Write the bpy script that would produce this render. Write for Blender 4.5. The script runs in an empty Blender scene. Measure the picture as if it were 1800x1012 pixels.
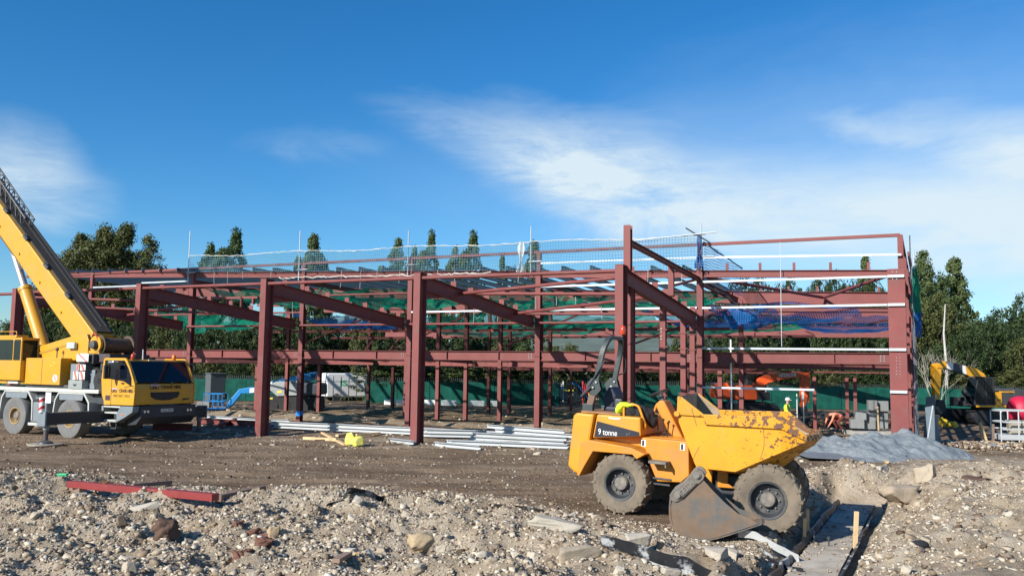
import bpy, bmesh, math, random
import numpy as np
from mathutils import Vector, Matrix
R = math.radians
rnd = random.Random(7)
rng = np.random.default_rng(11)
SC = bpy.context.scene
COL = SC.collection

# ------------------------------------------------------------------ camera
EYE = 2.65
F_PX, PITCH, ROLL, YAW = 1537.0, 0.0906, 0.0136, 0.4432
cam = bpy.data.cameras.new('camera')
cam.sensor_width = 36.0
cam.lens = F_PX / 1800.0 * 36.0
cam.clip_start = 0.1
cam.clip_end = 9000
camo = bpy.data.objects.new('camera', cam)
COL.objects.link(camo)
_r0 = Vector((1, 0, 0)); _u0 = Vector((0, -math.sin(PITCH), math.cos(PITCH))); _f = Vector((0, math.cos(PITCH), math.sin(PITCH)))
_right = _r0 * math.cos(ROLL) + _u0 * math.sin(ROLL)
_up = _u0 * math.cos(ROLL) - _r0 * math.sin(ROLL)
_m = Matrix((_right, _up, -_f)).transposed().to_4x4()
_m.translation = (0, 0, EYE)
camo.matrix_world = _m
SC.camera = camo

# ------------------------------------------------------------------ light
SUN_EL = R(28.5)
SUN_AZ = Vector((-0.72, -0.69, 0)).normalized()          # towards the sun, on the ground
sun = bpy.data.lights.new('sun', 'SUN')
sun.energy = 5.0
sun.angle = R(0.53)
sun.color = (1.0, 0.955, 0.88)
suno = bpy.data.objects.new('sun', sun)
COL.objects.link(suno)
_to = Vector((SUN_AZ.x * math.cos(SUN_EL), SUN_AZ.y * math.cos(SUN_EL), math.sin(SUN_EL)))
suno.rotation_euler = (-_to).to_track_quat('-Z', 'Y').to_euler()
suno.location = (-30, -20, 40)

SC.view_settings.view_transform = 'Standard'
SC.view_settings.look = 'None'
SC.view_settings.exposure = 0.45
SC.view_settings.gamma = 1.0
SC.view_settings.use_curve_mapping = False
SC.cycles.max_bounces = 8
SC.cycles.transparent_max_bounces = 24
SC.cycles.caustics_reflective = False
SC.cycles.caustics_refractive = False

world = bpy.data.worlds.new('World')
SC.world = world
world.use_nodes = True
def build_sky():
    nt = world.node_tree; N = nt.nodes; L = nt.links
    N.clear()
    def mth(op, a, b=None, clamp=False):
        n = N.new('ShaderNodeMath'); n.operation = op; n.use_clamp = clamp
        for i, v in enumerate((a, b)):
            if v is None: continue
            if isinstance(v, (int, float)): n.inputs[i].default_value = v
            else: L.new(v, n.inputs[i])
        return n.outputs[0]
    def ss(x, a, b):
        n = N.new('ShaderNodeMapRange'); n.interpolation_type = 'SMOOTHSTEP'
        L.new(x, n.inputs[0]); n.inputs[1].default_value = a; n.inputs[2].default_value = b
        return n.outputs[0]
    def ramp(x, pts):
        n = N.new('ShaderNodeValToRGB'); L.new(x, n.inputs[0])
        e = n.color_ramp.elements
        e[0].position, e[1].position = pts[0][0], pts[-1][0]
        e[0].color = (pts[0][1],) * 3 + (1,); e[1].color = (pts[-1][1],) * 3 + (1,)
        for p, v in pts[1:-1]:
            k = e.new(p); k.color = (v,) * 3 + (1,)
        return n.outputs[0]
    def noise(vec, scale, detail=6, rough=0.6, dist=0.0):
        n = N.new('ShaderNodeTexNoise'); L.new(vec, n.inputs['Vector'])
        n.inputs['Scale'].default_value = scale; n.inputs['Detail'].default_value = detail
        n.inputs['Roughness'].default_value = rough; n.inputs['Distortion'].default_value = dist
        return n.outputs[0]
    out = N.new('ShaderNodeOutputWorld'); bg = N.new('ShaderNodeBackground')
    sky = N.new('ShaderNodeTexSky'); sky.sky_type = 'NISHITA'; sky.sun_disc = False
    sky.sun_elevation = SUN_EL; sky.sun_rotation = math.atan2(SUN_AZ.x, SUN_AZ.y) % (2 * math.pi)
    sky.altitude = 60; sky.air_density = 1.0; sky.dust_density = 0.25; sky.ozone_density = 2.5
    hs = N.new('ShaderNodeHueSaturation'); hs.inputs['Saturation'].default_value = SKY_SAT
    tn = N.new('ShaderNodeMix'); tn.data_type = 'RGBA'; tn.blend_type = 'MULTIPLY'; tn.inputs['Factor'].default_value = 1
    L.new(sky.outputs[0], tn.inputs['A']); tn.inputs['B'].default_value = SKY_TINT + (1,); L.new(tn.outputs['Result'], hs.inputs['Color'])
    tc = N.new('ShaderNodeTexCoord'); sep = N.new('ShaderNodeSeparateXYZ')
    L.new(tc.outputs['Generated'], sep.inputs[0])
    az = mth('ARCTAN2', sep.outputs[0], sep.outputs[1])
    el = mth('ARCSINE', sep.outputs[2])
    cmb = N.new('ShaderNodeCombineXYZ'); L.new(az, cmb.inputs[0]); L.new(el, cmb.inputs[1])
    def warped(sx, sy, rot, seed):
        mp = N.new('ShaderNodeMapping'); L.new(cmb.outputs[0], mp.inputs[0])
        mp.inputs['Rotation'].default_value = (0, 0, rot); mp.inputs['Scale'].default_value = (sx, sy, 1)
        mp.inputs['Location'].default_value = (seed, seed * 1.7, seed * .3)
        return mp.outputs[0]
    big = noise(warped(2.2, 7.5, 0.22, 3.1), 2.0, 8, .62, .6)
    fine = noise(warped(7, 30, 0.28, 1.3), 2.2, 8, .68, .9)
    soft = noise(warped(3.5, 6, 0.1, 8.7), 2.0, 5, .55, .3)
    wob = mth('MULTIPLY', mth('SUBTRACT', big, .5), 0.09)
    el2 = mth('ADD', el, wob)
    # helper: azimuth to the 0..1 axis used by the ramps: -0.6 .. 0.6 rad
    ua = mth('DIVIDE', mth('ADD', az, .6), 1.2)
    def P(px): return (math.atan((px - 900) / F_PX) + .6) / 1.2
    def E(px, y): return math.atan((645 + .0136 * (px - 900) - y) / F_PX * math.cos(math.atan((px - 900) / F_PX)))
    def band(pts):            # (px, y, half thickness px, density)
        c = ramp(ua, [(P(a), E(a, b)) for a, b, t, d in pts])
        t = ramp(ua, [(P(a), t / F_PX) for a, b, t, d in pts])
        dn = ramp(ua, [(P(a), d) for a, b, t, d in pts])
        dist = mth('DIVIDE', mth('ABSOLUTE', mth('SUBTRACT', el2, c)), t)
        inside = ss(dist, 2.3, 0.0)
        return mth('MULTIPLY', inside, dn)
    tex = mth('ADD', mth('MULTIPLY', big, .95), mth('MULTIPLY', fine, .30))
    tex = ss(tex, .36, .86)
    b1 = band([(600, 170, 10, 0), (700, 190, 22, .20), (800, 224, 34, .48), (900, 258, 52, .80), (1000, 290, 60, 1.1), (1110, 318, 58, 1.1), (1230, 345, 50, .78),
               (1400, 352, 52, .55), (1600, 350, 60, .48), (1800, 352, 75, .48), (1900, 350, 70, .4)])
    b2 = band([(1420, 205, 8, 0), (1500, 213, 16, .45), (1650, 222, 22, .42), (1800, 236, 30, .50), (1900, 240, 30, .4)])
    b3 = band([(-60, 300, 50, .7), (0, 305, 52, .85), (90, 322, 50, .75), (160, 345, 24, .35), (215, 352, 14, 0)])
    b4 = band([(380, 262, 12, 0), (500, 264, 18, .22), (600, 262, 18, .22), (700, 252, 12, 0)])
    b5 = band([(1150, 400, 20, 0), (1300, 400, 44, .30), (1500, 400, 52, .40), (1800, 410, 80, .48), (1900, 420, 70, .3)])
    b6 = band([(500, 300, 50, 0), (900, 330, 60, .12), (1200, 330, 120, .28), (1500, 330, 150, .30), (1900, 330, 160, .30)])
    sharp = mth('ADD', mth('ADD', b1, b2), mth('ADD', b3, b4))
    m = mth('MULTIPLY', sharp, mth('ADD', mth('MULTIPLY', tex, .95), .18))
    m2 = mth('MULTIPLY', mth('ADD', b5, b6), mth('ADD', mth('MULTIPLY', soft, .9), .4))
    m = mth('ADD', m, m2)
    # the thin cirrus goes on, faint, over the rest of the sky
    rest = mth('MULTIPLY', ss(big, .62, .85), mth('MULTIPLY', ss(mth('ABSOLUTE', az), .6, .9), .35))
    m = mth('MULTIPLY', mth('ADD', m, rest), ss(el, -.01, .05))
    m = mth('MINIMUM', m, .93)
    mix = N.new('ShaderNodeMix'); mix.data_type = 'RGBA'
    L.new(m, mix.inputs['Factor']); L.new(hs.outputs[0], mix.inputs['A']); mix.inputs['B'].default_value = CLOUD + (1,)
    L.new(mix.outputs['Result'], bg.inputs['Color'])
    bg.inputs['Strength'].default_value = SKY_STR
    L.new(bg.outputs[0], out.inputs[0])
SKY_STR = 0.093
SKY_SAT = 1.2
SKY_TINT = (.72, .94, 1.14)
CLOUD = (5.9, 6.9, 7.4)
build_sky()

# ------------------------------------------------------------------ helpers
def col(o):
    COL.objects.link(o); return o
def thing(name, label, cat, loc=(0, 0, 0), rotz=0.0, group=None, rot=None):
    o = bpy.data.objects.new(name, None); col(o)
    o.empty_display_size = .3
    o.location = loc; o.rotation_euler = rot if rot else (0, 0, rotz)
    o['label'] = label; o['category'] = cat
    if group: o['group'] = group
    return o
def tag(o, label, cat, group=None):
    o['label'] = label; o['category'] = cat
    if group: o['group'] = group
    return o
def raw_mesh(name, V, F, smooth=False):
    me = bpy.data.meshes.new(name)
    me.from_pydata([tuple(v) for v in V], [], F)
    if smooth: me.polygons.foreach_set('use_smooth', [True] * len(me.polygons))
    me.update()
    return me
def np_mesh(name, V, Fidx, k=3, smooth=False):
    """V (n,3) array, Fidx (m,k) array of equal-sized faces"""
    me = bpy.data.meshes.new(name)
    V = np.asarray(V, np.float32); Fidx = np.asarray(Fidx, np.int32)
    m = len(Fidx)
    me.vertices.add(len(V)); me.vertices.foreach_set('co', V.ravel())
    me.loops.add(m * k); me.loops.foreach_set('vertex_index', Fidx.ravel())
    me.polygons.add(m)
    me.polygons.foreach_set('loop_start', np.arange(0, m * k, k, dtype=np.int32))
    me.polygons.foreach_set('loop_total', np.full(m, k, np.int32))
    if smooth: me.polygons.foreach_set('use_smooth', np.ones(m, bool))
    me.update(calc_edges=True)
    return me
def obj(name, me, m=None, parent=None):
    o = bpy.data.objects.new(name, me); col(o)
    if m is not None and not me.materials:
        for x in (m if isinstance(m, (list, tuple)) else [m]): me.materials.append(x)
    if parent is not None: o.parent = parent
    return o
def bev(o, w=.012, seg=2):
    b = o.modifiers.new('bevel', 'BEVEL'); b.width = w; b.segments = seg; b.limit_method = 'ANGLE'; b.angle_limit = R(40)
    return o
def V3(*a): return Vector(a)

class MB:
    def __init__(s): s.V = []; s.F = []
    def add(s, V, F):
        n = len(s.V); s.V += [Vector(v) for v in V]; s.F += [tuple(i + n for i in f) for f in F]; return s
    def box(s, c, d, M=None):
        x, y, z = d[0] / 2, d[1] / 2, d[2] / 2
        V = [Vector((sx * x, sy * y, sz * z)) for sx in (-1, 1) for sy in (-1, 1) for sz in (-1, 1)]
        if M is not None: V = [M @ v for v in V]
        V = [v + Vector(c) for v in V]
        return s.add(V, [(0, 1, 3, 2), (4, 6, 7, 5), (0, 4, 5, 1), (2, 3, 7, 6), (0, 2, 6, 4), (1, 5, 7, 3)])
    def bb(s, x0, x1, y0, y1, z0, z1):
        return s.box(((x0 + x1) / 2, (y0 + y1) / 2, (z0 + z1) / 2), (abs(x1 - x0), abs(y1 - y0), abs(z1 - z0)))
    def prism(s, P, y0, y1, ax='y', P2=None):
        """polygon in the plane across ax, extruded along ax"""
        n = len(P); P2 = P2 or P
        def pt(p, t):
            return {'y': (p[0], t, p[1]), 'x': (t, p[0], p[1]), 'z': (p[0], p[1], t)}[ax]
        V = [pt(p, y0) for p in P] + [pt(p, y1) for p in P2]
        F = [tuple(range(n))[::-1], tuple(range(n, 2 * n))] + [(i, (i + 1) % n, n + (i + 1) % n, n + i) for i in range(n)]
        return s.add(V, F)
    def frame(s, p0, p1, up=(0, 0, 1)):
        p0, p1 = Vector(p0), Vector(p1); d = (p1 - p0); L = d.length; d = d.normalized()
        up = Vector(up)
        if abs(d.dot(up)) > .98: up = Vector((1, 0, 0)) if abs(d.x) < .9 else Vector((0, 1, 0))
        a = d.cross(up).normalized(); b = a.cross(d).normalized()
        return p0, d, L, a, b
    def sweep(s, p0, p1, prof, up=(0, 0, 1), caps=True):
        """closed profile (a,b) swept straight from p0 to p1"""
        p0, d, L, a, b = s.frame(p0, p1, up)
        n = len(prof)
        V = [p0 + a * u + b * v for u, v in prof] + [p0 + d * L + a * u + b * v for u, v in prof]
        F = [(i, (i + 1) % n, n + (i + 1) % n, n + i) for i in range(n)]
        if caps: F += [tuple(range(n))[::-1], tuple(range(n, 2 * n))]
        return s.add(V, F)
    def bar(s, p0, p1, w, h, up=(0, 0, 1)):
        return s.sweep(p0, p1, [(-w / 2, -h / 2), (w / 2, -h / 2), (w / 2, h / 2), (-w / 2, h / 2)], up)
    def ibeam(s, p0, p1, h, w, tw=.012, tf=.018, up=(0, 0, 1)):
        p0, d, L, a, b = s.frame(p0, p1, up)
        e = .0015
        for (u0, u1, v0, v1) in ((-w / 2, w / 2, h / 2 - tf, h / 2), (-w / 2, w / 2, -h / 2, -h / 2 + tf), (-tw / 2, tw / 2, -h / 2 + tf - e, h / 2 - tf + e)):
            pr = [(u0, v0), (u1, v0), (u1, v1), (u0, v1)]
            V = [p0 + a * u + b * v for u, v in pr] + [p0 + d * L + a * u + b * v for u, v in pr]
            s.add(V, [(0, 1, 5, 4), (1, 2, 6, 5), (2, 3, 7, 6), (3, 0, 4, 7), (3, 2, 1, 0), (4, 5, 6, 7)])
        return s
    def zed(s, p0, p1, h, w, t=.006, up=(0, 0, 1)):
        p0, d, L, a, b = s.frame(p0, p1, up)
        for (u0, u1, v0, v1) in ((-t, t, -h / 2, h / 2), (t, w, h / 2 - 2 * t, h / 2), (-w, -t, -h / 2, -h / 2 + 2 * t)):
            pr = [(u0, v0), (u1, v0), (u1, v1), (u0, v1)]
            V = [p0 + a * u + b * v for u, v in pr] + [p0 + d * L + a * u + b * v for u, v in pr]
            s.add(V, [(0, 1, 5, 4), (1, 2, 6, 5), (2, 3, 7, 6), (3, 0, 4, 7), (3, 2, 1, 0), (4, 5, 6, 7)])
        return s
    def tube(s, p0, p1, r, n=10, r2=None):
        r2 = r if r2 is None else r2
        p0, d, L, a, b = s.frame(p0, p1)
        V = []
        for q, rr in ((p0, r), (p0 + d * L, r2)):
            V += [q + a * (rr * math.cos(2 * math.pi * i / n)) + b * (rr * math.sin(2 * math.pi * i / n)) for i in range(n)]
        F = [(i, (i + 1) % n, n + (i + 1) % n, n + i) for i in range(n)] + [tuple(range(n))[::-1], tuple(range(n, 2 * n))]
        return s.add(V, F)
    def path(s, pts, r, n=8, closed=False, flat=1.0):
        pts = [Vector(p) for p in pts]; V = []; k = len(pts)
        rr = r if isinstance(r, (list, tuple)) else [r] * k
        pa = None
        for i, p in enumerate(pts):
            if closed: d = pts[(i + 1) % k] - pts[i - 1]
            else: d = pts[min(i + 1, k - 1)] - pts[max(i - 1, 0)]
            d.normalize()
            if pa is None:
                up = Vector((0, 0, 1)) if abs(d.z) < .9 else Vector((1, 0, 0))
                a = d.cross(up).normalized()
            else:
                a = (pa - d * pa.dot(d)); a = a.normalized() if a.length > 1e-6 else d.orthogonal().normalized()
            pa = a; b = a.cross(d).normalized()
            V += [p + a * (rr[i] * math.cos(2 * math.pi * j / n)) + b * (rr[i] * flat * math.sin(2 * math.pi * j / n)) for j in range(n)]
        F = []
        for i in range(k if closed else k - 1):
            i2 = (i + 1) % k
            F += [(i * n + j, i * n + (j + 1) % n, i2 * n + (j + 1) % n, i2 * n + j) for j in range(n)]
        if not closed: F += [tuple(range(n))[::-1], tuple(range((k - 1) * n, k * n))]
        return s.add(V, F)
    def lathe(s, prof, c=(0, 0, 0), n=28, ax='y', closed=False, caps=True):
        """prof: (radius, along axis)"""
        V = []; c = Vector(c)
        for r, t in prof:
            for i in range(n):
                u, v = r * math.cos(2 * math.pi * i / n), r * math.sin(2 * math.pi * i / n)
                V.append(c + Vector({'y': (u, t, v), 'x': (t, u, v), 'z': (u, v, t)}[ax]))
        k = len(prof); F = []
        for a in range(k if closed else k - 1):
            b = (a + 1) % k
            F += [(a * n + i, a * n + (i + 1) % n, b * n + (i + 1) % n, b * n + i) for i in range(n)]
        if not closed and caps:
            F += [tuple(range(n))[::-1], tuple(range((k - 1) * n, k * n))]
        return s.add(V, F)
    def ball(s, c, r, n=10, m=7, sc=(1, 1, 1)):
        c = Vector(c); V = [c + Vector((0, 0, r * sc[2]))]
        for i in range(1, m):
            th = math.pi * i / m
            for j in range(n):
                ph = 2 * math.pi * j / n
                V.append(c + Vector((r * sc[0] * math.sin(th) * math.cos(ph), r * sc[1] * math.sin(th) * math.sin(ph), r * sc[2] * math.cos(th))))
        V.append(c + Vector((0, 0, -r * sc[2])))
        F = [(0, 1 + j, 1 + (j + 1) % n) for j in range(n)]
        for i in range(m - 2):
            F += [(1 + i * n + j, 1 + (i + 1) * n + j, 1 + (i + 1) * n + (j + 1) % n, 1 + i * n + (j + 1) % n) for j in range(n)]
        l = len(V) - 1; b = 1 + (m - 2) * n
        F += [(b + (j + 1) % n, b + j, l) for j in range(n)]
        return s.add(V, F)
    def xf(s, M):
        s.V = [M @ v for v in s.V]; return s
    def build(s, name, m, parent=None, smooth=False, bevel=0):
        bm = bmesh.new()
        vs = [bm.verts.new(v) for v in s.V]
        for f in s.F:
            try: bm.faces.new([vs[i] for i in f])
            except ValueError: pass
        bmesh.ops.recalc_face_normals(bm, faces=bm.faces)
        me = bpy.data.meshes.new(name); bm.to_mesh(me); bm.free()
        if smooth:
            me.polygons.foreach_set('use_smooth', [True] * len(me.polygons))
            me.set_sharp_from_angle(angle=R(38))
        o = obj(name, me, m, parent)
        if bevel: bev(o, bevel)
        return o
def dup(o, parent=None, loc=None, rotz=None, label=None, group=None, scale=None):
    c = o.copy(); col(c)
    if parent is not None: c.parent = parent
    if loc is not None: c.location = loc
    if rotz is not None: c.rotation_euler = (o.rotation_euler.x, o.rotation_euler.y, rotz)
    if scale is not None: c.scale = scale
    if label: c['label'] = label
    if group: c['group'] = group
    for ch in list(o.children): dup(ch, c)
    return c
def text_part(name, body, m, parent, loc, size, rot, ext=.003, width=None, bold=0.0, align='CENTER'):
    cu = bpy.data.curves.new(name, 'FONT'); cu.body = body; cu.size = size; cu.extrude = ext; cu.offset = bold
    cu.align_x = align; cu.align_y = 'CENTER'
    o = bpy.data.objects.new(name, cu); col(o)
    dg = bpy.context.evaluated_depsgraph_get(); dg.update()
    me = bpy.data.meshes.new_from_object(o.evaluated_get(dg))
    COL.objects.unlink(o); bpy.data.objects.remove(o)
    me.name = name; me.materials.clear(); me.materials.append(m)
    t = bpy.data.objects.new(name, me); col(t)
    t.parent = parent; t.location = loc; t.rotation_euler = rot
    if width:
        xs = [v.co.x for v in me.vertices]; w = max(xs) - min(xs); t.scale = (width / w, 1, 1)
    return t

# ------------------------------------------------------------------ numpy value noise
def _hash(ix, iy, seed):
    h = (ix.astype(np.int64) * 374761393 + iy.astype(np.int64) * 668265263 + seed * 1442695041) & 0x7fffffff
    h = (h ^ (h >> 13)) * 1274126177 & 0x7fffffff
    return ((h ^ (h >> 16)) & 0xffff) / 65535.0
def vnoise(x, y, seed=0):
    ix, iy = np.floor(x), np.floor(y); fx, fy = x - ix, y - iy
    fx = fx * fx * fx * (fx * (fx * 6 - 15) + 10); fy = fy * fy * fy * (fy * (fy * 6 - 15) + 10)
    a = _hash(ix, iy, seed); b = _hash(ix + 1, iy, seed); c = _hash(ix, iy + 1, seed); d = _hash(ix + 1, iy + 1, seed)
    return (a * (1 - fx) + b * fx) * (1 - fy) + (c * (1 - fx) + d * fx) * fy - .5
def fbm(x, y, o=4, seed=0, gain=.5):
    s = 0; a = 1
    for i in range(o):
        s = s + a * vnoise(x * 2 ** i + 17 * i, y * 2 ** i - 9 * i, seed + i); a *= gain
    return s
def sstep(x, a, b):
    t = np.clip((x - a) / (b - a), 0, 1); return t * t * (3 - 2 * t)

# ------------------------------------------------------------------ materials
MATS = {}
def mat(name, c, rough=.6, metal=0.0, var=.12, vs=4.0, dirt=None, damt=.35, ds=1.2, dsharp=.12, bump=0.0, bs=25.0, spec=.5, island=0.0, coat=0.0, objrand=0.0, coords='Object'):
    if name in MATS: return MATS[name]
    m = bpy.data.materials.new(name); m.use_nodes = True; MATS[name] = m
    nt = m.node_tree; N = nt.nodes; L = nt.links
    b = N['Principled BSDF']
    b.inputs['Roughness'].default_value = rough; b.inputs['Metallic'].default_value = metal
    b.inputs['Specular IOR Level'].default_value = spec
    if coat: b.inputs['Coat Weight'].default_value = coat; b.inputs['Coat Roughness'].default_value = .12
    tc = N.new('ShaderNodeTexCoord'); src = tc.outputs[coords]
    def noise(scale, detail=5, rough=.6):
        n = N.new('ShaderNodeTexNoise'); L.new(src, n.inputs['Vector']); n.inputs['Scale'].default_value = scale
        n.inputs['Detail'].default_value = detail; n.inputs['Roughness'].default_value = rough
        return n.outputs[0]
    def mrange(x, a, b_, c_, d_):
        n = N.new('ShaderNodeMapRange'); L.new(x, n.inputs[0])
        for i, v in enumerate((a, b_, c_, d_)): n.inputs[1 + i].default_value = v
        return n.outputs[0]
    k = mrange(noise(vs), .25, .75, 1 - var, 1 + var)
    hv = N.new('ShaderNodeHueSaturation'); hv.inputs['Color'].default_value = tuple(c) + (1,)
    if island or objrand:
        if island:
            g = N.new('ShaderNodeNewGeometry'); rr = g.outputs['Random Per Island']; amt = island
        else:
            g = N.new('ShaderNodeObjectInfo'); rr = g.outputs['Random']; amt = objrand
        k2 = mrange(rr, 0, 1, 1 - amt, 1 + amt)
        mu = N.new('ShaderNodeMath'); mu.operation = 'MULTIPLY'; L.new(k, mu.inputs[0]); L.new(k2, mu.inputs[1]); k = mu.outputs[0]
    L.new(k, hv.inputs['Value'])
    cur = hv.outputs[0]
    if dirt is not None:
        f = mrange(noise(ds, 7, .68), .5 + .5 * (.5 - damt) - dsharp, .5 + .5 * (.5 - damt) + dsharp, 0, 1)
        mx = N.new('ShaderNodeMix'); mx.data_type = 'RGBA'
        L.new(f, mx.inputs['Factor']); L.new(cur, mx.inputs['A']); mx.inputs['B'].default_value = tuple(dirt) + (1,)
        cur = mx.outputs['Result']
        L.new(mrange(f, 0, 1, rough, min(1, rough + .3)), b.inputs['Roughness'])
    L.new(cur, b.inputs['Base Color'])
    if bump:
        bp = N.new('ShaderNodeBump'); bp.inputs['Strength'].default_value = bump; bp.inputs['Distance'].default_value = .02
        L.new(noise(bs, 6), bp.inputs['Height']); L.new(bp.outputs[0], b.inputs['Normal'])
    return m
STEEL = mat('red_oxide_steel', (.19, .043, .038), .62, var=.14, vs=1.3, dirt=(.20, .105, .09), damt=.16, ds=2.2, dsharp=.2, bump=.05, bs=12, objrand=.10)
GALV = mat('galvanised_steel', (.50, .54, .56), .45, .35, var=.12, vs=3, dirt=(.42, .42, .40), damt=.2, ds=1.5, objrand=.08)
GALV_SHADE = mat('galvanised_shade', (.16, .185, .22), .5, .3, var=.15, vs=3)  # galvanised steel with the purlins' shade put into its colour
CRANE_Y = mat('crane_yellow_paint', (.62, .305, .014), .42, var=.06, vs=2, dirt=(.40, .27, .09), damt=.08, ds=1.8, dsharp=.25, coat=.25)
DUMP_Y = mat('dumper_yellow_paint', (.66, .275, .008), .5, var=.08, vs=3, dirt=(.36, .21, .07), damt=.14, ds=2.6, dsharp=.2, coat=.15, bump=.03, bs=8)
DUMP_O = mat('dumper_orange_paint', (.62, .225, .008), .5, var=.08, vs=3, dirt=(.34, .20, .09), damt=.2, ds=2.6, dsharp=.2, bump=.03, bs=8)
DARKGREY = mat('dark_grey_paint', (.05, .056, .062), .5, var=.15, vs=4, dirt=(.16, .14, .12), damt=.14, ds=2)
MIDGREY = mat('mid_grey_paint', (.19, .22, .24), .5, var=.12, vs=4, dirt=(.24, .21, .17), damt=.2, ds=2)
LTGREY = mat('light_grey_paint', (.50, .50, .46), .55, var=.1, vs=3, dirt=(.33, .29, .23), damt=.22, ds=2)
BLACK = mat('black_rubber', (.022, .022, .023), .75, var=.2, vs=6)
TYRE = mat('muddy_tyre', (.075, .066, .056), .9, var=.2, vs=8, dirt=(.215, .172, .122), damt=.72, ds=3.2, dsharp=.22, bump=.25, bs=30)
TYRE_C = mat('dusty_crane_tyre', (.12, .12, .12), .85, var=.12, vs=6, dirt=(.20, .195, .18), damt=.5, ds=2.5, dsharp=.25)
RIM = mat('dark_rim', (.052, .055, .06), .5, .2, var=.2, vs=6, dirt=(.20, .17, .13), damt=.25, ds=4)
HUB = mat('dusty_hub', (.14, .13, .12), .7, .1, var=.2, vs=9, dirt=(.30, .26, .20), damt=.4, ds=5)
HUB_Y = mat('tan_hub', (.36, .24, .10), .65, 0, var=.2, vs=6, dirt=(.10, .08, .06), damt=.25, ds=5)
WHITE = mat('white_paint', (.80, .80, .78), .45, var=.05, vs=3, dirt=(.55, .52, .46), damt=.1, ds=2)
REDP = mat('red_paint', (.55, .03, .03), .45, var=.08)
ORANGE = mat('excavator_orange_paint', (.80, .105, .018), .42, var=.08, vs=2, dirt=(.42, .13, .06), damt=.1, ds=2, coat=.2)
BLUEP = mat('lift_blue_paint', (.012, .22, .55), .4, var=.08, vs=3, dirt=(.10, .2, .3), damt=.1, ds=2, coat=.2)
WOOD = mat('fresh_timber', (.60, .42, .22), .75, var=.2, vs=5, dirt=(.40, .27, .14), damt=.2, ds=3, objrand=.15)
WOOD_OLD = mat('weathered_timber', (.25, .17, .12), .85, var=.25, vs=6, dirt=(.13, .10, .09), damt=.3, ds=3, objrand=.15)
HIVIS = mat('hi_vis_yellow', (.55, .80, .03), .7, var=.1)
NAVY = mat('navy_seat', (.016, .02, .042), .6, var=.2, vs=6)
CLOTH_BLACK = mat('black_cloth', (.018, .018, .02), .9, var=.25, vs=9, bump=.2, bs=20)
SKIN = mat('skin', (.50, .27, .19), .6, var=.06)
DENIM = mat('dark_trousers', (.045, .05, .065), .85, var=.2, vs=9)
SALMON = mat('faded_orange_jacket', (.78, .26, .16), .8, var=.15, vs=9)
CONC = mat('pale_concrete', (.40, .385, .35), .85, var=.14, vs=2.5, dirt=(.27, .24, .19), damt=.3, ds=2, bump=.3, bs=30)
BLOCK = mat('grey_concrete_block', (.215, .225, .22), .9, var=.1, vs=5, bump=.2, bs=40, objrand=.14)
RUSTY = mat('rusty_bucket_steel', (.185, .125, .082), .62, .25, var=.2, vs=5, dirt=(.125, .132, .128), damt=.47, ds=1.9, dsharp=.07, bump=.15, bs=18)
PINGREY = mat('worn_pin_steel', (.24, .21, .18), .5, .4, var=.2, vs=12)
DPC = mat('black_membrane', (.022, .024, .028), .42, var=.3, vs=6, dirt=(.42, .43, .43), damt=.36, ds=3.0, dsharp=.04, bump=.4, bs=5)
FROST = mat('white_membrane', (.48, .49, .48), .6, var=.12, vs=4, dirt=(.03, .032, .035), damt=.30, ds=3.2, dsharp=.04, bump=.3, bs=6)
LAMP_O = mat('amber_lens', (.75, .17, .015), .2, var=.05)
LAMP_R = mat('red_lens', (.45, .05, .015), .22, var=.05)
SILVER = mat('bright_metal', (.62, .63, .64), .28, .8, var=.06)
YELLOWPL = mat('yellow_plastic', (.80, .70, .06), .5, var=.08)
BLUEPL = mat('blue_plastic', (.02, .25, .72), .4, var=.05)
GRNPL = mat('green_plastic', (.02, .42, .16), .4, var=.1)
PINK = mat('pink_red_tarpaulin', (.48, .012, .05), .55, var=.12, vs=3)
ROPE_W = mat('white_rope', (.52, .52, .47), .85, var=.15, vs=20)
def glass(name, c=(.02, .03, .035), a=.55):
    m = bpy.data.materials.new(name); m.use_nodes = True
    nt = m.node_tree; N = nt.nodes; L = nt.links; b = N['Principled BSDF']
    b.inputs['Base Color'].default_value = c + (1,); b.inputs['Roughness'].default_value = .06
    b.inputs['Specular IOR Level'].default_value = .6
    tr = N.new('ShaderNodeBsdfTransparent'); tr.inputs[0].default_value = (.62, .72, .72, 1)
    mx = N.new('ShaderNodeMixShader'); mx.inputs[0].default_value = a
    L.new(tr.outputs[0], mx.inputs[1]); L.new(b.outputs[0], mx.inputs[2]); L.new(mx.outputs[0], N['Material Output'].inputs[0])
    return m
GLASS = glass('tinted_glass', a=.55)
GLASS_D = glass('dark_windscreen', (.006, .010, .018), .86)
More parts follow.
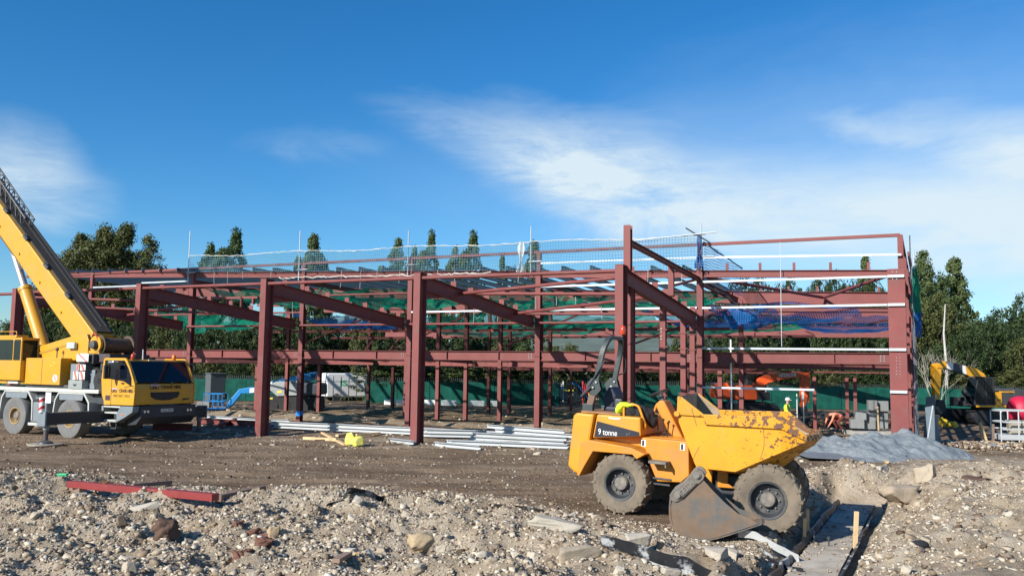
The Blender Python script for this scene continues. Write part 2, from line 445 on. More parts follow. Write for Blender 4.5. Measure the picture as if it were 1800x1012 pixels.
def netmat(name, c, cell, fill, thick, coords='UV', trans=.35):
    """woven net: real openings cut by a grid in the sheet's own coordinates"""
    m = bpy.data.materials.new(name); m.use_nodes = True
    nt = m.node_tree; N = nt.nodes; L = nt.links; b = N['Principled BSDF']
    b.inputs['Roughness'].default_value = .7; b.inputs['Specular IOR Level'].default_value = .2
    tc = N.new('ShaderNodeTexCoord')
    nz = N.new('ShaderNodeTexNoise'); nz.inputs['Scale'].default_value = 1.4; nz.inputs['Detail'].default_value = 6
    L.new(tc.outputs[coords], nz.inputs['Vector'])
    hv = N.new('ShaderNodeHueSaturation'); hv.inputs['Color'].default_value = c + (1,)
    mr = N.new('ShaderNodeMapRange'); L.new(nz.outputs[0], mr.inputs[0]); mr.inputs[1].default_value = .3; mr.inputs[2].default_value = .7; mr.inputs[3].default_value = .75; mr.inputs[4].default_value = 1.3
    L.new(mr.outputs[0], hv.inputs['Value']); L.new(hv.outputs[0], b.inputs['Base Color'])
    tl = N.new('ShaderNodeBsdfTranslucent'); L.new(hv.outputs[0], tl.inputs[0])
    m1 = N.new('ShaderNodeMixShader'); m1.inputs[0].default_value = trans
    L.new(b.outputs[0], m1.inputs[1]); L.new(tl.outputs[0], m1.inputs[2])
    sp = N.new('ShaderNodeSeparateXYZ'); L.new(tc.outputs[coords], sp.inputs[0])
    lines = []
    for k in (0, 1):
        d = N.new('ShaderNodeMath'); d.operation = 'DIVIDE'; L.new(sp.outputs[k], d.inputs[0]); d.inputs[1].default_value = cell
        fr = N.new('ShaderNodeMath'); fr.operation = 'FRACT'; L.new(d.outputs[0], fr.inputs[0])
        lt = N.new('ShaderNodeMath'); lt.operation = 'LESS_THAN'; L.new(fr.outputs[0], lt.inputs[0]); lt.inputs[1].default_value = thick
        lines.append(lt.outputs[0])
    mxm = N.new('ShaderNodeMath'); mxm.operation = 'MAXIMUM'; L.new(lines[0], mxm.inputs[0]); L.new(lines[1], mxm.inputs[1])
    mx2 = N.new('ShaderNodeMath'); mx2.operation = 'MAXIMUM'; L.new(mxm.outputs[0], mx2.inputs[0])
    r2 = N.new('ShaderNodeMapRange'); L.new(nz.outputs[0], r2.inputs[0]); r2.inputs[1].default_value = .35; r2.inputs[2].default_value = .65
    r2.inputs[3].default_value = max(0, fill - .2); r2.inputs[4].default_value = min(1, fill + .2)
    L.new(r2.outputs[0], mx2.inputs[1])
    tr = N.new('ShaderNodeBsdfTransparent'); mx = N.new('ShaderNodeMixShader')
    L.new(mx2.outputs[0], mx.inputs[0]); L.new(tr.outputs[0], mx.inputs[1]); L.new(m1.outputs[0], mx.inputs[2])
    L.new(mx.outputs[0], N['Material Output'].inputs[0])
    return m
NET_G = netmat('green_debris_net', (.010, .40, .235), .10, .42, .28)
NET_B = netmat('blue_safety_net', (.010, .14, .42), .10, .30, .28)
NET_EDGE = netmat('fine_edge_net', (.10, .24, .30), .13, .0, .10)
NET_EDGE_B = netmat('fine_blue_edge_net', (.04, .18, .42), .13, .04, .14)
MESH_FENCE = netmat('green_fence_mesh', (.010, .115, .085), .05, .86, .4, trans=.3)

# ------------------------------------------------------------------ terrain
UX, UY = math.cos(YAW), -math.sin(YAW)          # along the steel frame's long side (to the right)
WX, WY = math.sin(YAW), math.cos(YAW)           # into its depth
OX, OY = -3.36, 29.83                           # foot of the third front column
def wld(u, w, z=0.0): return Vector((OX + UX * u + WX * w, OY + UY * u + WY * w, z))
SA, SB = Vector((4.05, 12.3)), Vector((7.75, 19.8))   # centre line of the concrete strip
SD = (SB - SA).normalized(); SN = Vector((SD.y, -SD.x))
def strip_coords(x, y):
    return (x - SA.x) * SD.x + (y - SA.y) * SD.y, (x - SA.x) * SN.x + (y - SA.y) * SN.y
def pale_zone(x, y):
    """1 = pale crushed rubble, 0 = brown compacted earth"""
    edge = np.interp(x, [-14, -9, -5, -1.5, 1, 2.2, 4.5, 6, 8, 11, 16], [20.3, 19.6, 18.9, 17.9, 16.6, 15.3, 15.2, 20.5, 23.2, 24.5, 25])
    edge = edge + 1.6 * fbm(x * .45, y * .6, 4, 5)
    return sstep(edge - y, -1.5, 1.5)
def zg(x, y):
    x = np.asarray(x, float); y = np.asarray(y, float)
    r = pale_zone(x, y)
    near = sstep(90 - y, 0, 40)
    h = .05 * fbm(x * .12, y * .12, 3, 2) * near
    h = h + near * .11 * fbm(x * .30, y * 1.5, 4, 21) * (1 - r)            # long tracks pressed into the earth
    h = h + near * .035 * fbm(x * 2.5, y * 3, 4, 31)
    h = h + r * (.10 + .34 * fbm(x * .6, y * .8, 3, 8) + .20 * fbm(x * 2.1, y * 2.1, 3, 13) + .07 * fbm(x * 7, y * 7, 3, 17))
    t, d = strip_coords(x, y)
    bank = sstep(d, .45, 2.2) * sstep(24.5 - y, 0, 5.5) * sstep(y, 4, 9)
    h = h + bank * (.42 + .22 * fbm(x * .45, y * .45, 3, 40))
    hump = np.exp(-(((x - 7.6) / 1.3) ** 2 + ((y - 21.2) / .9) ** 2)); h = h + .28 * hump
    # the dumper stands in a shallow cut
    dip = np.exp(-(((x - 4.6) / 1.7) ** 2 + ((y - 15.4) / 1.3) ** 2)); h = h * (1 - .8 * dip) - .11 * dip
    dip2 = np.exp(-(((x - 2.2) / 1.0) ** 2 + ((y - 16.7) / 1.1) ** 2)); h = h * (1 - .85 * dip2)
    dip3 = np.exp(-(((x - 3.3) / .75) ** 2 + ((y - 14.2) / .6) ** 2)); h = h * (1 - .9 * dip3) - .10 * dip3
    tr = sstep(.85 - np.abs(d), 0, .36) * sstep(t, -9, -7.5) * sstep(9.6 - t, 0, 1.2)
    h = h * (1 - tr) - .36 * tr
    # levelled platform under the steel frame, cut a little lower, with a low bank on this side
    u = (x - OX) * UX + (y - OY) * UY; w = (x - OX) * WX + (y - OY) * WY
    plat = sstep(w, 5.5, 8.8) * sstep(70 - y, 0, 8)
    h = h - .19 * plat
    tr2 = np.exp(-((w - 11.6) / .55) ** 2) * sstep(16 - u, 0, 1); h = h - .20 * tr2
    h = h + .16 * np.exp(-((w - 12.9) / .6) ** 2) * (1 + 1.2 * fbm(u * .8, w * .8, 2, 77)) * sstep(16 - u, 0, 1)
    h = h + plat * .16 * fbm(x * .5, y * .5, 4, 51)
    h = h - .35 * sstep(y, 55, 74)
    return h
def zg1(x, y): return float(zg(np.array([x]), np.array([y]))[0])
def gp(px, py, z=0.0):
    """the ground point seen at a pixel of the photograph"""
    d = cam_ray(px, py)
    for _ in range(6):
        t = (z - EYE) / d.z; p = Vector((d.x * t, d.y * t, z)); z = zg1(p.x, p.y)
    p.z = z
    return p
def cam_ray(px, py):
    a, b = px - 900, py - 506
    xu = a * math.cos(ROLL) + b * math.sin(ROLL); yu = -a * math.sin(ROLL) + b * math.cos(ROLL)
    c, s = math.cos(PITCH), math.sin(PITCH)
    return Vector((xu / F_PX, c + yu / F_PX * s, s - yu / F_PX * c))
def atY(px, py, Y):
    d = cam_ray(px, py); return Vector((d.x * Y / d.y, Y, EYE + d.z * Y / d.y))
def grid_axis(segs):
    out = [segs[0][0]]
    for a, b, st in segs:
        n = max(1, int(round((b - a) / st))); out += [a + (b - a) * (i + 1) / n for i in range(n)]
    return np.array(out)
def build_ground():
    xs = grid_axis([(-4000, -600, 500), (-600, -100, 60), (-100, -40, 6), (-40, -12, .4), (-12, 13, .065), (13, 40, .3), (40, 100, 6), (100, 600, 60), (600, 4000, 500)])
    ys = grid_axis([(-400, -20, 60), (-20, 4, 3), (4, 9.5, .4), (9.5, 21, .065), (21, 34, .15), (34, 60, .35), (60, 110, 2), (110, 600, 50), (600, 4600, 500)])
    X, Y = np.meshgrid(xs, ys); Z = zg(X, Y)
    nx, ny = len(xs), len(ys)
    i = np.arange(nx * ny).reshape(ny, nx)
    F = np.stack([i[:-1, :-1], i[:-1, 1:], i[1:, 1:], i[1:, :-1]], -1).reshape(-1, 4)
    me = np_mesh('ground', np.stack([X, Y, Z], -1).reshape(-1, 3), F, 4, True)
    at = me.attributes.new('pale', 'FLOAT', 'POINT')
    r = pale_zone(X, Y); t, d = strip_coords(X, Y)
    p = np.clip(r * .9 + .35 * fbm(X * .7, Y * .7, 3, 61) * r, 0, 1)
    u = (X - OX) * UX + (Y - OY) * UY; w = (X - OX) * WX + (Y - OY) * WY
    p = np.clip(p + .5 * np.exp(-((w - 12.5) / 1.0) ** 2) * (Y < 60) + .45 * sstep(w, -3.2, -1) * sstep(9 - w, 0, 3) * (.6 + fbm(X * .5, Y * .9, 3, 3)), 0, 1)
    p = p + .35 * sstep(X, 9, 13) * (Y < 30) * (Y > 24.5)
    at.data.foreach_set('value', np.clip(p, 0, 1).astype(np.float32).ravel())
    m = bpy.data.materials.new('site_earth'); m.use_nodes = True
    nt = m.node_tree; N = nt.nodes; L = nt.links; b = N['Principled BSDF']; b.inputs['Roughness'].default_value = .95; b.inputs['Specular IOR Level'].default_value = .15
    tc = N.new('ShaderNodeTexCoord'); A = N.new('ShaderNodeAttribute'); A.attribute_name = 'pale'
    def noise(s, d=6, r=.62, dist=0):
        n = N.new('ShaderNodeTexNoise'); L.new(tc.outputs['Object'], n.inputs['Vector'])
        n.inputs['Scale'].default_value = s; n.inputs['Detail'].default_value = d; n.inputs['Roughness'].default_value = r; n.inputs['Distortion'].default_value = dist
        return n.outputs[0]
    def ramp(x, pts):
        n = N.new('ShaderNodeValToRGB'); L.new(x, n.inputs[0]); e = n.color_ramp.elements
        e[0].position = pts[0][0]; e[0].color = pts[0][1] + (1,); e[1].position = pts[-1][0]; e[1].color = pts[-1][1] + (1,)
        for q, c in pts[1:-1]:
            k = e.new(q); k.color = c + (1,)
        return n.outputs[0]
    mp_ = N.new('ShaderNodeMapping'); L.new(tc.outputs['Object'], mp_.inputs[0]); mp_.inputs['Scale'].default_value = (.35, 1.5, 1); mp_.inputs['Rotation'].default_value = (0, 0, -.05)
    n_ = N.new('ShaderNodeTexNoise'); L.new(mp_.outputs[0], n_.inputs['Vector']); n_.inputs['Scale'].default_value = .8; n_.inputs['Detail'].default_value = 10; n_.inputs['Roughness'].default_value = .72; n_.inputs['Distortion'].default_value = .5
    brown = ramp(n_.outputs[0], [(.28, (.085, .053, .032)), (.43, (.155, .105, .066)), (.57, (.235, .168, .110)), (.72, (.35, .265, .18))])
    pale = ramp(noise(1.4, 9, .7, .3), [(.28, (.21, .155, .104)), (.43, (.335, .265, .185)), (.58, (.44, .365, .27)), (.75, (.53, .46, .355))])
    def mx(f, a, c):
        n = N.new('ShaderNodeMix'); n.data_type = 'RGBA'; L.new(f, n.inputs['Factor']); L.new(a, n.inputs['A']); L.new(c, n.inputs['B']); return n.outputs['Result']
    def m2(op, a, c, cl=False):
        n = N.new('ShaderNodeMath'); n.operation = op; n.use_clamp = cl
        for i, v in enumerate((a, c)):
            if isinstance(v, (int, float)): n.inputs[i].default_value = v
            else: L.new(v, n.inputs[i])
        return n.outputs[0]
    f = m2('MULTIPLY', m2('SUBTRACT', m2('ADD', A.outputs['Fac'], m2('MULTIPLY', noise(3.2, 8, .7), .9)), .72), 2.2, True)
    base = mx(f, brown, pale)
    # scattered crumbs of pale stone too small to be pieces
    v = N.new('ShaderNodeTexVoronoi'); v.inputs['Scale'].default_value = 16; L.new(tc.outputs['Object'], v.inputs['Vector'])
    crumb = m2('MULTIPLY', m2('LESS_THAN', v.outputs['Distance'], .26), m2('GREATER_THAN', m2('ADD', noise(2.1, 5), m2('MULTIPLY', A.outputs['Fac'], .16)), .52))
    cc = N.new('ShaderNodeRGB'); cc.outputs[0].default_value = (.42, .37, .29, 1)
    base = mx(m2('MULTIPLY', crumb, .75), base, cc.outputs[0])
    L.new(base, b.inputs['Base Color'])
    bp = N.new('ShaderNodeBump'); bp.inputs['Strength'].default_value = 1.0; bp.inputs['Distance'].default_value = .07
    hgt = m2('ADD', m2('MULTIPLY', noise(9, 9, .72), 1.0), m2('MULTIPLY', crumb, .25))
    L.new(hgt, bp.inputs['Height']); L.new(bp.outputs[0], b.inputs['Normal'])
    g = obj('ground', me, m); g['kind'] = 'structure'
build_ground()

# ------------------------------------------------------------------ stones
def rock_arrays(n=14, seed=0):
    """angular broken stones: the hull of a skewed block with knocked-off corners"""
    rr = np.random.default_rng(seed); out = []
    for k in range(n):
        P = np.array([[x, y, z] for x in (-1, 1) for y in (-1, 1) for z in (-1, 1)], float)
        P *= np.array([.78, rr.uniform(.45, .75), rr.uniform(.35, .62)]) * rr.uniform(.5, 1.15, (8, 3))
        P[:, 0] += rr.uniform(-.4, .4) * P[:, 1]; P[:, 2] += rr.uniform(-.35, .35) * P[:, 0]
        if rr.random() < .5: P = np.concatenate([P, rr.uniform(-.5, .5, (1, 3)) + [0, 0, .3]])
        bm = bmesh.new(); vs = [bm.verts.new(p) for p in P]
        bmesh.ops.convex_hull(bm, input=vs)
        bmesh.ops.delete(bm, geom=[v for v in bm.verts if not v.link_faces], context='VERTS')
        bmesh.ops.triangulate(bm, faces=bm.faces); bmesh.ops.recalc_face_normals(bm, faces=bm.faces); bm.verts.index_update()
        out.append((np.array([v.co[:] for v in bm.verts]), np.array([[v.index for v in f.verts] for f in bm.faces]))); bm.free()
    return out
def boulder_mesh(seed, cuts=5, rough=.07):
    """a broken block: a skewed cube with its corners knocked off and rough faces"""
    rr = np.random.default_rng(seed); bm = bmesh.new(); bmesh.ops.create_cube(bm, size=2.0)
    bmesh.ops.subdivide_edges(bm, edges=bm.edges[:], cuts=7, use_grid_fill=True); bmesh.ops.triangulate(bm, faces=bm.faces)
    bm.verts.index_update()
    V = np.array([v.co[:] for v in bm.verts]); F = np.array([[v.index for v in f.verts] for f in bm.faces]); bm.free()
    C = rr.uniform(.55, 1.0, (2, 2, 2, 3)); t = (V + 1) / 2; W = np.zeros_like(V)
    for i in (0, 1):
        for j in (0, 1):
            for k in (0, 1):
                w = (t[:, 0] if i else 1 - t[:, 0]) * (t[:, 1] if j else 1 - t[:, 1]) * (t[:, 2] if k else 1 - t[:, 2])
                W += w[:, None] * C[i, j, k] * np.array([2 * i - 1, 2 * j - 1, 2 * k - 1])
    V = W
    for i in range(cuts):
        n = rr.normal(size=3); n /= np.linalg.norm(n); d = rr.uniform(.55, .85); k = V @ n - d; V = V - np.where(k > 0, k, 0)[:, None] * n
    q = fbm(V[:, 0] * 2.3 + seed, V[:, 1] * 2.3 + V[:, 2] * 3.1, 4, seed); q2 = fbm(V[:, 2] * 6.3 + seed, V[:, 1] * 7.3 - V[:, 0] * 6, 3, seed + 3)
    V = V * (1 + rough * 2.2 * q + rough * 1.3 * q2)[:, None]
    V /= np.abs(V).max(0).mean(); return V, F
ROCKS = rock_arrays(24, 3)
def stonemat(name, ramp_pts):
    m = bpy.data.materials.new(name); m.use_nodes = True
    nt = m.node_tree; N = nt.nodes; L = nt.links; b = N['Principled BSDF']; b.inputs['Roughness'].default_value = .92; b.inputs['Specular IOR Level'].default_value = .2
    g = N.new('ShaderNodeNewGeometry'); oi = N.new('ShaderNodeObjectInfo'); tc = N.new('ShaderNodeTexCoord')
    ad = N.new('ShaderNodeMath'); ad.operation = 'ADD'; L.new(g.outputs['Random Per Island'], ad.inputs[0]); L.new(oi.outputs['Random'], ad.inputs[1])
    fr = N.new('ShaderNodeMath'); fr.operation = 'FRACT'; L.new(ad.outputs[0], fr.inputs[0])
    r = N.new('ShaderNodeValToRGB'); L.new(fr.outputs[0], r.inputs[0]); e = r.color_ramp.elements
    e[0].position = ramp_pts[0][0]; e[0].color = ramp_pts[0][1] + (1,); e[1].position = ramp_pts[-1][0]; e[1].color = ramp_pts[-1][1] + (1,)
    for q, c in ramp_pts[1:-1]:
        k = e.new(q); k.color = c + (1,)
    n = N.new('ShaderNodeTexNoise'); n.inputs['Scale'].default_value = 14; n.inputs['Detail'].default_value = 6; L.new(tc.outputs['Object'], n.inputs['Vector'])
    mr = N.new('ShaderNodeMapRange'); L.new(n.outputs[0], mr.inputs[0]); mr.inputs[1].default_value = .25; mr.inputs[2].default_value = .75; mr.inputs[3].default_value = .7; mr.inputs[4].default_value = 1.25
    hv = N.new('ShaderNodeHueSaturation'); L.new(r.outputs[0], hv.inputs['Color']); L.new(mr.outputs[0], hv.inputs['Value'])
    L.new(hv.outputs[0], b.inputs['Base Color'])
    bp = N.new('ShaderNodeBump'); bp.inputs['Strength'].default_value = .5; bp.inputs['Distance'].default_value = .02; L.new(n.outputs[0], bp.inputs['Height']); L.new(bp.outputs[0], b.inputs['Normal'])
    return m
STONE = stonemat('pale_stone', [(0, (.17, .125, .084)), (.22, (.31, .243, .17)), (.55, (.45, .38, .285)), (.85, (.58, .52, .42)), (1, (.36, .28, .19))])
CLOD = stonemat('earth_clods', [(0, (.095, .062, .040)), (.5, (.165, .113, .075)), (1, (.28, .21, .145))])
CRUMB = stonemat('rubble_crumbs', [(0, (.18, .13, .086)), (.5, (.35, .28, .20)), (1, (.50, .43, .33))])
def scatter(name, n, pick, r0, r1, power, m, label, cat, sink=.3, seed=1, dz=0.0):
    rr = np.random.default_rng(seed)
    X, Y = pick(rr, n); n = len(X)
    q = rr.uniform(size=n); a = 1 - power
    r = (r0 ** a + q * (r1 ** a - r0 ** a)) ** (1 / a)
    Z = zg(X, Y) - sink * r * .6 + .12 * r + dz
    VV = []; FF = []; off = 0
    kind = rr.integers(0, len(ROCKS), n)
    for k, (V, F) in enumerate(ROCKS):
        s = np.where(kind == k)[0]
        if not len(s): continue
        th = rr.uniform(0, 2 * np.pi, len(s)); ti = rr.normal(0, .35, len(s))
        c, sn = np.cos(th)[:, None], np.sin(th)[:, None]
        vx, vy, vz = V[None, :, 0], V[None, :, 1], V[None, :, 2]
        ct, st = np.cos(ti)[:, None], np.sin(ti)[:, None]
        vy2, vz2 = vy * ct - vz * st, vy * st + vz * ct
        px = (vx * c - vy2 * sn) * r[s, None] + X[s, None]; py = (vx * sn + vy2 * c) * r[s, None] + Y[s, None]; pz = vz2 * r[s, None] + Z[s, None]
        VV.append(np.stack([px, py, pz], -1).reshape(-1, 3))
        FF.append((F[None] + (np.arange(len(s)) * len(V))[:, None, None]).reshape(-1, 3) + off); off += len(s) * len(V)
    o = obj(name, np_mesh(name, np.concatenate(VV), np.concatenate(FF), 3), m)
    o['kind'] = 'stuff'; o['label'] = label; o['category'] = cat
    return o
def clear(x, y):
    t, d = strip_coords(x, y)
    return (np.abs(d) > .62) | (t < -9) | (t > 9)
def pick_rubble(rr, n):
    Y = 9.3 + rr.uniform(size=n) ** .9 * 13; X = rr.uniform(-.68, .68, n) * Y
    t, d = strip_coords(X, Y)
    k = (pale_zone(X, Y) * (1 + 1.3 * fbm(X * .6, Y * .6, 3, 90)) * np.where(d > .6, .42, 1.0) > rr.uniform(.05, .95, n)) & clear(X, Y)
    return X[k], Y[k]
def pick_track(rr, n):
    Y = 10 + rr.uniform(size=n) * 22; X = rr.uniform(-.66, .66, n) * Y
    k = ((.5 + 1.5 * fbm(X * .25, Y * .8, 3, 95)) > rr.uniform(size=n)) & clear(X, Y)
    return X[k], Y[k]
def pick_site(rr, n):
    u = rr.uniform(-30, 16, n); w = rr.uniform(-3, 30, n)
    k = (np.exp(-((w - 12.6) / .9) ** 2) * 1.0 + .55 * np.exp(-((w - 1.5) / 2.2) ** 2) + .16 + .3 * np.exp(-((w - 21) / 2.5) ** 2)) > rr.uniform(size=n)
    return (OX + UX * u + WX * w)[k], (OY + UY * u + WY * w)[k]
scatter('rubble', 52000, pick_rubble, .017, .085, 3.0, STONE, 'loose pale broken stone covering the foreground', 'rubble', seed=4)
scatter('loose_stones', 13000, pick_track, .012, .06, 2.8, STONE, 'small stones strewn over the brown earth track', 'stones', seed=5)
scatter('earth_clods', 9000, pick_track, .02, .09, 2.6, CLOD, 'brown clods of earth pressed into the track', 'earth clods', seed=6)
scatter('site_rubble', 9000, pick_site, .03, .16, 2.6, STONE, 'rubble strewn over the ground under the steel frame', 'rubble', seed=8)
scatter('rubble_crumbs', 60000, pick_rubble, .012, .032, 2.2, CRUMB, 'fine crumbled stone between the larger pieces of the foreground rubble', 'rubble', seed=21)
def pick_strip(rr, n):
    t = rr.uniform(-2, 8.5, n); d = .34 * np.sign(rr.uniform(-1, 1, n)) * rr.uniform(0, 1, n) ** .5
    return SA.x + SD.x * t + SN.x * d, SA.y + SD.y * t + SN.y * d
scatter('strip_crumbs', 420, pick_strip, .008, .045, 2.4, CRUMB, 'crumbs of stone and soil fallen onto the concrete strip', 'crumbs', sink=0, seed=31, dz=.08)
# single stones: the largest of the foreground
SINGLE = []
for k in range(12):
    V, F = boulder_mesh(50 + k, 3 + k % 4, .05 + .03 * (k % 3))
    me = np_mesh('stone', V, F, 3); me.materials.append(STONE); SINGLE.append(me)
def stone(px, py, r, label, cat='stone', name='stone', m=None, sc=(1, 1, 1), rz=None, k=None, group=None, sink=.25):
    p = gp(px, py); me = SINGLE[rnd.randrange(len(SINGLE)) if k is None else k]
    if m is REDCLAY or m is DARKLUMP: V, F = boulder_mesh(int(px), 4, .22); me = np_mesh('stone', V, F, 3); me.materials.append(m)
    elif m is not None: me = me.copy(); me.materials.clear(); me.materials.append(m)
    o = obj(name, me); o.scale = (r * sc[0], r * sc[1], r * sc[2])
    o.location = (p.x, p.y, p.z + r * sc[2] * (.55 - sink)); o.rotation_euler = (rnd.uniform(-.2, .2), rnd.uniform(-.2, .2), rnd.uniform(0, 6.28) if rz is None else rz)
    return tag(o, label, cat, group)
TAN = stonemat('tan_sandstone', [(0, (.42, .315, .19)), (1, (.45, .34, .21))])
DARKLUMP = stonemat('dark_brown_lump', [(0, (.10, .065, .048)), (1, (.12, .075, .055))])
REDCLAY = stonemat('red_brown_clay', [(0, (.14, .07, .05)), (.5, (.17, .085, .06)), (1, (.20, .10, .075))])
BANKST = stonemat('bank_stone', [(0, (.36, .285, .20)), (1, (.40, .32, .23))])
WHITEST = stonemat('white_limestone', [(0, (.44, .395, .32)), (1, (.48, .43, .355))])
TANV, TANF = boulder_mesh(7, 16, .06); SINGLE[2] = np_mesh('stone', TANV, TANF, 3); SINGLE[2].materials.append(STONE)
stone(741, 966, .165, 'rounded tan sandstone boulder casting a shadow on the rubble, left of the bucket', 'boulder', 'boulder', TAN, (1.05, 1, .95), 1.9, 2, sink=-.25)
stone(294, 945, .20, 'large dark brown lump of rock below the red beam on the rubble', 'boulder', 'boulder', DARKLUMP, (1, .9, .9), 1.2, 5, sink=-.1)
stone(256, 893, .26, 'long white slab of stone leaning in front of the red beam', 'stone', 'stone_slab', WHITEST, (1.0, .36, .36), .25, 3, sink=-.45)
stone(137, 875, .16, 'white angular stone near the left end of the red beam', 'stone', 'stone', WHITEST, (1, .8, .8), .9, 7)
stone(316, 889, .11, 'round white cobble under the right half of the red beam', 'stone', 'stone', WHITEST, (1, 1, .9), .3, 8)
stone(327, 901, .13, 'pale flat stone just below the round white cobble', 'stone', 'stone', WHITEST, (1, .8, .7), 2.0, 9)
for i, (x, y, r) in enumerate([(425, 957, .15), (447, 941, .11), (462, 955, .15), (418, 935, .10), (440, 969, .09), (405, 943, .12), (470, 940, .10)]):
    stone(x, y, r, 'crumbling red-brown clay clod in the cluster at the bottom left of centre', 'clay clod', 'clay_clod', REDCLAY, (1, .9, .8), group='red-brown clay clods')
stone(480, 945, .13, 'brown-sided upright stone at the edge of the red-brown clay clods', 'stone', 'stone', TAN, (.7, .6, 1.1), .5, 4)
stone(975, 950, .36, 'broad flat pale slab half buried in rubble left of the bucket', 'stone', 'stone_slab', WHITEST, (1.1, .5, .3), -.2, 1)
stone(1015, 985, .30, 'flat grey stone slab lying above the left end of the membrane strip', 'stone', 'stone_slab', None, (1, .5, .35), .35, 6)
stone(1042, 990, .12, 'upright pale stone beside the left end of the membrane strip', 'stone', 'stone', WHITEST, (.8, .8, 1.0), .2, 10)
stone(849, 990, .17, 'grey blocky stone in the bottom rubble, straight below the tallest column', 'stone', 'stone', None, (1, .9, .8), .2, 11)
stone(1494, 868, .27, 'block-shaped pale stone on the track right of the dumper', 'stone', 'stone', WHITEST, (1, .8, .85), .6, 0)
stone(1575, 866, .40, 'largest pale brown boulder at the crest of the right bank', 'boulder', 'boulder', BANKST, (1.05, .8, .6), .3, 7)
stone(1548, 870, .22, 'white wedge of rock left of the largest boulder on the right bank', 'stone', 'stone', WHITEST, (1.1, .6, .7), .7, 1)
stone(1628, 848, .24, 'grey pointed rock on the crest of the right bank', 'stone', 'stone', None, (.7, .8, 1.2), .7, 5)
stone(1712, 852, .25, 'brown rock on the upper right bank near the picture edge', 'stone', 'stone', DARKLUMP, (1.1, .8, .6), .1, 9)
def broken_brick(px, py, s, rz, label):
    p = gp(px, py); V, F = boulder_mesh(int(px * 3), 2, .035); V = V * np.array([.17, .11, .09]) * s; me = np_mesh('broken_block', V, F, 3); o = obj('broken_block', me, WHITEBLK); o.location = (p.x, p.y, p.z + .05); o.rotation_euler = (rnd.uniform(-.3, .3), rnd.uniform(-.35, .35), rz)
    tag(o, label, 'concrete block', 'broken blocks near the strip footing')
WHITEBLK = mat('broken_white_block', (.42, .365, .29), .9, var=.12, vs=8, dirt=(.36, .31, .24), damt=.3, ds=6, bump=.4, bs=30, objrand=.1)
for i, (x, y, s, rz, lb) in enumerate([(1239, 975, 1.15, -.5, 'pale broken block lying at an angle below the bucket'), (1180, 990, .8, .3, 'small broken pale block just above the membrane strip'),
      (1120, 973, 1.1, .2, 'pale broken block with a dark shaded end left of the bucket'), (1262, 1000, 1.0, .9, 'broken block at the bottom of the rubble left of the strip footing'), (1287, 978, .8, 1.3, 'half block in the rubble between bucket and timber stakes')]):
    broken_brick(x, y, s, rz, lb)
k_ = 0
while k_ < 150:
    y = rnd.uniform(9.9, 19.5); x = rnd.uniform(-.62, .62) * y
    if pale_zone(np.array([x]), np.array([y]))[0] < .5 or not clear(np.array([x]), np.array([y]))[0]: continue
    if abs(x - 4.3) < 1.6 and 13.4 < y < 17.5: continue
    t_, d_ = strip_coords(x, y)
    if d_ > 0 and rnd.random() < .35: continue
    r = .055 + .06 * rnd.random() ** 2; k_ += 1
    o = obj('stone', SINGLE[rnd.randrange(12)]); o.scale = (r, r * rnd.uniform(.7, 1), r * rnd.uniform(.65, .95)); o.location = (x, y, zg1(x, y) + r * .15)
    o.rotation_euler = (rnd.uniform(-.4, .4), rnd.uniform(-.4, .4), rnd.uniform(0, 6.28))
    tag(o, 'pale angular broken stone lying in the foreground rubble', 'stone', 'broken stones in the foreground rubble')

# ------------------------------------------------------------------ steel frame of the new building
FR = thing('unfinished_building', 'long two storey red oxide steel frame of an unfinished building', 'building frame', (OX, OY, 0), -YAW)
def member(name, p0, p1, h, w, m=STEEL, kind='i', up=(0, 0, 1), lab=None, tw=.012, tf=.018):
    b = MB()
    if kind == 'i': b.ibeam(p0, p1, h, w, tw, tf, up)
    elif kind == 'z': b.zed(p0, p1, h, w, .006, up)
    elif kind == 't': b.tube(p0, p1, h / 2, 10)
    else: b.bar(p0, p1, w, h, up)
    o = b.build(name, m, FR, smooth=(kind == 't'))
    if lab: o['label'] = lab
    return o
def plate_on(par, c, d, m=STEEL, name='end_plate'):
    b = MB(); b.box(c, d); return b.build(name, m, par)
def bolts(par, pts, r=.02):
    b = MB()
    for p in pts: b.tube(Vector(p), Vector(p) + Vector((0, -.02, 0)), r, 6)
    o = b.build('bolt_group', SILVER, par); o['kind'] = 'stuff'; return o
FU = [-20.75, -13.1, -6.6, .12, 7.35]          # front row
IU = [-28.2, -20.3, -12.75, -6.35, .3, 7.5]    # second row, below the parapet
IW = 10.0
GZ = -.2
# front columns of the low bay: flanges face the camera
for u in FU:
    c = member('column', (u, .22, -.15), (u, .22, 5.82), .46, .26, up=(0, 1, 0))
    plate_on(c, (u, .22, -.13), (.36, .56, .03), name='base_plate')
    plate_on(c, (u, .22, 5.835), (.27, .47, .02), name='cap_plate')
# rafters falling towards the second row, with purlin cleats standing on them
def rz(w): return 5.55 - .09 * w
for k, u in enumerate(FU):
    r = member('rafter', (u, .46, rz(.46)), (u, IW - .16, rz(IW)), .50, .22)
    for j in range(7):
        w = 1.2 + j * 1.35
        plate_on(r, (u, w, rz(w) + .34), (.22, .02, .24), name='purlin_cleat')
    # haunch under the front end
    b = MB(); b.prism([(.47, rz(.47) - .25), (1.9, rz(1.9) - .25), (.47, rz(.47) - .55)], u - .006, u + .006, 'x')
    b.build('haunch', STEEL, r)
